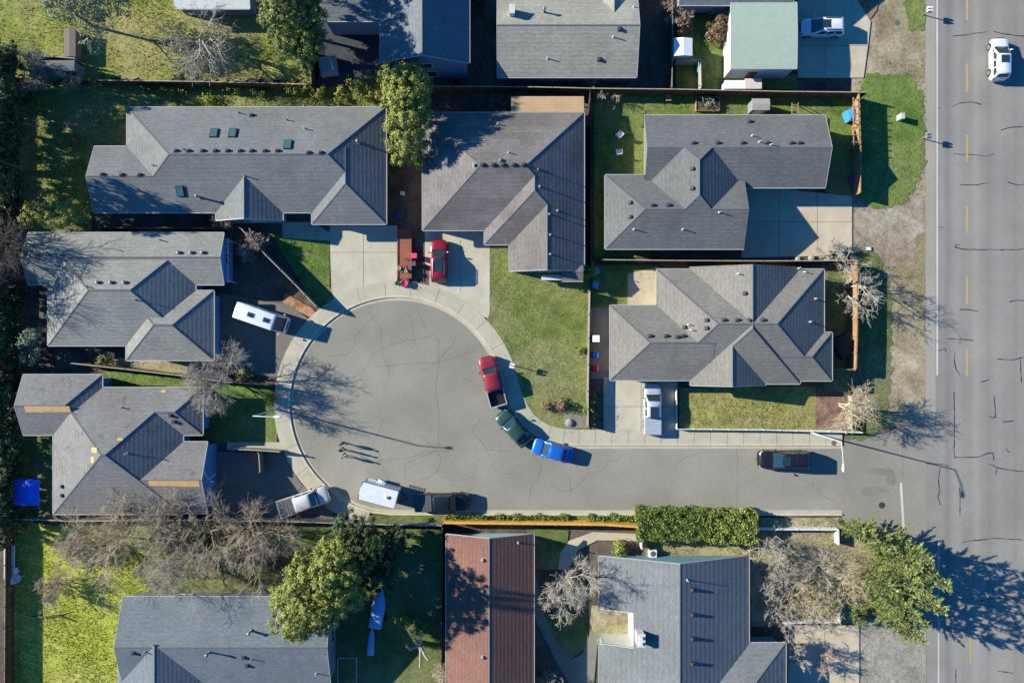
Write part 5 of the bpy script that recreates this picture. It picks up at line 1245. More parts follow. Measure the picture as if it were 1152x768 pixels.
fence('long pale topped fence beside the lawn of the mauve-grey house', [(663.5, 327), (662.5, 380), (661.5, 440), (661.5, 480)], 1.5, WG, cap=pale, cap_w=.13)
fence('diagonal pale topped fence between the camper drive and a green lawn', [(270, 256), (300, 288), (330, 318), (356, 345)], 1.7, WG, cap=pale)
fence('dark board fence in the narrow gap under the long slate-grey house', [(112, 256), (180, 256), (243, 257)], 1.6, WBn, cap=WBn)
fence('slanting pale topped fence between the silver-grey and weathered houses', [(80, 408.5), (140, 415), (196, 421.5), (250, 429), (304, 433)], 1.6, WBn, cap=pale)
fence('grey board fence south of the weathered house and the silver pickup', [(14, 583.5), (83, 586), (180, 585), (240, 585), (327, 586.5), (440, 590), (497, 591)], 1.6, WG, cap=pale)
fence('new golden cedar fence along the south side of the street', [(499, 588), (600, 589), (680, 590), (718, 592.5)], 1.75, MATS['wood_golden'], cap=MATS['wood_golden'], cap_w=.2)
fence('dark topped fence between the shaded yard and the red-brown house', [(497.5, 592), (497, 680), (496, 800)], 1.8, WD, cap=WBn)
fence('grey fence along the west boundary beside the white patio furniture', [(0, 90), (-2, 250), (-2, 420), (0, 580), (6, 612), (5, 800)], 1.5, WBn, cap=WG)
fence('white vinyl fence around the straw-coloured lawn, along the street', [(761, 437), (761.5, 481.5)], .75, WV, 'panel', cap=WV, gap=1.8)
fence('long low white vinyl fence between the straw-coloured lawn and the sidewalk', [(762, 482.5), (860, 483.5), (970, 486.5)], .75, WV, 'panel', cap=WV, gap=1.8)
fence('short tan fence at the east end of the straw-coloured lawn', [(958.5, 446), (958.5, 482)], .9, pale, 'panel', cap=pale)
fence('white rail fence along the street west of the tall conifers', [(853, 595), (943, 595.5), (943.5, 612)], 1.0, WV, 'panel', cap=WV, cap_w=.16)
fence('short white wall beside the trimmed hedge and the golden fence', [(722, 603), (722, 617)], 1.2, WV, 'panel', cap=WV)
fence('white rail fence behind the tangled shrubs at the south driveway', [(880, 700.5), (944, 699.5)], .9, WV, 'panel', cap=WV, cap_w=.16)
fence('short white fence beside the ivy under the conifers', [(945, 680), (945, 699)], .9, WV, 'panel', cap=WV)
fence('weathered fence top between the shaded lawn and the pickup drive', [(258, 505), (285, 506), (314, 508)], 1.5, WG, cap=pale)
fence('short sunlit fence end standing in the pickup drive', [(291, 509), (292.5, 531)], 1.5, WG, cap=pale)
fence('short pale fence between the shed yard and the lawn near the sand-grey house', [(762, 67), (788, 67.5), (789, 99)], 1.5, pale, cap=pale)
fence('old wooden screen in the north-west yard beside the bare bush', [(36, 66), (62, 64), (84, 66)], 1.6, WG, cap=pale)

# ================================================================ vehicles
V_ = MATS
vehicle('white_suv', 'white SUV with a black sunroof driving on the main road', 'car', 1125.5, 66, 90, 4.65, 1.9, 1.68, 'suv', V_['paint_white'], sunroof=(-.75, .1), zc=.9)
vehicle('parked_suv', 'white SUV with roof rails parked on the half shaded north-east driveway', 'car', 925.5, 30.5, 180, 4.9, 1.9, 1.75, 'suv', V_['paint_white'], sunroof=(-.55, .35), rails='black_trim', zc=.9)
vehicle('red_suv', 'bright red SUV parked on the driveway of the mauve-grey house', 'car', 494, 293.5, 90, 4.75, 1.9, 1.7, 'suv', V_['paint_red'], sunroof=(-1.3, .25), rails='chrome', zc=.9)
vehicle('camper_van', 'white camper van with two roof hatches in the shaded west driveway', 'van', 294.5, 357.5, -19, 5.5, 2.0, 2.55, 'van', V_['paint_white'], zc=1.5)
vehicle('red_pickup', 'maroon crew cab pickup with an empty black bed at the kerb', 'pickup truck', 554, 429, 105, 5.7, 1.95, 1.85, 'pickup', V_['paint_maroon'], bedrail=V_['paint_silver'], zc=.9)
vehicle('green_sedan', 'dark green sedan with a sun-struck windshield, between the maroon pickup and blue car', 'car', 578, 482, 132, 4.6, 1.85, 1.48, 'sedan', V_['paint_green'], zc=.8)
vehicle('blue_hatchback', 'bright blue compact car at the kerb, last of the curved row', 'car', 621.5, 507, 164, 4.6, 1.82, 1.55, 'sedan', V_['paint_blue'], zc=.8)
vehicle('black_suv', 'large black SUV with roof cross bars parked on the north kerb of the street', 'car', 882.5, 517, 180, 5.7, 2.05, 1.9, 'suv', V_['paint_black'], rails='black_trim', sunroof=(-.3, .6), zc=.9)
vehicle('silver_pickup', 'silver pickup with a ribbed bed cover parked on the corner house driveway', 'pickup truck', 734.5, 460, 90, 5.7, 1.95, 1.85, 'pickup', V_['paint_silver'], sunroof=(-.95, .35), bed='paint_silver', zc=.9)
vehicle('pearl_pickup', 'pale silver pickup with a dark bed cover parked across the west drive mouth', 'pickup truck', 342, 564, 18, 5.9, 2.0, 1.9, 'pickup', V_['paint_pearl'], bed='plastic_grey', zc=.9)
vehicle('black_pickup', 'black pickup parked on the south kerb in front of the white cargo trailer', 'pickup truck', 497, 565, 1, 6.0, 2.0, 1.9, 'pickup', V_['paint_black'], bed='plastic_grey', zc=.9)
for nm, pts in (('camper_van', ((-.95, 0), (.85, 0))),):
    r_ = bpy.data.objects[nm]
    for q in pts:
        m = MB(); m.box((q[0], 0, 2.6), (.62, .55, .16), taper=.85); o = m.build('roof_hatch', MATS['plastic_grey'], r_, world=False); m = MB(); m.box((q[0], 0, 2.69), (.4, .36, .04)); m.build('hatch_lid', MATS['glass'], o, world=False)
# cargo trailer
x, y, _ = P(425.5, 556.5, 2.3); root = thing('cargo_trailer', 'white box cargo trailer with a roof vent parked behind the black pickup', 'trailer', (x, y, 0), 'vehicles in the street and driveways', R(-15))
m = MB(); L, W2, z0, z1 = 4.1, 2.05, .45, 2.45; e = .08
m.loft([[(-L / 2 + a, s[0] * (W2 / 2 - b), s[1]) for s in ((-1, z0), (1, z0), (1, z1 - .12), (.94, z1 - .02), (0, z1 + .03), (-.94, z1 - .02), (-1, z1 - .12))] for a, b in ((0, .04), (.05, 0), (L - .12, 0), (L - .03, .04), (L, .09))]); m.build('box_body', m_paint('trailer_white', (.68, .7, .72, 1), .05), root, world=False)
m = MB()
for s in (1, -1): m.bar((-L / 2, s * (W2 / 2 - .03), z1 - .03), (L / 2 - .3, s * (W2 / 2 - .03), z1 - .03), .06, .06)
m.bar((-L / 2 + .03, -W2 / 2, z1 - .02), (-L / 2 + .03, W2 / 2, z1 - .02), .06, .06); m.build('trim_rail', MATS['alloy'], root, world=False)
m = MB(); m.box((1.0, .05, z1 + .09), (.42, .42, .14), taper=.8); m.build('roof_vent', MATS['plastic_white'], root, world=False); m = MB(); m.box((1.06, .05, z1 + .17), (.16, .2, .03)); m.build('vent_lid', MATS['black_trim'], root, world=False)
for s in (1, -1):
    m = MB(); m.tube([(-.2, s * (W2 / 2 + .12), .36), (-.2, s * (W2 / 2 - .1), .36)], .35, 18); w = m.build('wheel', MATS['tyre'], root, world=False); m = MB(); m.tube([(-.2, s * (W2 / 2 + .125), .36), (-.2, s * (W2 / 2 + .05), .36)], .2, 14); m.build('rim', MATS['alloy'], w, world=False)
    m = MB(); m.loft([[(-.2 + .48 * math.cos(t), s * (W2 / 2 + d), .38 + .44 * math.sin(t)) for t in np.linspace(0, math.pi, 9)] for d in (-.02, .22)], closed=False, caps=False); m.build('fender', MATS['plastic_white'], root, world=False)
m = MB(); m.bar((L / 2, .6, .5), (L / 2 + 1.0, 0, .5), .07, .09); m.bar((L / 2, -.6, .5), (L / 2 + 1.0, 0, .5), .07, .09); m.tube([(L / 2 + .75, 0, .1), (L / 2 + .75, 0, .75)], .035, 8); m.build('tow_frame', MATS['black_trim'], root, world=False)
m = MB(); m.bar((-L / 2 + .55, W2 / 2 + .2, 1.9), (-L / 2 + 2.4, W2 / 2 + .2, 1.9), .05, .05)
for k in range(7): m.bar((-L / 2 + .6 + k * .28, W2 / 2 + .02, 1.9), (-L / 2 + .6 + k * .28, W2 / 2 + .32, 1.9), .04, .04)
m.bar((-L / 2 + .55, W2 / 2 + .34, 1.9), (-L / 2 + 2.4, W2 / 2 + .34, 1.9), .05, .05); m.build('ladder_rack', MATS['plastic_white'], root, world=False)
# covered boat and canoe
def boat(label, px, py, ang, L, Wd, hull, cover_, z=.5, name='boat', trailer=True):
    x, y, _ = P(px, py, .8); root = thing(name, label, 'boat', (x, y, 0), None, R(ang)); m = MB(); st = []
    for t in np.linspace(0, 1, 10):
        w = Wd / 2 * (math.sin(min(1, (1 - t) * 2.2 + .02) * math.pi / 2)) * (.86 + .14 * min(1, t * 4)) if t < 1 else .02; xx = -L / 2 + L * t
        st.append([(xx, w, z + .5 + .15 * t), (xx, w * .8, z + .15 + .2 * t ** 3), (xx, 0, z + .35 * t ** 4), (xx, -w * .8, z + .15 + .2 * t ** 3), (xx, -w, z + .5 + .15 * t), (xx, -w * .8, z + .5 + .15 * t), (xx, w * .8, z + .5 + .15 * t)])
    m.loft(st); m.build('hull', hull, root, world=False, smooth=True)
    m = MB(); st = []
    for i, t in enumerate(np.linspace(.03, .93, 9)):
        w = Wd / 2 * (math.sin(min(1, (1 - t) * 2.2 + .02) * math.pi / 2)) * .93 + .03; xx = -L / 2 + L * t; zz = z + .54 + .15 * t; rise = (.32 * math.sin(t * math.pi) + .06) * (.6 if not trailer else 1)
        st.append([(xx, w * math.cos(a), zz + rise * math.sin(a)) for a in np.linspace(0, math.pi, 9)])
    m.loft(st); m.build('cover', cover_, root, world=False, smooth=True)
    if trailer:
        m = MB(); m.bar((-L / 2 + .3, .5, .42), (L / 2 + .5, 0, .42), .07, .08); m.bar((-L / 2 + .3, -.5, .42), (L / 2 + .5, 0, .42), .07, .08); m.bar((-L / 2 + 1., -.9, .35), (-L / 2 + 1., .9, .35), .08, .08); m.build('trailer_frame', MATS['galv'], root, world=False)
        for s in (1, -1): m = MB(); m.tube([(-L / 2 + 1., s * .82, .3), (-L / 2 + 1., s * 1.0, .3)], .3, 14); m.build('wheel', MATS['tyre'], root, world=False)
    else:
        for q in (-.9, .9): m = MB(); m.box((q, 0, z / 2 + .04), (.08, Wd, z)); m.build('trestle', WG, root, world=False)
boat('covered pale blue boat on a trailer in the shaded yard beside the evergreen', 426, 683, 80, 4.6, 1.5, MATS['plastic_white'], MATS['cover_blue'])
boat('slim pale canoe on trestles below the covered boat', 417.5, 722, 86, 3.0, .72, MATS['plastic_white'], MATS['cover_blue'], .25, 'canoe', False)

# ================================================================ people, lamps, signs
person('person in a black hooded jacket standing at the back of the group', 387, 497.5, -70, m_plain('cloth_black', (.014, .014, .017, 1), .9), m_plain('cloth_denim_dark', (.02, .026, .04, 1), .9), m_plain('hair_brown', (.045, .025, .015, 1), .6), 1, step=.14)
person('person in dark trousers and a charcoal coat standing in the middle of three', 386, 505, 80, m_plain('cloth_charcoal', (.03, .03, .035, 1), .9), m_plain('cloth_ink', (.016, .016, .022, 1), .9), MATS['hair_brown'], 2, step=.1, hair_len=.1)
person('person in a pale blue-grey top standing closest to the white trailer', 388.5, 512, 100, m_plain('cloth_pale', (.38, .43, .52, 1), .9), m_plain('cloth_denim', (.05, .075, .13, 1), .9), m_plain('hair_dark', (.02, .014, .01, 1), .6), 3, bare_arms=True, step=.2)
lamp('street lamp with its arm reaching over the shaded west lawn, lamp head beside the cul-de-sac', 312, 460, (1, -.02, 0)); lamp('street lamp on the corner by the black SUV, arm over the street', 911, 486, (.02, -1, 0), h=7.4)
def sign(label, px, py, rz, h=2.05):
    x, y = G(px, py); root = thing('street_sign', label, 'sign', (x, y, .1), None, R(rz)); m = MB(); m.tube([(0, 0, 0), (0, 0, h)], .03, 8); m.build('post', MATS['galv'], root, world=False)
    m = MB(); m.box((.0, .02, h - .3), (.45, .012, .6)); m.build('panel', MATS['galv_pale'], root, world=False)
mailbox('white mailbox pair on a post at the kerb beside the maroon pickup', 576, 410.5, 165, 2, 'mail_white', 'cul-de-sac mailboxes', 1.45)
mailbox('grey mailbox pair by the main road near the white driving car', 1038, 17, 180, 2, 'mail_white'); mailbox('grey mailbox pair by the main road beside the long verge lawn', 1037, 156, 180, 2, 'mail_grey')
x, y = G(1010.5, 133.5); root = thing('utility_pedestal', 'pale green utility pedestal standing in the verge grass by the road', 'utility box', (x, y, .05)); m = MB(); m.box((0, 0, .42), (.42, .62, .84), taper=.95); m.build('cabinet', m_plain('pedestal', (.45, .47, .4, 1), .6), root, world=False); m = MB(); m.box((0, 0, .87), (.5, .7, .07), taper=.85); m.build('lid', MATS['pedestal'], root, world=False)
x, y = G(976.5, 280); root = thing('utility_vault', 'small pale square utility box set in the grass by the worn gravel', 'utility box', (x, y, .03)); m = MB(); m.box((0, 0, .07), (.6, .45, .14)); m.build('rim', MATS['wood_grey'], root, world=False); m = MB(); m.box((0, 0, .15), (.48, .34, .03)); m.build('lid', MATS['mail_white'], root, world=False)

# ================================================================ yard things
chair('white garden chair with its back to the fence in the shaded north yard', 696, 153, 130, MATS['plastic_white']); chair('white garden chair facing the charcoal house from the shaded lawn', 695.5, 172.5, 95, MATS['plastic_white'])
chair('light blue garden chair under the round shrub by the pale fence', 671, 305, 40, MATS['cover_blue'], 'blue garden chairs'); chair('light blue garden chair at the top end of the pale topped lawn fence', 670, 321, -20, MATS['cover_blue'], 'blue garden chairs')
shed('small white shed with a white ridged roof beside the tall fence', 758, 43, 779, 63, 2.2, MATS['plastic_white'], w_white, 'y'); shed('white tent-like shed against the long fence', 815, 90.5, 838, 100, 1.7, MATS['plastic_white'], w_white); shed('cream locker shed next to the white tent-like shed', 838, 88.5, 857, 100, 1.8, m_plain('cream', A(226, 214, 200), .7), w_white, pitch=.06)
shed('grey tool shed with a pale ridged roof behind the charcoal house', 846, 111, 866, 124, 1.7, m_plain('shed_roof_grey', A(176, 170, 166), .8), w_grey); shed('dark open lean-to under the north-west wooden screen', 40, 68, 84, 80, 1.9, m_plain('felt', (.12, .125, .13, 1), .9), w_grey)
shed('small tan shed roof strip in the lush grass by the olive trees', 72, 32, 85, 64, 1.3, m_plain('shed_roof_taupe', A(128, 118, 110), .85), w_tan, 'y', pitch=.1)
def planter(label, x0, y0, x1, y1, h, frame, fill, seed, leaf=None, group='planters and raised beds', z=.08):
    a, b = G(x0, y1), G(x1, y0); cx, cy = (a[0] + b[0]) / 2, (a[1] + b[1]) / 2; root = thing('raised_bed', label, 'planter', (cx, cy, z), group); m = MB(); lx, ly = b[0] - a[0], b[1] - a[1]
    for c, d in (((0, -ly / 2), (lx, .07)), ((0, ly / 2), (lx, .07)), ((-lx / 2, 0), (.07, ly - .07)), ((lx / 2, 0), (.07, ly - .07))): m.box((*c, h / 2), (*d, h))
    m.build('frame', frame, root, world=False); m = MB(); m.box((0, 0, h * .4), (lx - .08, ly - .08, h * .8)); m.build('soil_fill', fill, root, world=False)
    if leaf:
        Cn, Nn, s = lobe_leaves([(cx + rnd.uniform(-lx, lx) * .38, cy + rnd.uniform(-ly, ly) * .35, z + h + .1, .25, .25, .25) for _ in range(9)], .1, 14); V, F_ = quads(Cn, Nn, s); link('foliage', fast_mesh('foliage', V, F_, 4), leaf, root)
    return root
planter('timber raised bed of dark soil and withered stems behind the charcoal house', 782, 111, 808, 126, .4, WT, soil, 1, LF['grey'])
# flat trailer between the two front driveways
a, b = P(447.5, 313, .55), P(462.5, 258, .55); tx, ty, tw, tl = (a[0] + b[0]) / 2, (a[1] + b[1]) / 2, b[0] - a[0], b[1] - a[1]
root = thing('utility_trailer', 'long flat trailer with a red-brown plank deck beside the red SUV', 'trailer', (tx, ty, .05), 'vehicles in the street and driveways'); m = MB(); n = 9
for k in range(n): m.box((-tw / 2 + tw * (k + .5) / n, 0, .5), (tw / n - .012, tl, .05))
m.build('deck_boards', m_wood('red_planks', A(178, 106, 84), var=.3), root, world=False)
for s_ in (1, -1):
    m = MB(); m.bar((s_ * (tw / 2 + .03), -tl / 2, .6), (s_ * (tw / 2 + .03), tl / 2, .6), .05, .06)
    for k in range(6): yy = -tl / 2 + .1 + (tl - .2) * k / 5; m.box((s_ * (tw / 2 + .03), yy, .5), (.05, .05, .2))
    m.build('side_rail', MATS['rust'], root, world=False)
    m = MB(); m.tube([(s_ * (tw / 2 - .22), .4, .26), (s_ * (tw / 2 - .02), .4, .26)], .26, 16); m.build('wheel', MATS['tyre'], root, world=False)
m = MB(); m.bar((-.5, -tl / 2, .42), (0, -tl / 2 - .8, .42), .06, .08); m.bar((.5, -tl / 2, .42), (0, -tl / 2 - .8, .42), .06, .08); m.bar((0, -tl / 2 - .7, .05), (0, -tl / 2 - .7, .5), .05, .05); m.build('tow_frame', MATS['black_trim'], root, world=False)
m = MB(); m.box((-.1, -tl / 2 + 1.0, .545), (.9, .7, .035), .2); m.box((.25, -tl / 2 + 2.1, .545), (.5, .35, .035), -.3); m.build('loose_board', MATS['wood_brown'], root, world=False)
def pot(label, px, py, r, h, mat, leaf=None, group='flower pots', z=.12, bush=.3):
    x, y = G(px, py); root = thing('flower_pot', label, 'flower pot', (x, y, z), group); m = MB(); m.lathe((0, 0, 0), [(r * .7, 0), (r, h), (r * 1.1, h), (r * 1.1, h + .05), (r * .9, h + .05), (r * .88, h - .04)], 14); m.build('pot', mat, root, world=False)
    if leaf: Cn, Nn, s = lobe_leaves([(x, y, z + h + bush * .6, bush, bush, bush)], .09, 30); V, F_ = quads(Cn, Nn, s); link('foliage', fast_mesh('foliage', V, F_, 4), leaf, root)
pot('cerise tub at the street end of the flat red trailer', 456, 319, .36, .45, MATS['plastic_pink']); pot('white pot with a dark plant on the flat red trailer', 450.5, 303, .2, .35, MATS['plastic_white'], LF['olive'], z=.58); pot('pale pot with bright leaves on the flat red trailer', 458, 305.5, .18, .3, MATS['plastic_white'], LF['weed'], z=.58); pot('green glazed pot next to the cerise tub', 448, 319, .25, .4, m_plain('glaze_green', (.08, .14, .06, 1), .4), LF['dark'])
bin_('pink lidded bin beside the red SUV', 467.5, 289, MATS['plastic_pink']); bin_('grey bin just below the pink lidded bin', 466.5, 297.5, MATS['plastic_grey'], s=.9)
bin_('white pedestal sized bin in the narrow gap beside the dark hedge strip', 454, 219, MATS['plastic_white'], s=.7); bin_('dark blue bin against the long slate-grey house, by the front drive', 451, 244, m_plain('bin_navy', (.03, .06, .12, 1), .5), s=1.2)
bin_('pale square storage bin on the side path of the corner house', 669, 381, MATS['plastic_white'], s=1.3); bin_('blue recycling bin on the side path of the corner house', 669, 399, MATS['plastic_blue']); bin_('red bin at the gate of the corner house side path', 669, 414, MATS['red_plastic'])
for k, (nm, y_) in enumerate((('first', 443), ('second', 452), ('third', 460.5), ('fourth', 469), ('last', 477))):
    pot(f'clipped yellow-green ball shrub, {nm} of the row counted from the red bin towards the street', 666, y_, .28, .35, MATS['terracotta'], LF['yellow'], 'ball shrubs in a row by the corner driveway', bush=.42)
x, y = G(751, 112); root = thing('crate', 'tan wooden crate at the foot of the long fence on the shaded lawn', 'crate', (x, y, .1)); m = MB()
for k in range(5): m.box((0, (k - 2) * .15, .5), (.55, .13, .03)); m.box((.28, (k - 2) * .15, .25), (.03, .13, .5)); m.box((-.28, (k - 2) * .15, .25), (.03, .13, .5))
m.build('slat_box', WT, root, world=False)
# covered pool, barbecue, misc covers
def covered(name, label, cat, px, py, lx, ly, h, mat, rz=0, z=.08, sag=.08, legs=False, frame=None):
    x, y = G(px, py); root = thing(name, label, cat, (x, y, z), None, R(rz)); m = MB(); n = 8; top = []
    for j in range(n + 1):
        for i in range(n + 1):
            u, v = i / n - .5, j / n - .5; rr = max(abs(u), abs(v)) * 2; top.append((u * lx, v * ly, h - sag * (1 - rr ** 2) * (1 + .5 * math.sin(5 * u + 3 * v)) - (.06 if rr > .97 else 0) + rnd.uniform(-.012, .012)))
    idx = [i for i in range(n + 1)] + [(n + 1) * j + n for j in range(1, n + 1)] + [(n + 1) * n + i for i in range(n - 1, -1, -1)] + [(n + 1) * j for j in range(n - 1, 0, -1)]
    F_ = [(j * (n + 1) + i, j * (n + 1) + i + 1, (j + 1) * (n + 1) + i + 1, (j + 1) * (n + 1) + i) for j in range(n) for i in range(n)]; k = len(top); dz = h - .12 if legs else .02
    V = top + [(top[i][0] * 1.01, top[i][1] * 1.01, dz) for i in idx]
    F_ += [(idx[i], k + i, k + (i + 1) % len(idx), idx[(i + 1) % len(idx)]) for i in range(len(idx))]; m.mesh(V, F_); m.build('cover', mat, root, world=False, smooth=True)
    if legs:
        for s in (1, -1):
            for q in (1, -1): m = MB(); m.tube([(s * lx * .46, q * ly * .46, 0), (s * lx * .46, q * ly * .46, h - .1)], .035, 8); m.build('leg', frame or MATS['galv'], root, world=False)
    return root
covered('canopy_tent', 'bright blue tarpaulin canopy in the shaded yard of the weathered house', 'canopy', 43, 549.5, 2.85, 2.85, 1.9, m_plain('tarp_blue', (.02, .12, .75, 1), .4), legs=True, sag=-.25)
covered('covered_grill', 'blue covered grill on the sunny strip beside the trellis fence', 'grill', 953.5, 132, 1.1, 1.2, .9, m_plain('cover_teal', (.05, .25, .5, 1), .6), 20, .1, -.12)
covered('tarp_pile', 'pale tarpaulin pile on the dark deck below the yellow-green shrubs', 'tarpaulin', 371, 77, 1.9, 2.0, .8, m_plain('tarp_pale', (.3, .33, .36, 1), .7), 8, .05, -.2)
covered('tarp_pile', 'pale blue-white folded cover in the shade of the north-west house gap', 'tarpaulin', 21, 273, .8, 2.2, .7, m_plain('tarp_white', (.5, .58, .68, 1), .6), 0, .05, -.1)
covered('playhouse_tub', 'magenta plastic tub in the dark strip by the trellis fence', 'tub', 958, 203, .9, .9, .5, m_plain('magenta', (.35, .03, .14, 1), .5), 0, .1, .15)
covered('fire_pit_cover', 'dark round-cornered cover in the side yard of the corner house', 'cover', 948, 388, 2.3, 2.4, .9, m_plain('cover_dark', (.02, .022, .026, 1), .8), 30, .08, -.1)
x, y, _ = P(380, 30, .9); root = thing('round_table', 'pale round table on the dark deck beside the blue-grey house', 'table', (x, y, .05)); m = MB(); m.lathe((0, 0, .7), [(.5, 0), (.52, .03), (.5, .05)], 20); m.build('table_top', MATS['plastic_white'], root, world=False); m = MB(); m.lathe((0, 0, 0), [(.3, 0), (.05, .08), (.05, .7)], 12); m.build('pedestal', MATS['plastic_white'], root, world=False)
slab('deck', [(354, 24), (428, 24), (428, 96), (354, 96)], .1, m_wood('deck_dark', (.05, .055, .065, 1)))
# west boundary furniture
x, y, _ = P(9.5, 632, .8); root = thing('patio_sofa', 'long white patio sofa against the west boundary fence', 'sofa', (x, y, .1)); m = MB(); m.box((.1, 0, .4), (.7, 3.6, .16)); m.build('seat', MATS['plastic_white'], root, world=False); m = MB(); m.box((-.3, 0, .65), (.12, 3.6, .5)); m.build('backrest', MATS['plastic_white'], root, world=False)
for q in (-1.6, 1.6):
    m = MB(); m.box((.1, q, .16), (.6, .08, .33)); m.build('leg', MATS['galv'], root, world=False)
chair('white garden chair below the long patio sofa', 21, 640, 200, MATS['plastic_white'], 'white patio chairs'); chair('white garden chair turned away from the long patio sofa', 24, 648, 60, MATS['plastic_white'], 'white patio chairs')
x, y, _ = P(11, 652, .5); root = thing('cool_box', 'white cool box at the south end of the long patio sofa', 'box', (x, y, .1)); m = MB(); m.box((0, 0, .25), (.75, .85, .5), taper=1.06); m.build('body', MATS['plastic_white'], root, world=False); m = MB(); m.box((0, 0, .54), (.82, .92, .08)); m.build('lid', MATS['plastic_white'], root, world=False)
# play frames and arches
def frame_thing(name, label, cat, bars, mat, group=None, w=.07):
    z_ = thing(name, label, cat, (*G((bars[0][0][0] + bars[-1][1][0]) / 2, (bars[0][0][1] + bars[-1][1][1]) / 2), 0), group); posts = 0
    m = MB()
    for a, b in bars:
        p, q = P(*a), P(*b)
        if abs(p[2] - q[2]) > .8 and math.dist(p[:2], q[:2]) < .4: mm = MB(); mm.bar(p, q, w, w); mm.build('post', mat, z_)
        else: m.bar(p, q, w, w)
    m.build('frame', mat, z_); return z_
tr = []
for yy in range(112, 166, 8): tr += [((959, yy, 2.1), (968, yy, 2.1))]
tr += [((960, 110, 2.0), (960.5, 166, 2.0)), ((960, 110, 0.1), (960, 110, 2.0)), ((960.5, 165, 0.1), (960.5, 165, 2.0)), ((960.2, 138, .1), (960.2, 138, 2.0))]
frame_thing('trellis', 'tan timber trellis arbor along the inside of the east fence', 'trellis', tr, WT, w=.09)
frame_thing('garden_arch', 'small timber arch at the corner of the charcoal house', 'arch', [((891, 116, .1), (891, 116, 2.0)), ((898, 116, .1), (898, 116, 2.0)), ((891, 130, .1), (891, 130, 2.0)), ((898, 130, .1), (898, 130, 2.0)), ((891, 116, 2.0), (891, 130, 2.0)), ((898, 116, 2.0), (898, 130, 2.0)), ((891, 118, 2.0), (898, 118, 2.0)), ((891, 123, 2.0), (898, 123, 2.0)), ((891, 128, 2.0), (898, 128, 2.0))], WT)
fr = MATS['galv_pale']
frame_thing('dog_run', 'pale metal dog run frame in the dark yard beside the ash-grey house', 'dog run', [((380, 740, 1.6), (380, 790, 1.6)), ((401, 740, 1.6), (401, 790, 1.6)), ((380, 740, 1.6), (401, 740, 1.6)), ((381, 740, 0), (380, 740, 1.6)), ((400, 740, 0), (401, 740, 1.6)), ((381, 766, 0), (380, 766, 1.6)), ((400, 766, 0), (401, 766, 1.6))], fr)
frame_thing('clothes_frame', 'pale frame with a small turquoise seat in the shed yard', 'swing', [((786, 70, 0), (786, 70, 1.9)), ((786, 96, 0), (786, 96, 1.9)), ((786, 70, 1.9), (786, 96, 1.9))], fr)
x, y, _ = P(786, 79, .5); root = thing('swing_seat', 'turquoise swing seat hanging below the pale frame', 'swing seat', (x, y, .1)); m = MB(); m.box((0, 0, .45), (.45, .7, .06)); m.box((-.2, 0, .65), (.05, .7, .35)); m.build('seat', m_plain('turquoise', (.1, .42, .42, 1), .5), root, world=False)
for s in (1, -1): m = MB(); m.tube([(0, s * .3, .45), (.0, s * .3, 1.85)], .012, 6); m.build('rope', MATS['galv'], root, world=False)
x, y, _ = P(788, 11, .5); root = thing('play_ring', 'black ringed trampoline with a red cover pad in the north yard', 'trampoline', (x, y, .1)); m = MB(); pts = [(1.15 * math.cos(t), .65 * math.sin(t), .5) for t in np.linspace(0, 2 * math.pi, 25)]; m.tube(pts, .06, 8, caps=False); m.build('ring', MATS['black_trim'], root, world=False); m = MB(); m.lathe((0, 0, .47), [(1.08, 0), (1.08, .02)], 24, sy=.56); m.build('mat', m_plain('pad_red', (.2, .04, .06, 1), .7), root, world=False)
for t in (.7, 2.4, 3.9, 5.5): m = MB(); m.tube([(1.1 * math.cos(t), .62 * math.sin(t), 0), (1.1 * math.cos(t), .62 * math.sin(t), .5)], .04, 6); m.build('leg', MATS['galv'], root, world=False)
# bench and air conditioner by the teal gable
x, y = G(733, 620); root = thing('air_conditioner', 'square white air conditioner beside the teal gable under the hedge', 'air conditioner', (x, y, .05)); m = MB(); m.box((0, 0, .4), (.8, .8, .8)); m.build('cabinet', MATS['plastic_white'], root, world=False); m = MB(); m.lathe((0, 0, .8), [(.32, 0), (.3, .03), (.1, .04)], 18); m.build('fan_grille', MATS['plastic_grey'], root, world=False)
def rock(label, px, py, r, seed, z=.1):
    x, y = G(px, py); rs = random.Random(seed); root = thing('rock', label, 'rock', (x, y, z), 'garden rocks'); m = MB(); pr = []
    for zz, w in ((-.1, .8), (.15, 1), (.45, .85), (.65, .45)): pr.append([(r * w * math.cos(t) * rs.uniform(.8, 1.15), r * w * math.sin(t) * rs.uniform(.75, 1.1), r * zz) for t in np.linspace(0, 2 * math.pi, 10)[:-1]])
    m.loft(pr); m.build('stone', m_plain('rock_grey', (.3, .28, .25, 1), .9, var=.3), root, world=False)
rock('pale flat rock at the sidewalk corner of the sunny lawn', 640, 475, .5, 1); rock('large pale boulder among the bare stems at the gravel edge', 946, 289, .5, 2); rock('brown boulder beside the paved court of the charcoal house', 933, 290, .45, 3); rock('grey boulder in the row edging the charcoal house court', 912, 291, .4, 4); rock('rounded boulder at the west end of the edging row', 897, 291.5, .35, 5)
slab('paver', [(634, 464), (660, 468), (660, 481), (634, 481)], .125, CONC_D)

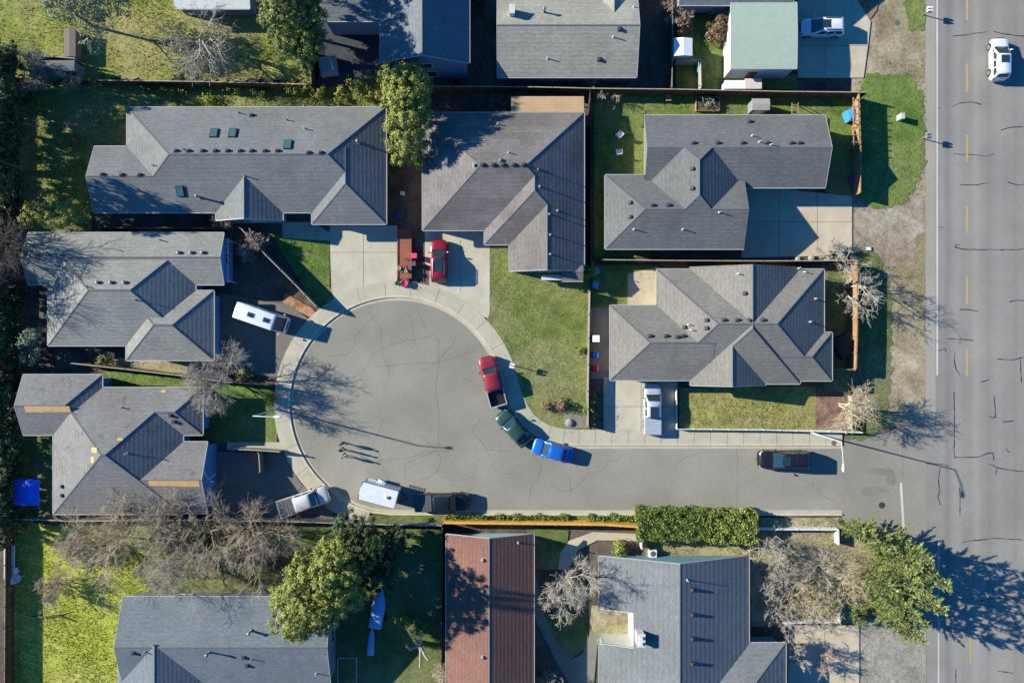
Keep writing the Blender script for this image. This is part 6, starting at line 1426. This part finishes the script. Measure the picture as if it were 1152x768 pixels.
# ================================================================ trees and plants
leafy('leafy_column', 'tall round yellow-green evergreen wedged between two roofs', 'tree', [(456, 84, 4.6, 2.3, 1.7, 2.0), (441, 92, 3.6, 1.5, 1.5, 1.6), (458, 100, 5.2, 2.5, 1.9, 2.2), (456, 120, 5.4, 2.5, 1.9, 2.3), (458, 141, 5.2, 2.3, 1.9, 2.2), (460, 160, 4.4, 2.2, 1.8, 2.0), (459, 176, 3.4, 1.7, 1.3, 1.7), (474, 100, 4.2, 1.3, 1.8, 2.0), (474, 130, 4.3, 1.3, 2.0, 2.0)], LF['gold'], .085, 130, trunk=(463, 140), clump=.36, rough=.1)
leafy('tall_pine', 'dark dense pine at the corner of the north yard, beside the blue-grey roof', 'tree', [(328, 8, 9, 2.2, 2.4, 2.6), (315, 22, 7.5, 2.2, 2.2, 2.4), (338, 30, 7, 2.2, 2.3, 2.6), (325, 48, 5.5, 2.2, 2.0, 2.4), (343, 55, 5, 1.8, 2.2, 2.4), (335, -12, 8, 2.4, 2.4, 2.6), (308, 2, 7, 1.6, 1.8, 1.8), (322, 20, 10.5, 1.8, 2.2, 2.4), (345, 20, 8, 2.2, 2.6, 2.6), (352, 42, 6, 1.8, 2.4, 2.6), (346, 28, 2.6, 1.7, 1.8, 2.0), (348, 50, 2.3, 1.5, 1.7, 1.8), (347, 72, 1.8, 1.2, 1.5, 1.5)], LF['olive'], .085, 90, trunk=(347, 42), clump=.3)
leafy('tall_pine', 'dark dense pine cut by the north edge, above the corner pine', 'tree', [(318, -62, 9, 2.6, 2.6, 2.8), (330, -40, 6.5, 2.6, 2.4, 2.8), (345, -25, 4.5, 2.2, 2.2, 2.4)], LF['olive'], .12, 34, trunk=(350, -20))
Cn, Nn, s_ = lobe_leaves([(*P(x_, y_, z_), rx, ry, rz) for x_, y_, z_, rx, ry, rz in [(rnd.uniform(-4, 10), y_ + rnd.uniform(-4, 4), (4.2 if 95 < y_ < 208 else .9 if 208 <= y_ < 275 else 2.3) * rnd.uniform(.75, 1.1), rnd.uniform(.9, 1.5), rnd.uniform(1.6, 2.3), rnd.uniform(1.4, 2.1)) for y_ in list(range(58, 600, 15)) + list(range(97, 208, 9))] + [(rnd.uniform(4, 14), y_, rnd.uniform(1.6, 2.4), 1.2, 1.5, 1.5) for y_ in range(95, 208, 12)] + [(rnd.uniform(10, 22), y_, rnd.uniform(.6, 1.5), .9, 1.2, .9) for y_ in range(70, 590, 14)]], .12, 34, .3); V, F_ = quads(Cn, Nn, s_, 1.2)
tag(link('undergrowth', fast_mesh('undergrowth', V, F_, 4), LF['dark'], None), 'dense dark evergreen undergrowth all along the west boundary', kind='stuff')
leafy('shade_tree', 'dark shaded evergreen between the big bright one and the covered boat', 'tree', [(396, 592, 4.0, 2.2, 1.8, 2.2), (412, 606, 4.6, 2.4, 2.2, 2.4), (430, 618, 4.2, 2.0, 2.2, 2.2), (432, 642, 3.6, 1.8, 2.2, 2.0), (410, 632, 5.2, 2.2, 2.4, 2.4), (446, 604, 3.4, 1.9, 1.7, 1.9), (420, 608, 2.0, 2.2, 2.0, 1.8), (428, 630, 2.0, 2.0, 2.2, 1.8), (412, 652, 2.0, 1.8, 2.0, 1.8), (440, 616, 2.0, 1.8, 1.8, 1.7)], LF['dark'], .09, 80, trunk=(425, 615), clump=.3)
leafy('big_evergreen', 'big bright evergreen leaning over the ash-grey roof', 'tree', [(330, 693, 7.8, 2.4, 2.4, 2.4), (352, 668, 9.2, 2.9, 2.9, 2.8), (375, 650, 9.0, 2.6, 2.6, 2.8), (325, 672, 6.0, 2.0, 2.2, 2.2), (352, 640, 7.2, 2.6, 2.3, 2.4), (382, 670, 6.5, 2.6, 2.4, 2.6), (345, 700, 5.6, 2.3, 1.8, 2.2), (366, 690, 6.5, 2.2, 2.0, 2.2), (380, 616, 4.5, 1.9, 1.9, 2.0), (392, 640, 4.4, 1.9, 2.2, 2.4), (392, 668, 4.0, 1.7, 2.0, 2.2), (368, 642, 6, 2.6, 2.6, 2.8), (366, 662, 5.2, 2.6, 2.4, 2.6), (380, 630, 5.6, 2.2, 2.0, 2.4), (384, 638, 2.2, 2.2, 2.4, 1.9), (378, 660, 2.2, 2.0, 2.2, 1.9), (384, 618, 2.0, 2.2, 1.8, 1.8), (386, 676, 2.4, 1.6, 1.6, 1.8)], LF['gold'], .085, 100, trunk=(378, 637), trunk_r=.25, clump=.33, rough=.15)
BT = [('tall dark evergreen beyond the west boundary, shading the long slate-grey roof', (44, 196), [(-24, 188, 8.4, 2.3, 2.6, 2.6), (-14, 200, 6.4, 2.2, 2.4, 2.6), (-4, 190, 4.4, 2.0, 2.4, 2.2), (-30, 180, 9.6, 1.7, 2.0, 1.8), (-12, 206, 5.0, 1.8, 1.8, 2.2)]),
 ('dark evergreen on the west boundary, at the middle of the shaded back lawn', (26, 150), [(0, 150, 3.4, 1.7, 2.4, 2.2), (-8, 140, 4.8, 1.7, 2.0, 2.0), (-2, 165, 3.0, 1.5, 2.0, 1.8)]),
 ('dark evergreen on the west boundary, close below the wooden screen', (24, 118), [(2, 116, 3.2, 1.7, 2.0, 2.0), (-8, 112, 4.6, 1.7, 2.0, 2.0), (10, 104, 2.0, 1.2, 1.2, 1.4)]),
 ('tall dark evergreen at the north-west corner of the view, above the screen', (10, 74), [(-30, 52, 7.2, 2.4, 2.4, 2.6), (-22, 66, 5.2, 2.2, 2.2, 2.6), (-4, 74, 3.2, 1.8, 1.6, 2.2), (8, 84, 2.4, 1.3, 1.2, 1.6)]),
 ('dark evergreen on the west boundary, level with the ridge of the silver-grey house', (16, 300), [(-2, 296, 2.8, 1.3, 2.4, 1.8), (0, 322, 2.4, 1.2, 2.0, 1.6), (-10, 310, 3.6, 1.4, 2.0, 1.8)]),
 ('dark evergreen on the west boundary beside the silvery grey-green bush', (14, 372), [(2, 362, 2.2, 1.2, 2.2, 1.6), (0, 388, 2.4, 1.2, 2.0, 1.6), (6, 350, 1.6, .9, 1.2, 1.2)]),
 ('dark evergreen on the west boundary, level with the plywood ridge', (12, 450), [(-2, 440, 2.6, 1.2, 2.4, 1.8), (-2, 470, 2.4, 1.2, 2.2, 1.6), (4, 426, 1.5, .8, 1.2, 1.1)]),
 ('dark evergreen on the west boundary beside the blue canopy', (10, 530), [(-2, 512, 2.2, 1.1, 2.2, 1.6), (-2, 545, 2.4, 1.1, 2.2, 1.6), (0, 572, 1.8, 1.0, 1.4, 1.4)])]
for lab, base, lobes in BT: leafy('boundary_tree', lab, 'tree', lobes, LF['dark'], .13, 34, trunk=base, group='evergreens along the west boundary')
leafy('olive_tree', 'loose grey-green tree over the north-west grass, beside the taupe shed', 'tree', [(72, 6, 5.5, 2.2, 1.8, 1.8), (98, 2, 5.5, 2.0, 2.0, 1.8), (110, 22, 4.6, 2.0, 1.8, 1.6), (62, -8, 5, 2.4, 2, 1.8), (105, 45, 3.5, 1.3, 1.5, 1.4), (120, -4, 5, 2.2, 1.8, 1.8), (135, 8, 4, 1.6, 1.4, 1.4)], LF['grey'], .09, 30, trunk=(104, 30), clump=.5)
leafy('round_bush', 'large sunlit yellow-green bush at the north corner of the silver-grey house', 'bush', [(62, 242, 2.6, 1.9, 1.5, 1.6), (46, 240, 2.3, 1.5, 1.4, 1.5), (80, 242, 2.4, 1.6, 1.4, 1.5), (95, 244, 1.9, .9, 1.1, 1.2), (35, 244, 1.7, .9, 1.1, 1.2)], LF['gold'], .085, 84, trunk_r=.08)
leafy('grey_bush', 'silvery grey-green bush at the south-west corner of the silver-grey house', 'bush', [(38, 388, 1.9, 1.5, 1.8, 1.4), (34, 402, 1.5, 1.1, 1.0, 1.0), (42, 374, 1.5, 1.1, .9, 1.0)], LF['grey'], .09, 44, trunk_r=.08)
leafy('yellow_shrub', 'yellowish shrub mass under the dark deck, next to the leafy column', 'shrub', [(385, 105, 1.5, 1.1, .9, .9), (400, 98, 1.6, 1.2, 1.0, 1.0), (415, 92, 1.8, 1.2, 1.0, 1.1), (425, 104, 1.7, 1.0, 1.1, 1.0), (410, 110, 1.1, 1.0, .6, .7), (430, 84, 2.0, .9, 1.0, 1.0)], LF['yellow'], .1, 40, trunk_r=.06)
leafy('yellow_shrub', 'small yellow shrub beside the fence post below the dark pine', 'shrub', [(332, 100, 1.2, .8, .8, .8), (345, 98, 1.0, .7, .7, .7), (362, 104, 1.0, .9, .7, .7)], LF['yellow'], .09, 40, trunk_r=.06)
WEED = [(166, 100, .7, 'clump of bright weeds at the foot of the weathered fence, nearest the house corner'), (186, 101, .8, 'pale yellow weed clump third along the weathered fence'), (237, 111, .7, 'low green shrub touching the edge of the long slate-grey roof'), (262, 101, .8, 'leafy green weed clump below the weathered fence, above the skylights'), (292, 104, .7, 'yellow-green weed clump under the pale top rail, near the dark pine'), (106, 94, .7, 'pale leafy weed clump at the west end of the weathered fence'), (205, 103, .5, 'small weed clump in the shade strip behind the house')]
for px, py, r_, lb in WEED: leafy('weed_clump', lb, 'weeds', [(px, py, r_ * .6, r_, r_ * .7, r_ * .8), (px + 6, py + 2, r_ * .5, r_ * .7, r_ * .6, r_ * .6)], LF['weed'], .1, 40, trunk_r=.04, group='weed clumps behind the long house')
SHR = [('round_shrub', 'light green round shrub between the mauve-grey house and blue chairs', 660, 303, 1.1, 'weed'), ('clipped_shrub', 'round green shrub with a pale side by the teal gable corner', 696, 615, .9, 'hedge2'), ('dry_shrub', 'dry brown shrub on the sunny lawn beside its twin', 632, 456, .75, 'brown'), ('dry_shrub', 'smaller dry brown shrub on the sunny lawn', 617, 458, .6, 'brown'), ('low_shrub', 'small dark green shrub under the slanting pale fence', 120, 405, .8, 'olive'), ('low_shrub', 'green shrub beside the bare tree at the shaded lawn', 274, 420, .8, 'olive'), ('low_shrub', 'yellow-green shrub by the cul-de-sac sidewalk in the west lawn corner', 302, 450, .7, 'yellow'), ('low_shrub', 'small green shrub against the pale topped lawn fence', 655, 395, .5, 'hedge'), ('low_shrub', 'round green shrub by the pale lawn fence near the paver', 658, 461, .45, 'hedge'), ('shade_shrub', 'deep green shrub in the shaded lawn below the north-west screen', 32, 106, 1.1, 'dark'), ('shade_shrub', 'green shrub by the taupe shed and the olive tree', 12, 62, 1.4, 'grey'), ('shade_shrub', 'leafy mound in the middle of the shaded back lawn', 82, 158, .7, 'olive'),
       ('ivy_mound', 'green ivy mound at the foot of the conifers', 962, 690, 1.4, 'olive'), ('ivy_mound', 'low green mound among the tangled shrubs', 936, 683, 1.0, 'weed'), ('ivy_mound', 'yellow-green mound amid the tangled shrubs', 915, 668, 1.0, 'gold'), ('brush_mound', 'dark green thicket behind the ash-grey house, under bare branches', 226, 612, 1.7, 'olive'), ('brush_mound', 'grey-green thicket beside the leafless trees', 195, 612, 1.5, 'grey'), ('brush_mound', 'green thicket at the fence under the leafless trees', 262, 618, 1.4, 'olive'), ('brush_mound', 'low green mound in the lush lawn near the fallen branch', 92, 622, .8, 'weed'), ('brush_mound', 'bushy mound of brown stems at the fence corner', 310, 632, 1.2, 'brown'), ('shade_shrub', 'green shrub on the dark lawn by the pollarded tree', 455, 694, 1.0, 'weed'), ('shade_shrub', 'pale shrub behind the pollarded tree', 473, 703, .9, 'weed'), ('hedge_bush', 'dark green bush on the north edge between two roofs', 541, 0, 1.2, 'dark'), ('low_shrub', 'brownish bush beside the white shed in the north yard', 770, 32, 1.1, 'brown'), ('low_shrub', 'straw coloured bush against the white garage wall', 812, 32, 1.5, 'brown'), ('low_shrub', 'straw bush below the tall one at the garage wall', 800, 42, 1.2, 'brown')]
for nm, lb, px, py, r_, lf in SHR:
    rs = random.Random(int(px * 7 + py)); lo = [(px + rs.uniform(-4, 4) * r_, py + rs.uniform(-4, 4) * r_, r_ * rs.uniform(.5, .9), r_ * rs.uniform(.6, .95), r_ * rs.uniform(.55, .9), r_ * rs.uniform(.6, .9)) for _ in range(3)]
    leafy(nm, lb, 'shrub', lo, LF[lf], .09, 46, trunk_r=.05, group='shrubs in the yards')
def hedge(label, x0, y0, x1, y1, h, lf, seed, group='trimmed hedge along the street'):
    a, b = P(x0, y1, h), P(x1, y0, h); cx, cy = (a[0] + b[0]) / 2, (a[1] + b[1]) / 2; lx, ly = b[0] - a[0], b[1] - a[1]; root = thing('hedge', label, 'hedge', (cx, cy, 0), group); pts, nn = [], []
    for ar, f, nv in ((lx * ly, lambda u, v: (u * lx / 2, v * ly / 2, h), (0, 0, 1)), (lx * h, lambda u, v: (u * lx / 2, ly / 2, (v + 1) * h / 2), (0, 1, 0)), (lx * h, lambda u, v: (u * lx / 2, -ly / 2, (v + 1) * h / 2), (0, -1, 0)), (ly * h, lambda u, v: (lx / 2, u * ly / 2, (v + 1) * h / 2), (1, 0, 0)), (ly * h, lambda u, v: (-lx / 2, u * ly / 2, (v + 1) * h / 2), (-1, 0, 0))):
        for _ in range(int(ar * 150)):
            u, v = rng.uniform(-1, 1, 2); p = np.array(f(u, v)); wv = .17 * math.sin(p[0] * 2.3 + 1.7 * math.sin(p[1] * 2.1)) * math.sin(p[1] * 2.9 + p[2] * 2) + .06 * math.sin(p[0] * 5.1 + p[1] * 4); pts.append(p + np.array(nv) * (wv - abs(rng.normal()) * .13) + rng.normal(size=3) * .04); nn.append(np.array(nv) * .7 + rng.normal(size=3) * .55)
    Cn = np.array(pts) + np.array([cx, cy, 0]); Cn[:, 2] = np.maximum(Cn[:, 2], .05); V, F_ = quads(Cn, np.array(nn), (.085 if lf.name == 'leaf_hedge' else .1) * rng.uniform(.6, 1.4, len(Cn)), 1.2); link('foliage', fast_mesh('foliage', V, F_, 4), lf, root)
    m = MB(); m.box((0, 0, h / 2 - .1), (lx - .5, ly - .5, h - .35)); m.build('branch_core', MATS['leaf_dark'], root, world=False)
hedge('dark green half of the trimmed street hedge', 718, 574, 796, 609, 2.1, LF['hedge'], 1); hedge('lighter yellow-green half of the trimmed street hedge', 797, 576, 853, 612, 2.1, LF['hedge2'], 2)
for k, (x0, x1, lb) in enumerate(((500, 566, 'low ragged hedge strip at the west end of the golden fence'), (570, 640, 'low ragged hedge strip along the middle of the golden fence'), (662, 716, 'low ragged hedge strip beside the trimmed street hedge'))): hedge(lb, x0, 580, x1, 586.5, .55, LF['hedge'], 3 + k, 'low hedge strips on the verge')
CONI = [(1010, 628, 9.4, 1.75, 'conifer at the street corner with its tip furthest out over the road'), (1008, 655, 9.0, 1.75, 'conifer beside the gravel parking pad, tip over the white edge line'), (989, 685, 8.6, 1.6, 'southernmost conifer of the corner clump, over the parking pad'), (1000, 606, 8.0, 1.5, 'conifer on the street side of the clump, below the stop line'), (990, 634, 8.6, 2.0, 'full conifer in the middle of the corner clump'), (984, 662, 8.6, 2.0, 'full conifer next to the tangled shrubs, south of the middle one'), (971, 642, 6.5, 1.7, 'shorter conifer on the shrub side of the clump'), (999, 674, 7.6, 1.5, 'narrow conifer between the two southern ones'), (975, 602, 5.8, 1.25, 'slim pointed conifer reaching towards the manhole lid'), (960, 594, 5.0, 1.1, 'slim pointed conifer second from the white rail end'), (949, 590, 4.4, .95, 'slim pointed conifer right beside the white rail end'), (992, 616, 7.4, 1.6, 'dense conifer behind the street side one')]
for k, (px, py, h_, r_, lb) in enumerate(CONI): conifer(lb.replace('right beside', 'close beside'), px, py, h_, r_, LF['con'], 60 + k)
# leafless trees
TG, TP, TB, TD, TT = (MATS['twig_' + k] for k in ('grey', 'pale', 'brown', 'dark', 'tan'))
bare('big spreading leafless tree in the north yard below the white roof', 246, 56, 7.0, 3, TG, r=.2, maxlev=4, kids=(5, 6), spread=1.15, L=4.4, droop=.28, rmin=.015)
bare('dense grey leafless tree between the silver-grey and weathered houses', 258, 422, 7.0, 4, TG, r=.13, maxlev=5, kids=(3, 5), spread=.8, L=3.5, rmin=.0105, up=.08, stems=3, tilt=.45)
for k, (px, py, h, sd, mt, lb) in enumerate(((132, 604, 5, 11, TT, 'leafless tree nearest the lush lawn, over the south fence'), (180, 588, 6, 12, TT, 'leafless tan tree spreading over the mossy roof slope'), (232, 590, 6, 13, TT, 'leafless grey tree in the middle of the row by the south fence'), (278, 588, 6, 14, TT, 'leafless brownish tree beside the silver pickup'), (303, 602, 5, 17, TB, 'leafless brown tree closest to the big evergreen'), (225, 628, 4, 15, TG, 'lower leafless tree behind the ash-grey roof'), (150, 582, 5, 18, TT, 'leafless tan tree against the south eave of the weathered house'), (207, 586, 5, 19, TT, 'leafless tan tree under the plywood ridge of the weathered house'))):
    bare(lb, px, py, h, sd, mt, r=.1, maxlev=4, kids=(3, 5), spread=.65, L=3.5, stems=4, tilt=.8, rmin=.011, up=.08)
bare('low pinkish leafless thicket tree in the lush yard near the fence', 92, 612, 3.6, 21, TB, r=.06, maxlev=4, kids=(4, 5), spread=.9, L=1.5, stems=5, tilt=.7); bare('low pinkish leafless thicket on the lush lawn edge', 70, 655, 3.4, 22, TB, r=.06, maxlev=4, kids=(3, 5), spread=.9, L=1.6, stems=5, tilt=.6)
bare('pale leafless tree between the red-brown house and the notched court', 632, 648, 7.5, 23, TP, r=.15, maxlev=5, kids=(3, 5), spread=.8, L=3.3, stems=2, tilt=.3, rmin=.011)
for px, py, sd, lb in ((866, 640, 31, 'tangled pale shrub beside the lined grey roof'), (893, 655, 32, 'tangled pale shrub in the middle of the dry yard'), (922, 640, 33, 'tangled pale shrub below the white rail'), (948, 655, 34, 'tangled pale shrub against the conifers'), (880, 682, 35, 'tangled pale shrub near the south white rail'), (912, 676, 36, 'tangled pale shrub over the green mounds'), (862, 612, 37, 'tangled shrub at the light end of the trimmed hedge')):
    bare(lb, px, py, 2.6, sd, TP if sd % 2 else TT, r=.05, maxlev=4, kids=(3, 4), spread=1.0, L=2.0, stems=6, tilt=1.1, up=.03, droop=.15, name='tangled_shrub', group='tangled leafless shrubs in the dry yard', rmin=.0105, cat='shrub')
bare('leafless shrub at the corner of the lined grey roof', 888, 725, 3.2, 41, TP, r=.07, L=1.5, stems=4, tilt=.7, kids=(3, 5), name='leafless_shrub', cat='shrub'); bare('leafless shrub beyond the shaded south driveway car space', 922, 735, 2.8, 42, TB, r=.06, L=1.3, stems=4, tilt=.6, kids=(3, 4), name='leafless_shrub', cat='shrub')
bare('white barked leafless tree leaning over the cedar fence', 948, 324, 6.0, 43, TP, r=.1, maxlev=4, kids=(3, 4), spread=.8, L=3.0, stems=3, tilt=.35); bare('white barked leafless tree by the boulders', 950, 300, 3.6, 44, TP, r=.07, maxlev=3, kids=(3, 4), spread=.9, L=1.7, stems=3, tilt=.5)
bare('leafless tree at the mulch end of the straw-coloured lawn', 944, 455, 5.6, 45, TT, r=.11, maxlev=4, kids=(4, 5), spread=.8, L=2.7, stems=3, tilt=.35, rmin=.013)
bare('dark reddish leafless shrub by the north end of the diagonal fence', 256, 250, 2.6, 46, TB, r=.06, L=1.2, stems=4, tilt=.6, kids=(4, 5), name='leafless_shrub', cat='shrub', rmin=.018); bare('dark reddish leafless shrub beside the diagonal fence', 288, 280, 2.8, 47, TB, r=.06, L=1.3, stems=5, tilt=.6, kids=(4, 5), name='leafless_shrub', cat='shrub', rmin=.018)
bare('grey leafless shrub in the shaded corner under the screen', 55, 78, 3.6, 48, TG, r=.07, L=1.6, stems=4, tilt=.5, kids=(3, 5), name='leafless_shrub', cat='shrub'); bare('brown leafless shrub on the shaded lawn corner', 88, 94, 2.6, 49, TT, r=.05, L=1.1, stems=4, tilt=.6, kids=(3, 4), name='leafless_shrub', cat='shrub'); bare('grey leafless shrub in the shade by the west boundary', 48, 100, 2.8, 50, TG, r=.06, L=1.3, stems=4, tilt=.6, name='leafless_shrub', cat='shrub')
bare('bare vine tangle along the long fence below the sand-grey roof', 680, 97, 1.8, 51, TT, r=.04, L=1.6, stems=6, tilt=1.6, kids=(3, 4), up=-.02, name='leafless_shrub', cat='shrub'); bare('brown vine climbing the pale topped fence by the white shed', 757, 18, 2.2, 52, TB, r=.04, L=1.3, stems=5, tilt=.8, name='leafless_shrub', cat='shrub'); bare('bare shrub among the boulders of the charcoal house court', 930, 285, 1.8, 53, TP, r=.04, L=1.1, stems=4, tilt=.9, name='leafless_shrub', cat='shrub')
bare('leafless tree throwing streaked shade on the silver-grey roof, beyond the west fence', 34, 285, 9, 54, TD, r=.2, maxlev=4, kids=(5, 6), spread=.8, L=4.6); bare('second leafless tree beyond the west fence, level with the silver-grey house', 22, 328, 9, 55, TD, r=.2, maxlev=4, kids=(5, 6), spread=.8, L=4.6); bare('third leafless tree beyond the west fence, further north', 12, 262, 9, 56, TD, r=.18, maxlev=4, kids=(4, 5), spread=.8, L=3.8)
bare('bare twiggy shrub at the south edge between two roofs', 620, 765, 3, 57, TG, r=.06, L=1.4, stems=4, tilt=.6, name='leafless_shrub', cat='shrub'); bare('bare climbing shrub on the west eave of the red-brown house', 499, 742, 3.6, 58, TT, r=.05, L=1.5, stems=3, tilt=.3, name='leafless_shrub', cat='shrub'); bare('bare twiggy shrub on the east eave of the red-brown house', 604, 770, 3.6, 59, TT, r=.05, L=1.5, stems=3, tilt=.4, name='leafless_shrub', cat='shrub')
# pollarded tree
x, y = G(475, 722); root = thing('pollarded_tree', 'pollarded grey tree with thick cut limbs on the dark lawn', 'tree', (x, y, 0)); m = MB(); m.tube([(x, y, 0), (x - .1, y + .3, 1.2), (x - .05, y + .5, 1.9)], [.26, .22, .19], 10)
for pts in ([(-.05, .5, 1.8), (-.9, .3, 2.4), (-1.3, .8, 2.9), (-1.25, 1.2, 3.1)], [(-.05, .5, 1.8), (.1, 1.3, 2.6), (.35, 2.2, 3.2), (.4, 2.7, 3.4)], [(-.05, .5, 1.8), (-.3, 1.2, 2.5), (-.35, 1.7, 2.9)], [(0, .3, 1.3), (.5, -.5, 2.0), (1.0, -.9, 2.5)], [(0, .3, 1.2), (.05, -.9, 2.0), (.1, -1.7, 2.5)]): m.tube([(x + a, y + b, c) for a, b, c in pts], [.16 - .025 * i for i in range(len(pts))], 8)
m.build('trunk', m_bark('bark_grey', (.3, .26, .22, 1)), root, smooth=True)
# fallen limb on the lush lawn
x, y = G(60, 692); root = thing('fallen_branch', 'dark fallen branch lying across the lush lawn', 'branch', (x, y, .1)); m = MB(); m.tube([(-2.6, .1, .12), (-1, -.1, .16), (.6, .1, .14), (2.4, -.5, .1)], [.05, .11, .12, .05], 8); m.tube([(.6, .1, .14), (1.4, .5, .25), (2.0, .6, .2)], [.06, .04, .02], 6); m.build('limb', MATS['bark'], root, world=False, smooth=True)
x, y = G(112, 632); root = thing('fallen_branch', 'dark forked branch lying near the fence in the lush yard', 'branch', (x, y, .1)); m = MB(); m.tube([(-2.2, -.6, .12), (-.6, -.1, .2), (.8, 1.2, .3), (1.0, 2.6, .35)], [.06, .12, .13, .06], 8); m.tube([(.8, 1.2, .3), (2.4, 1.5, .3), (4.2, 1.0, .2)], [.1, .08, .03], 6); m.build('limb', MATS['bark'], root, world=False, smooth=True)
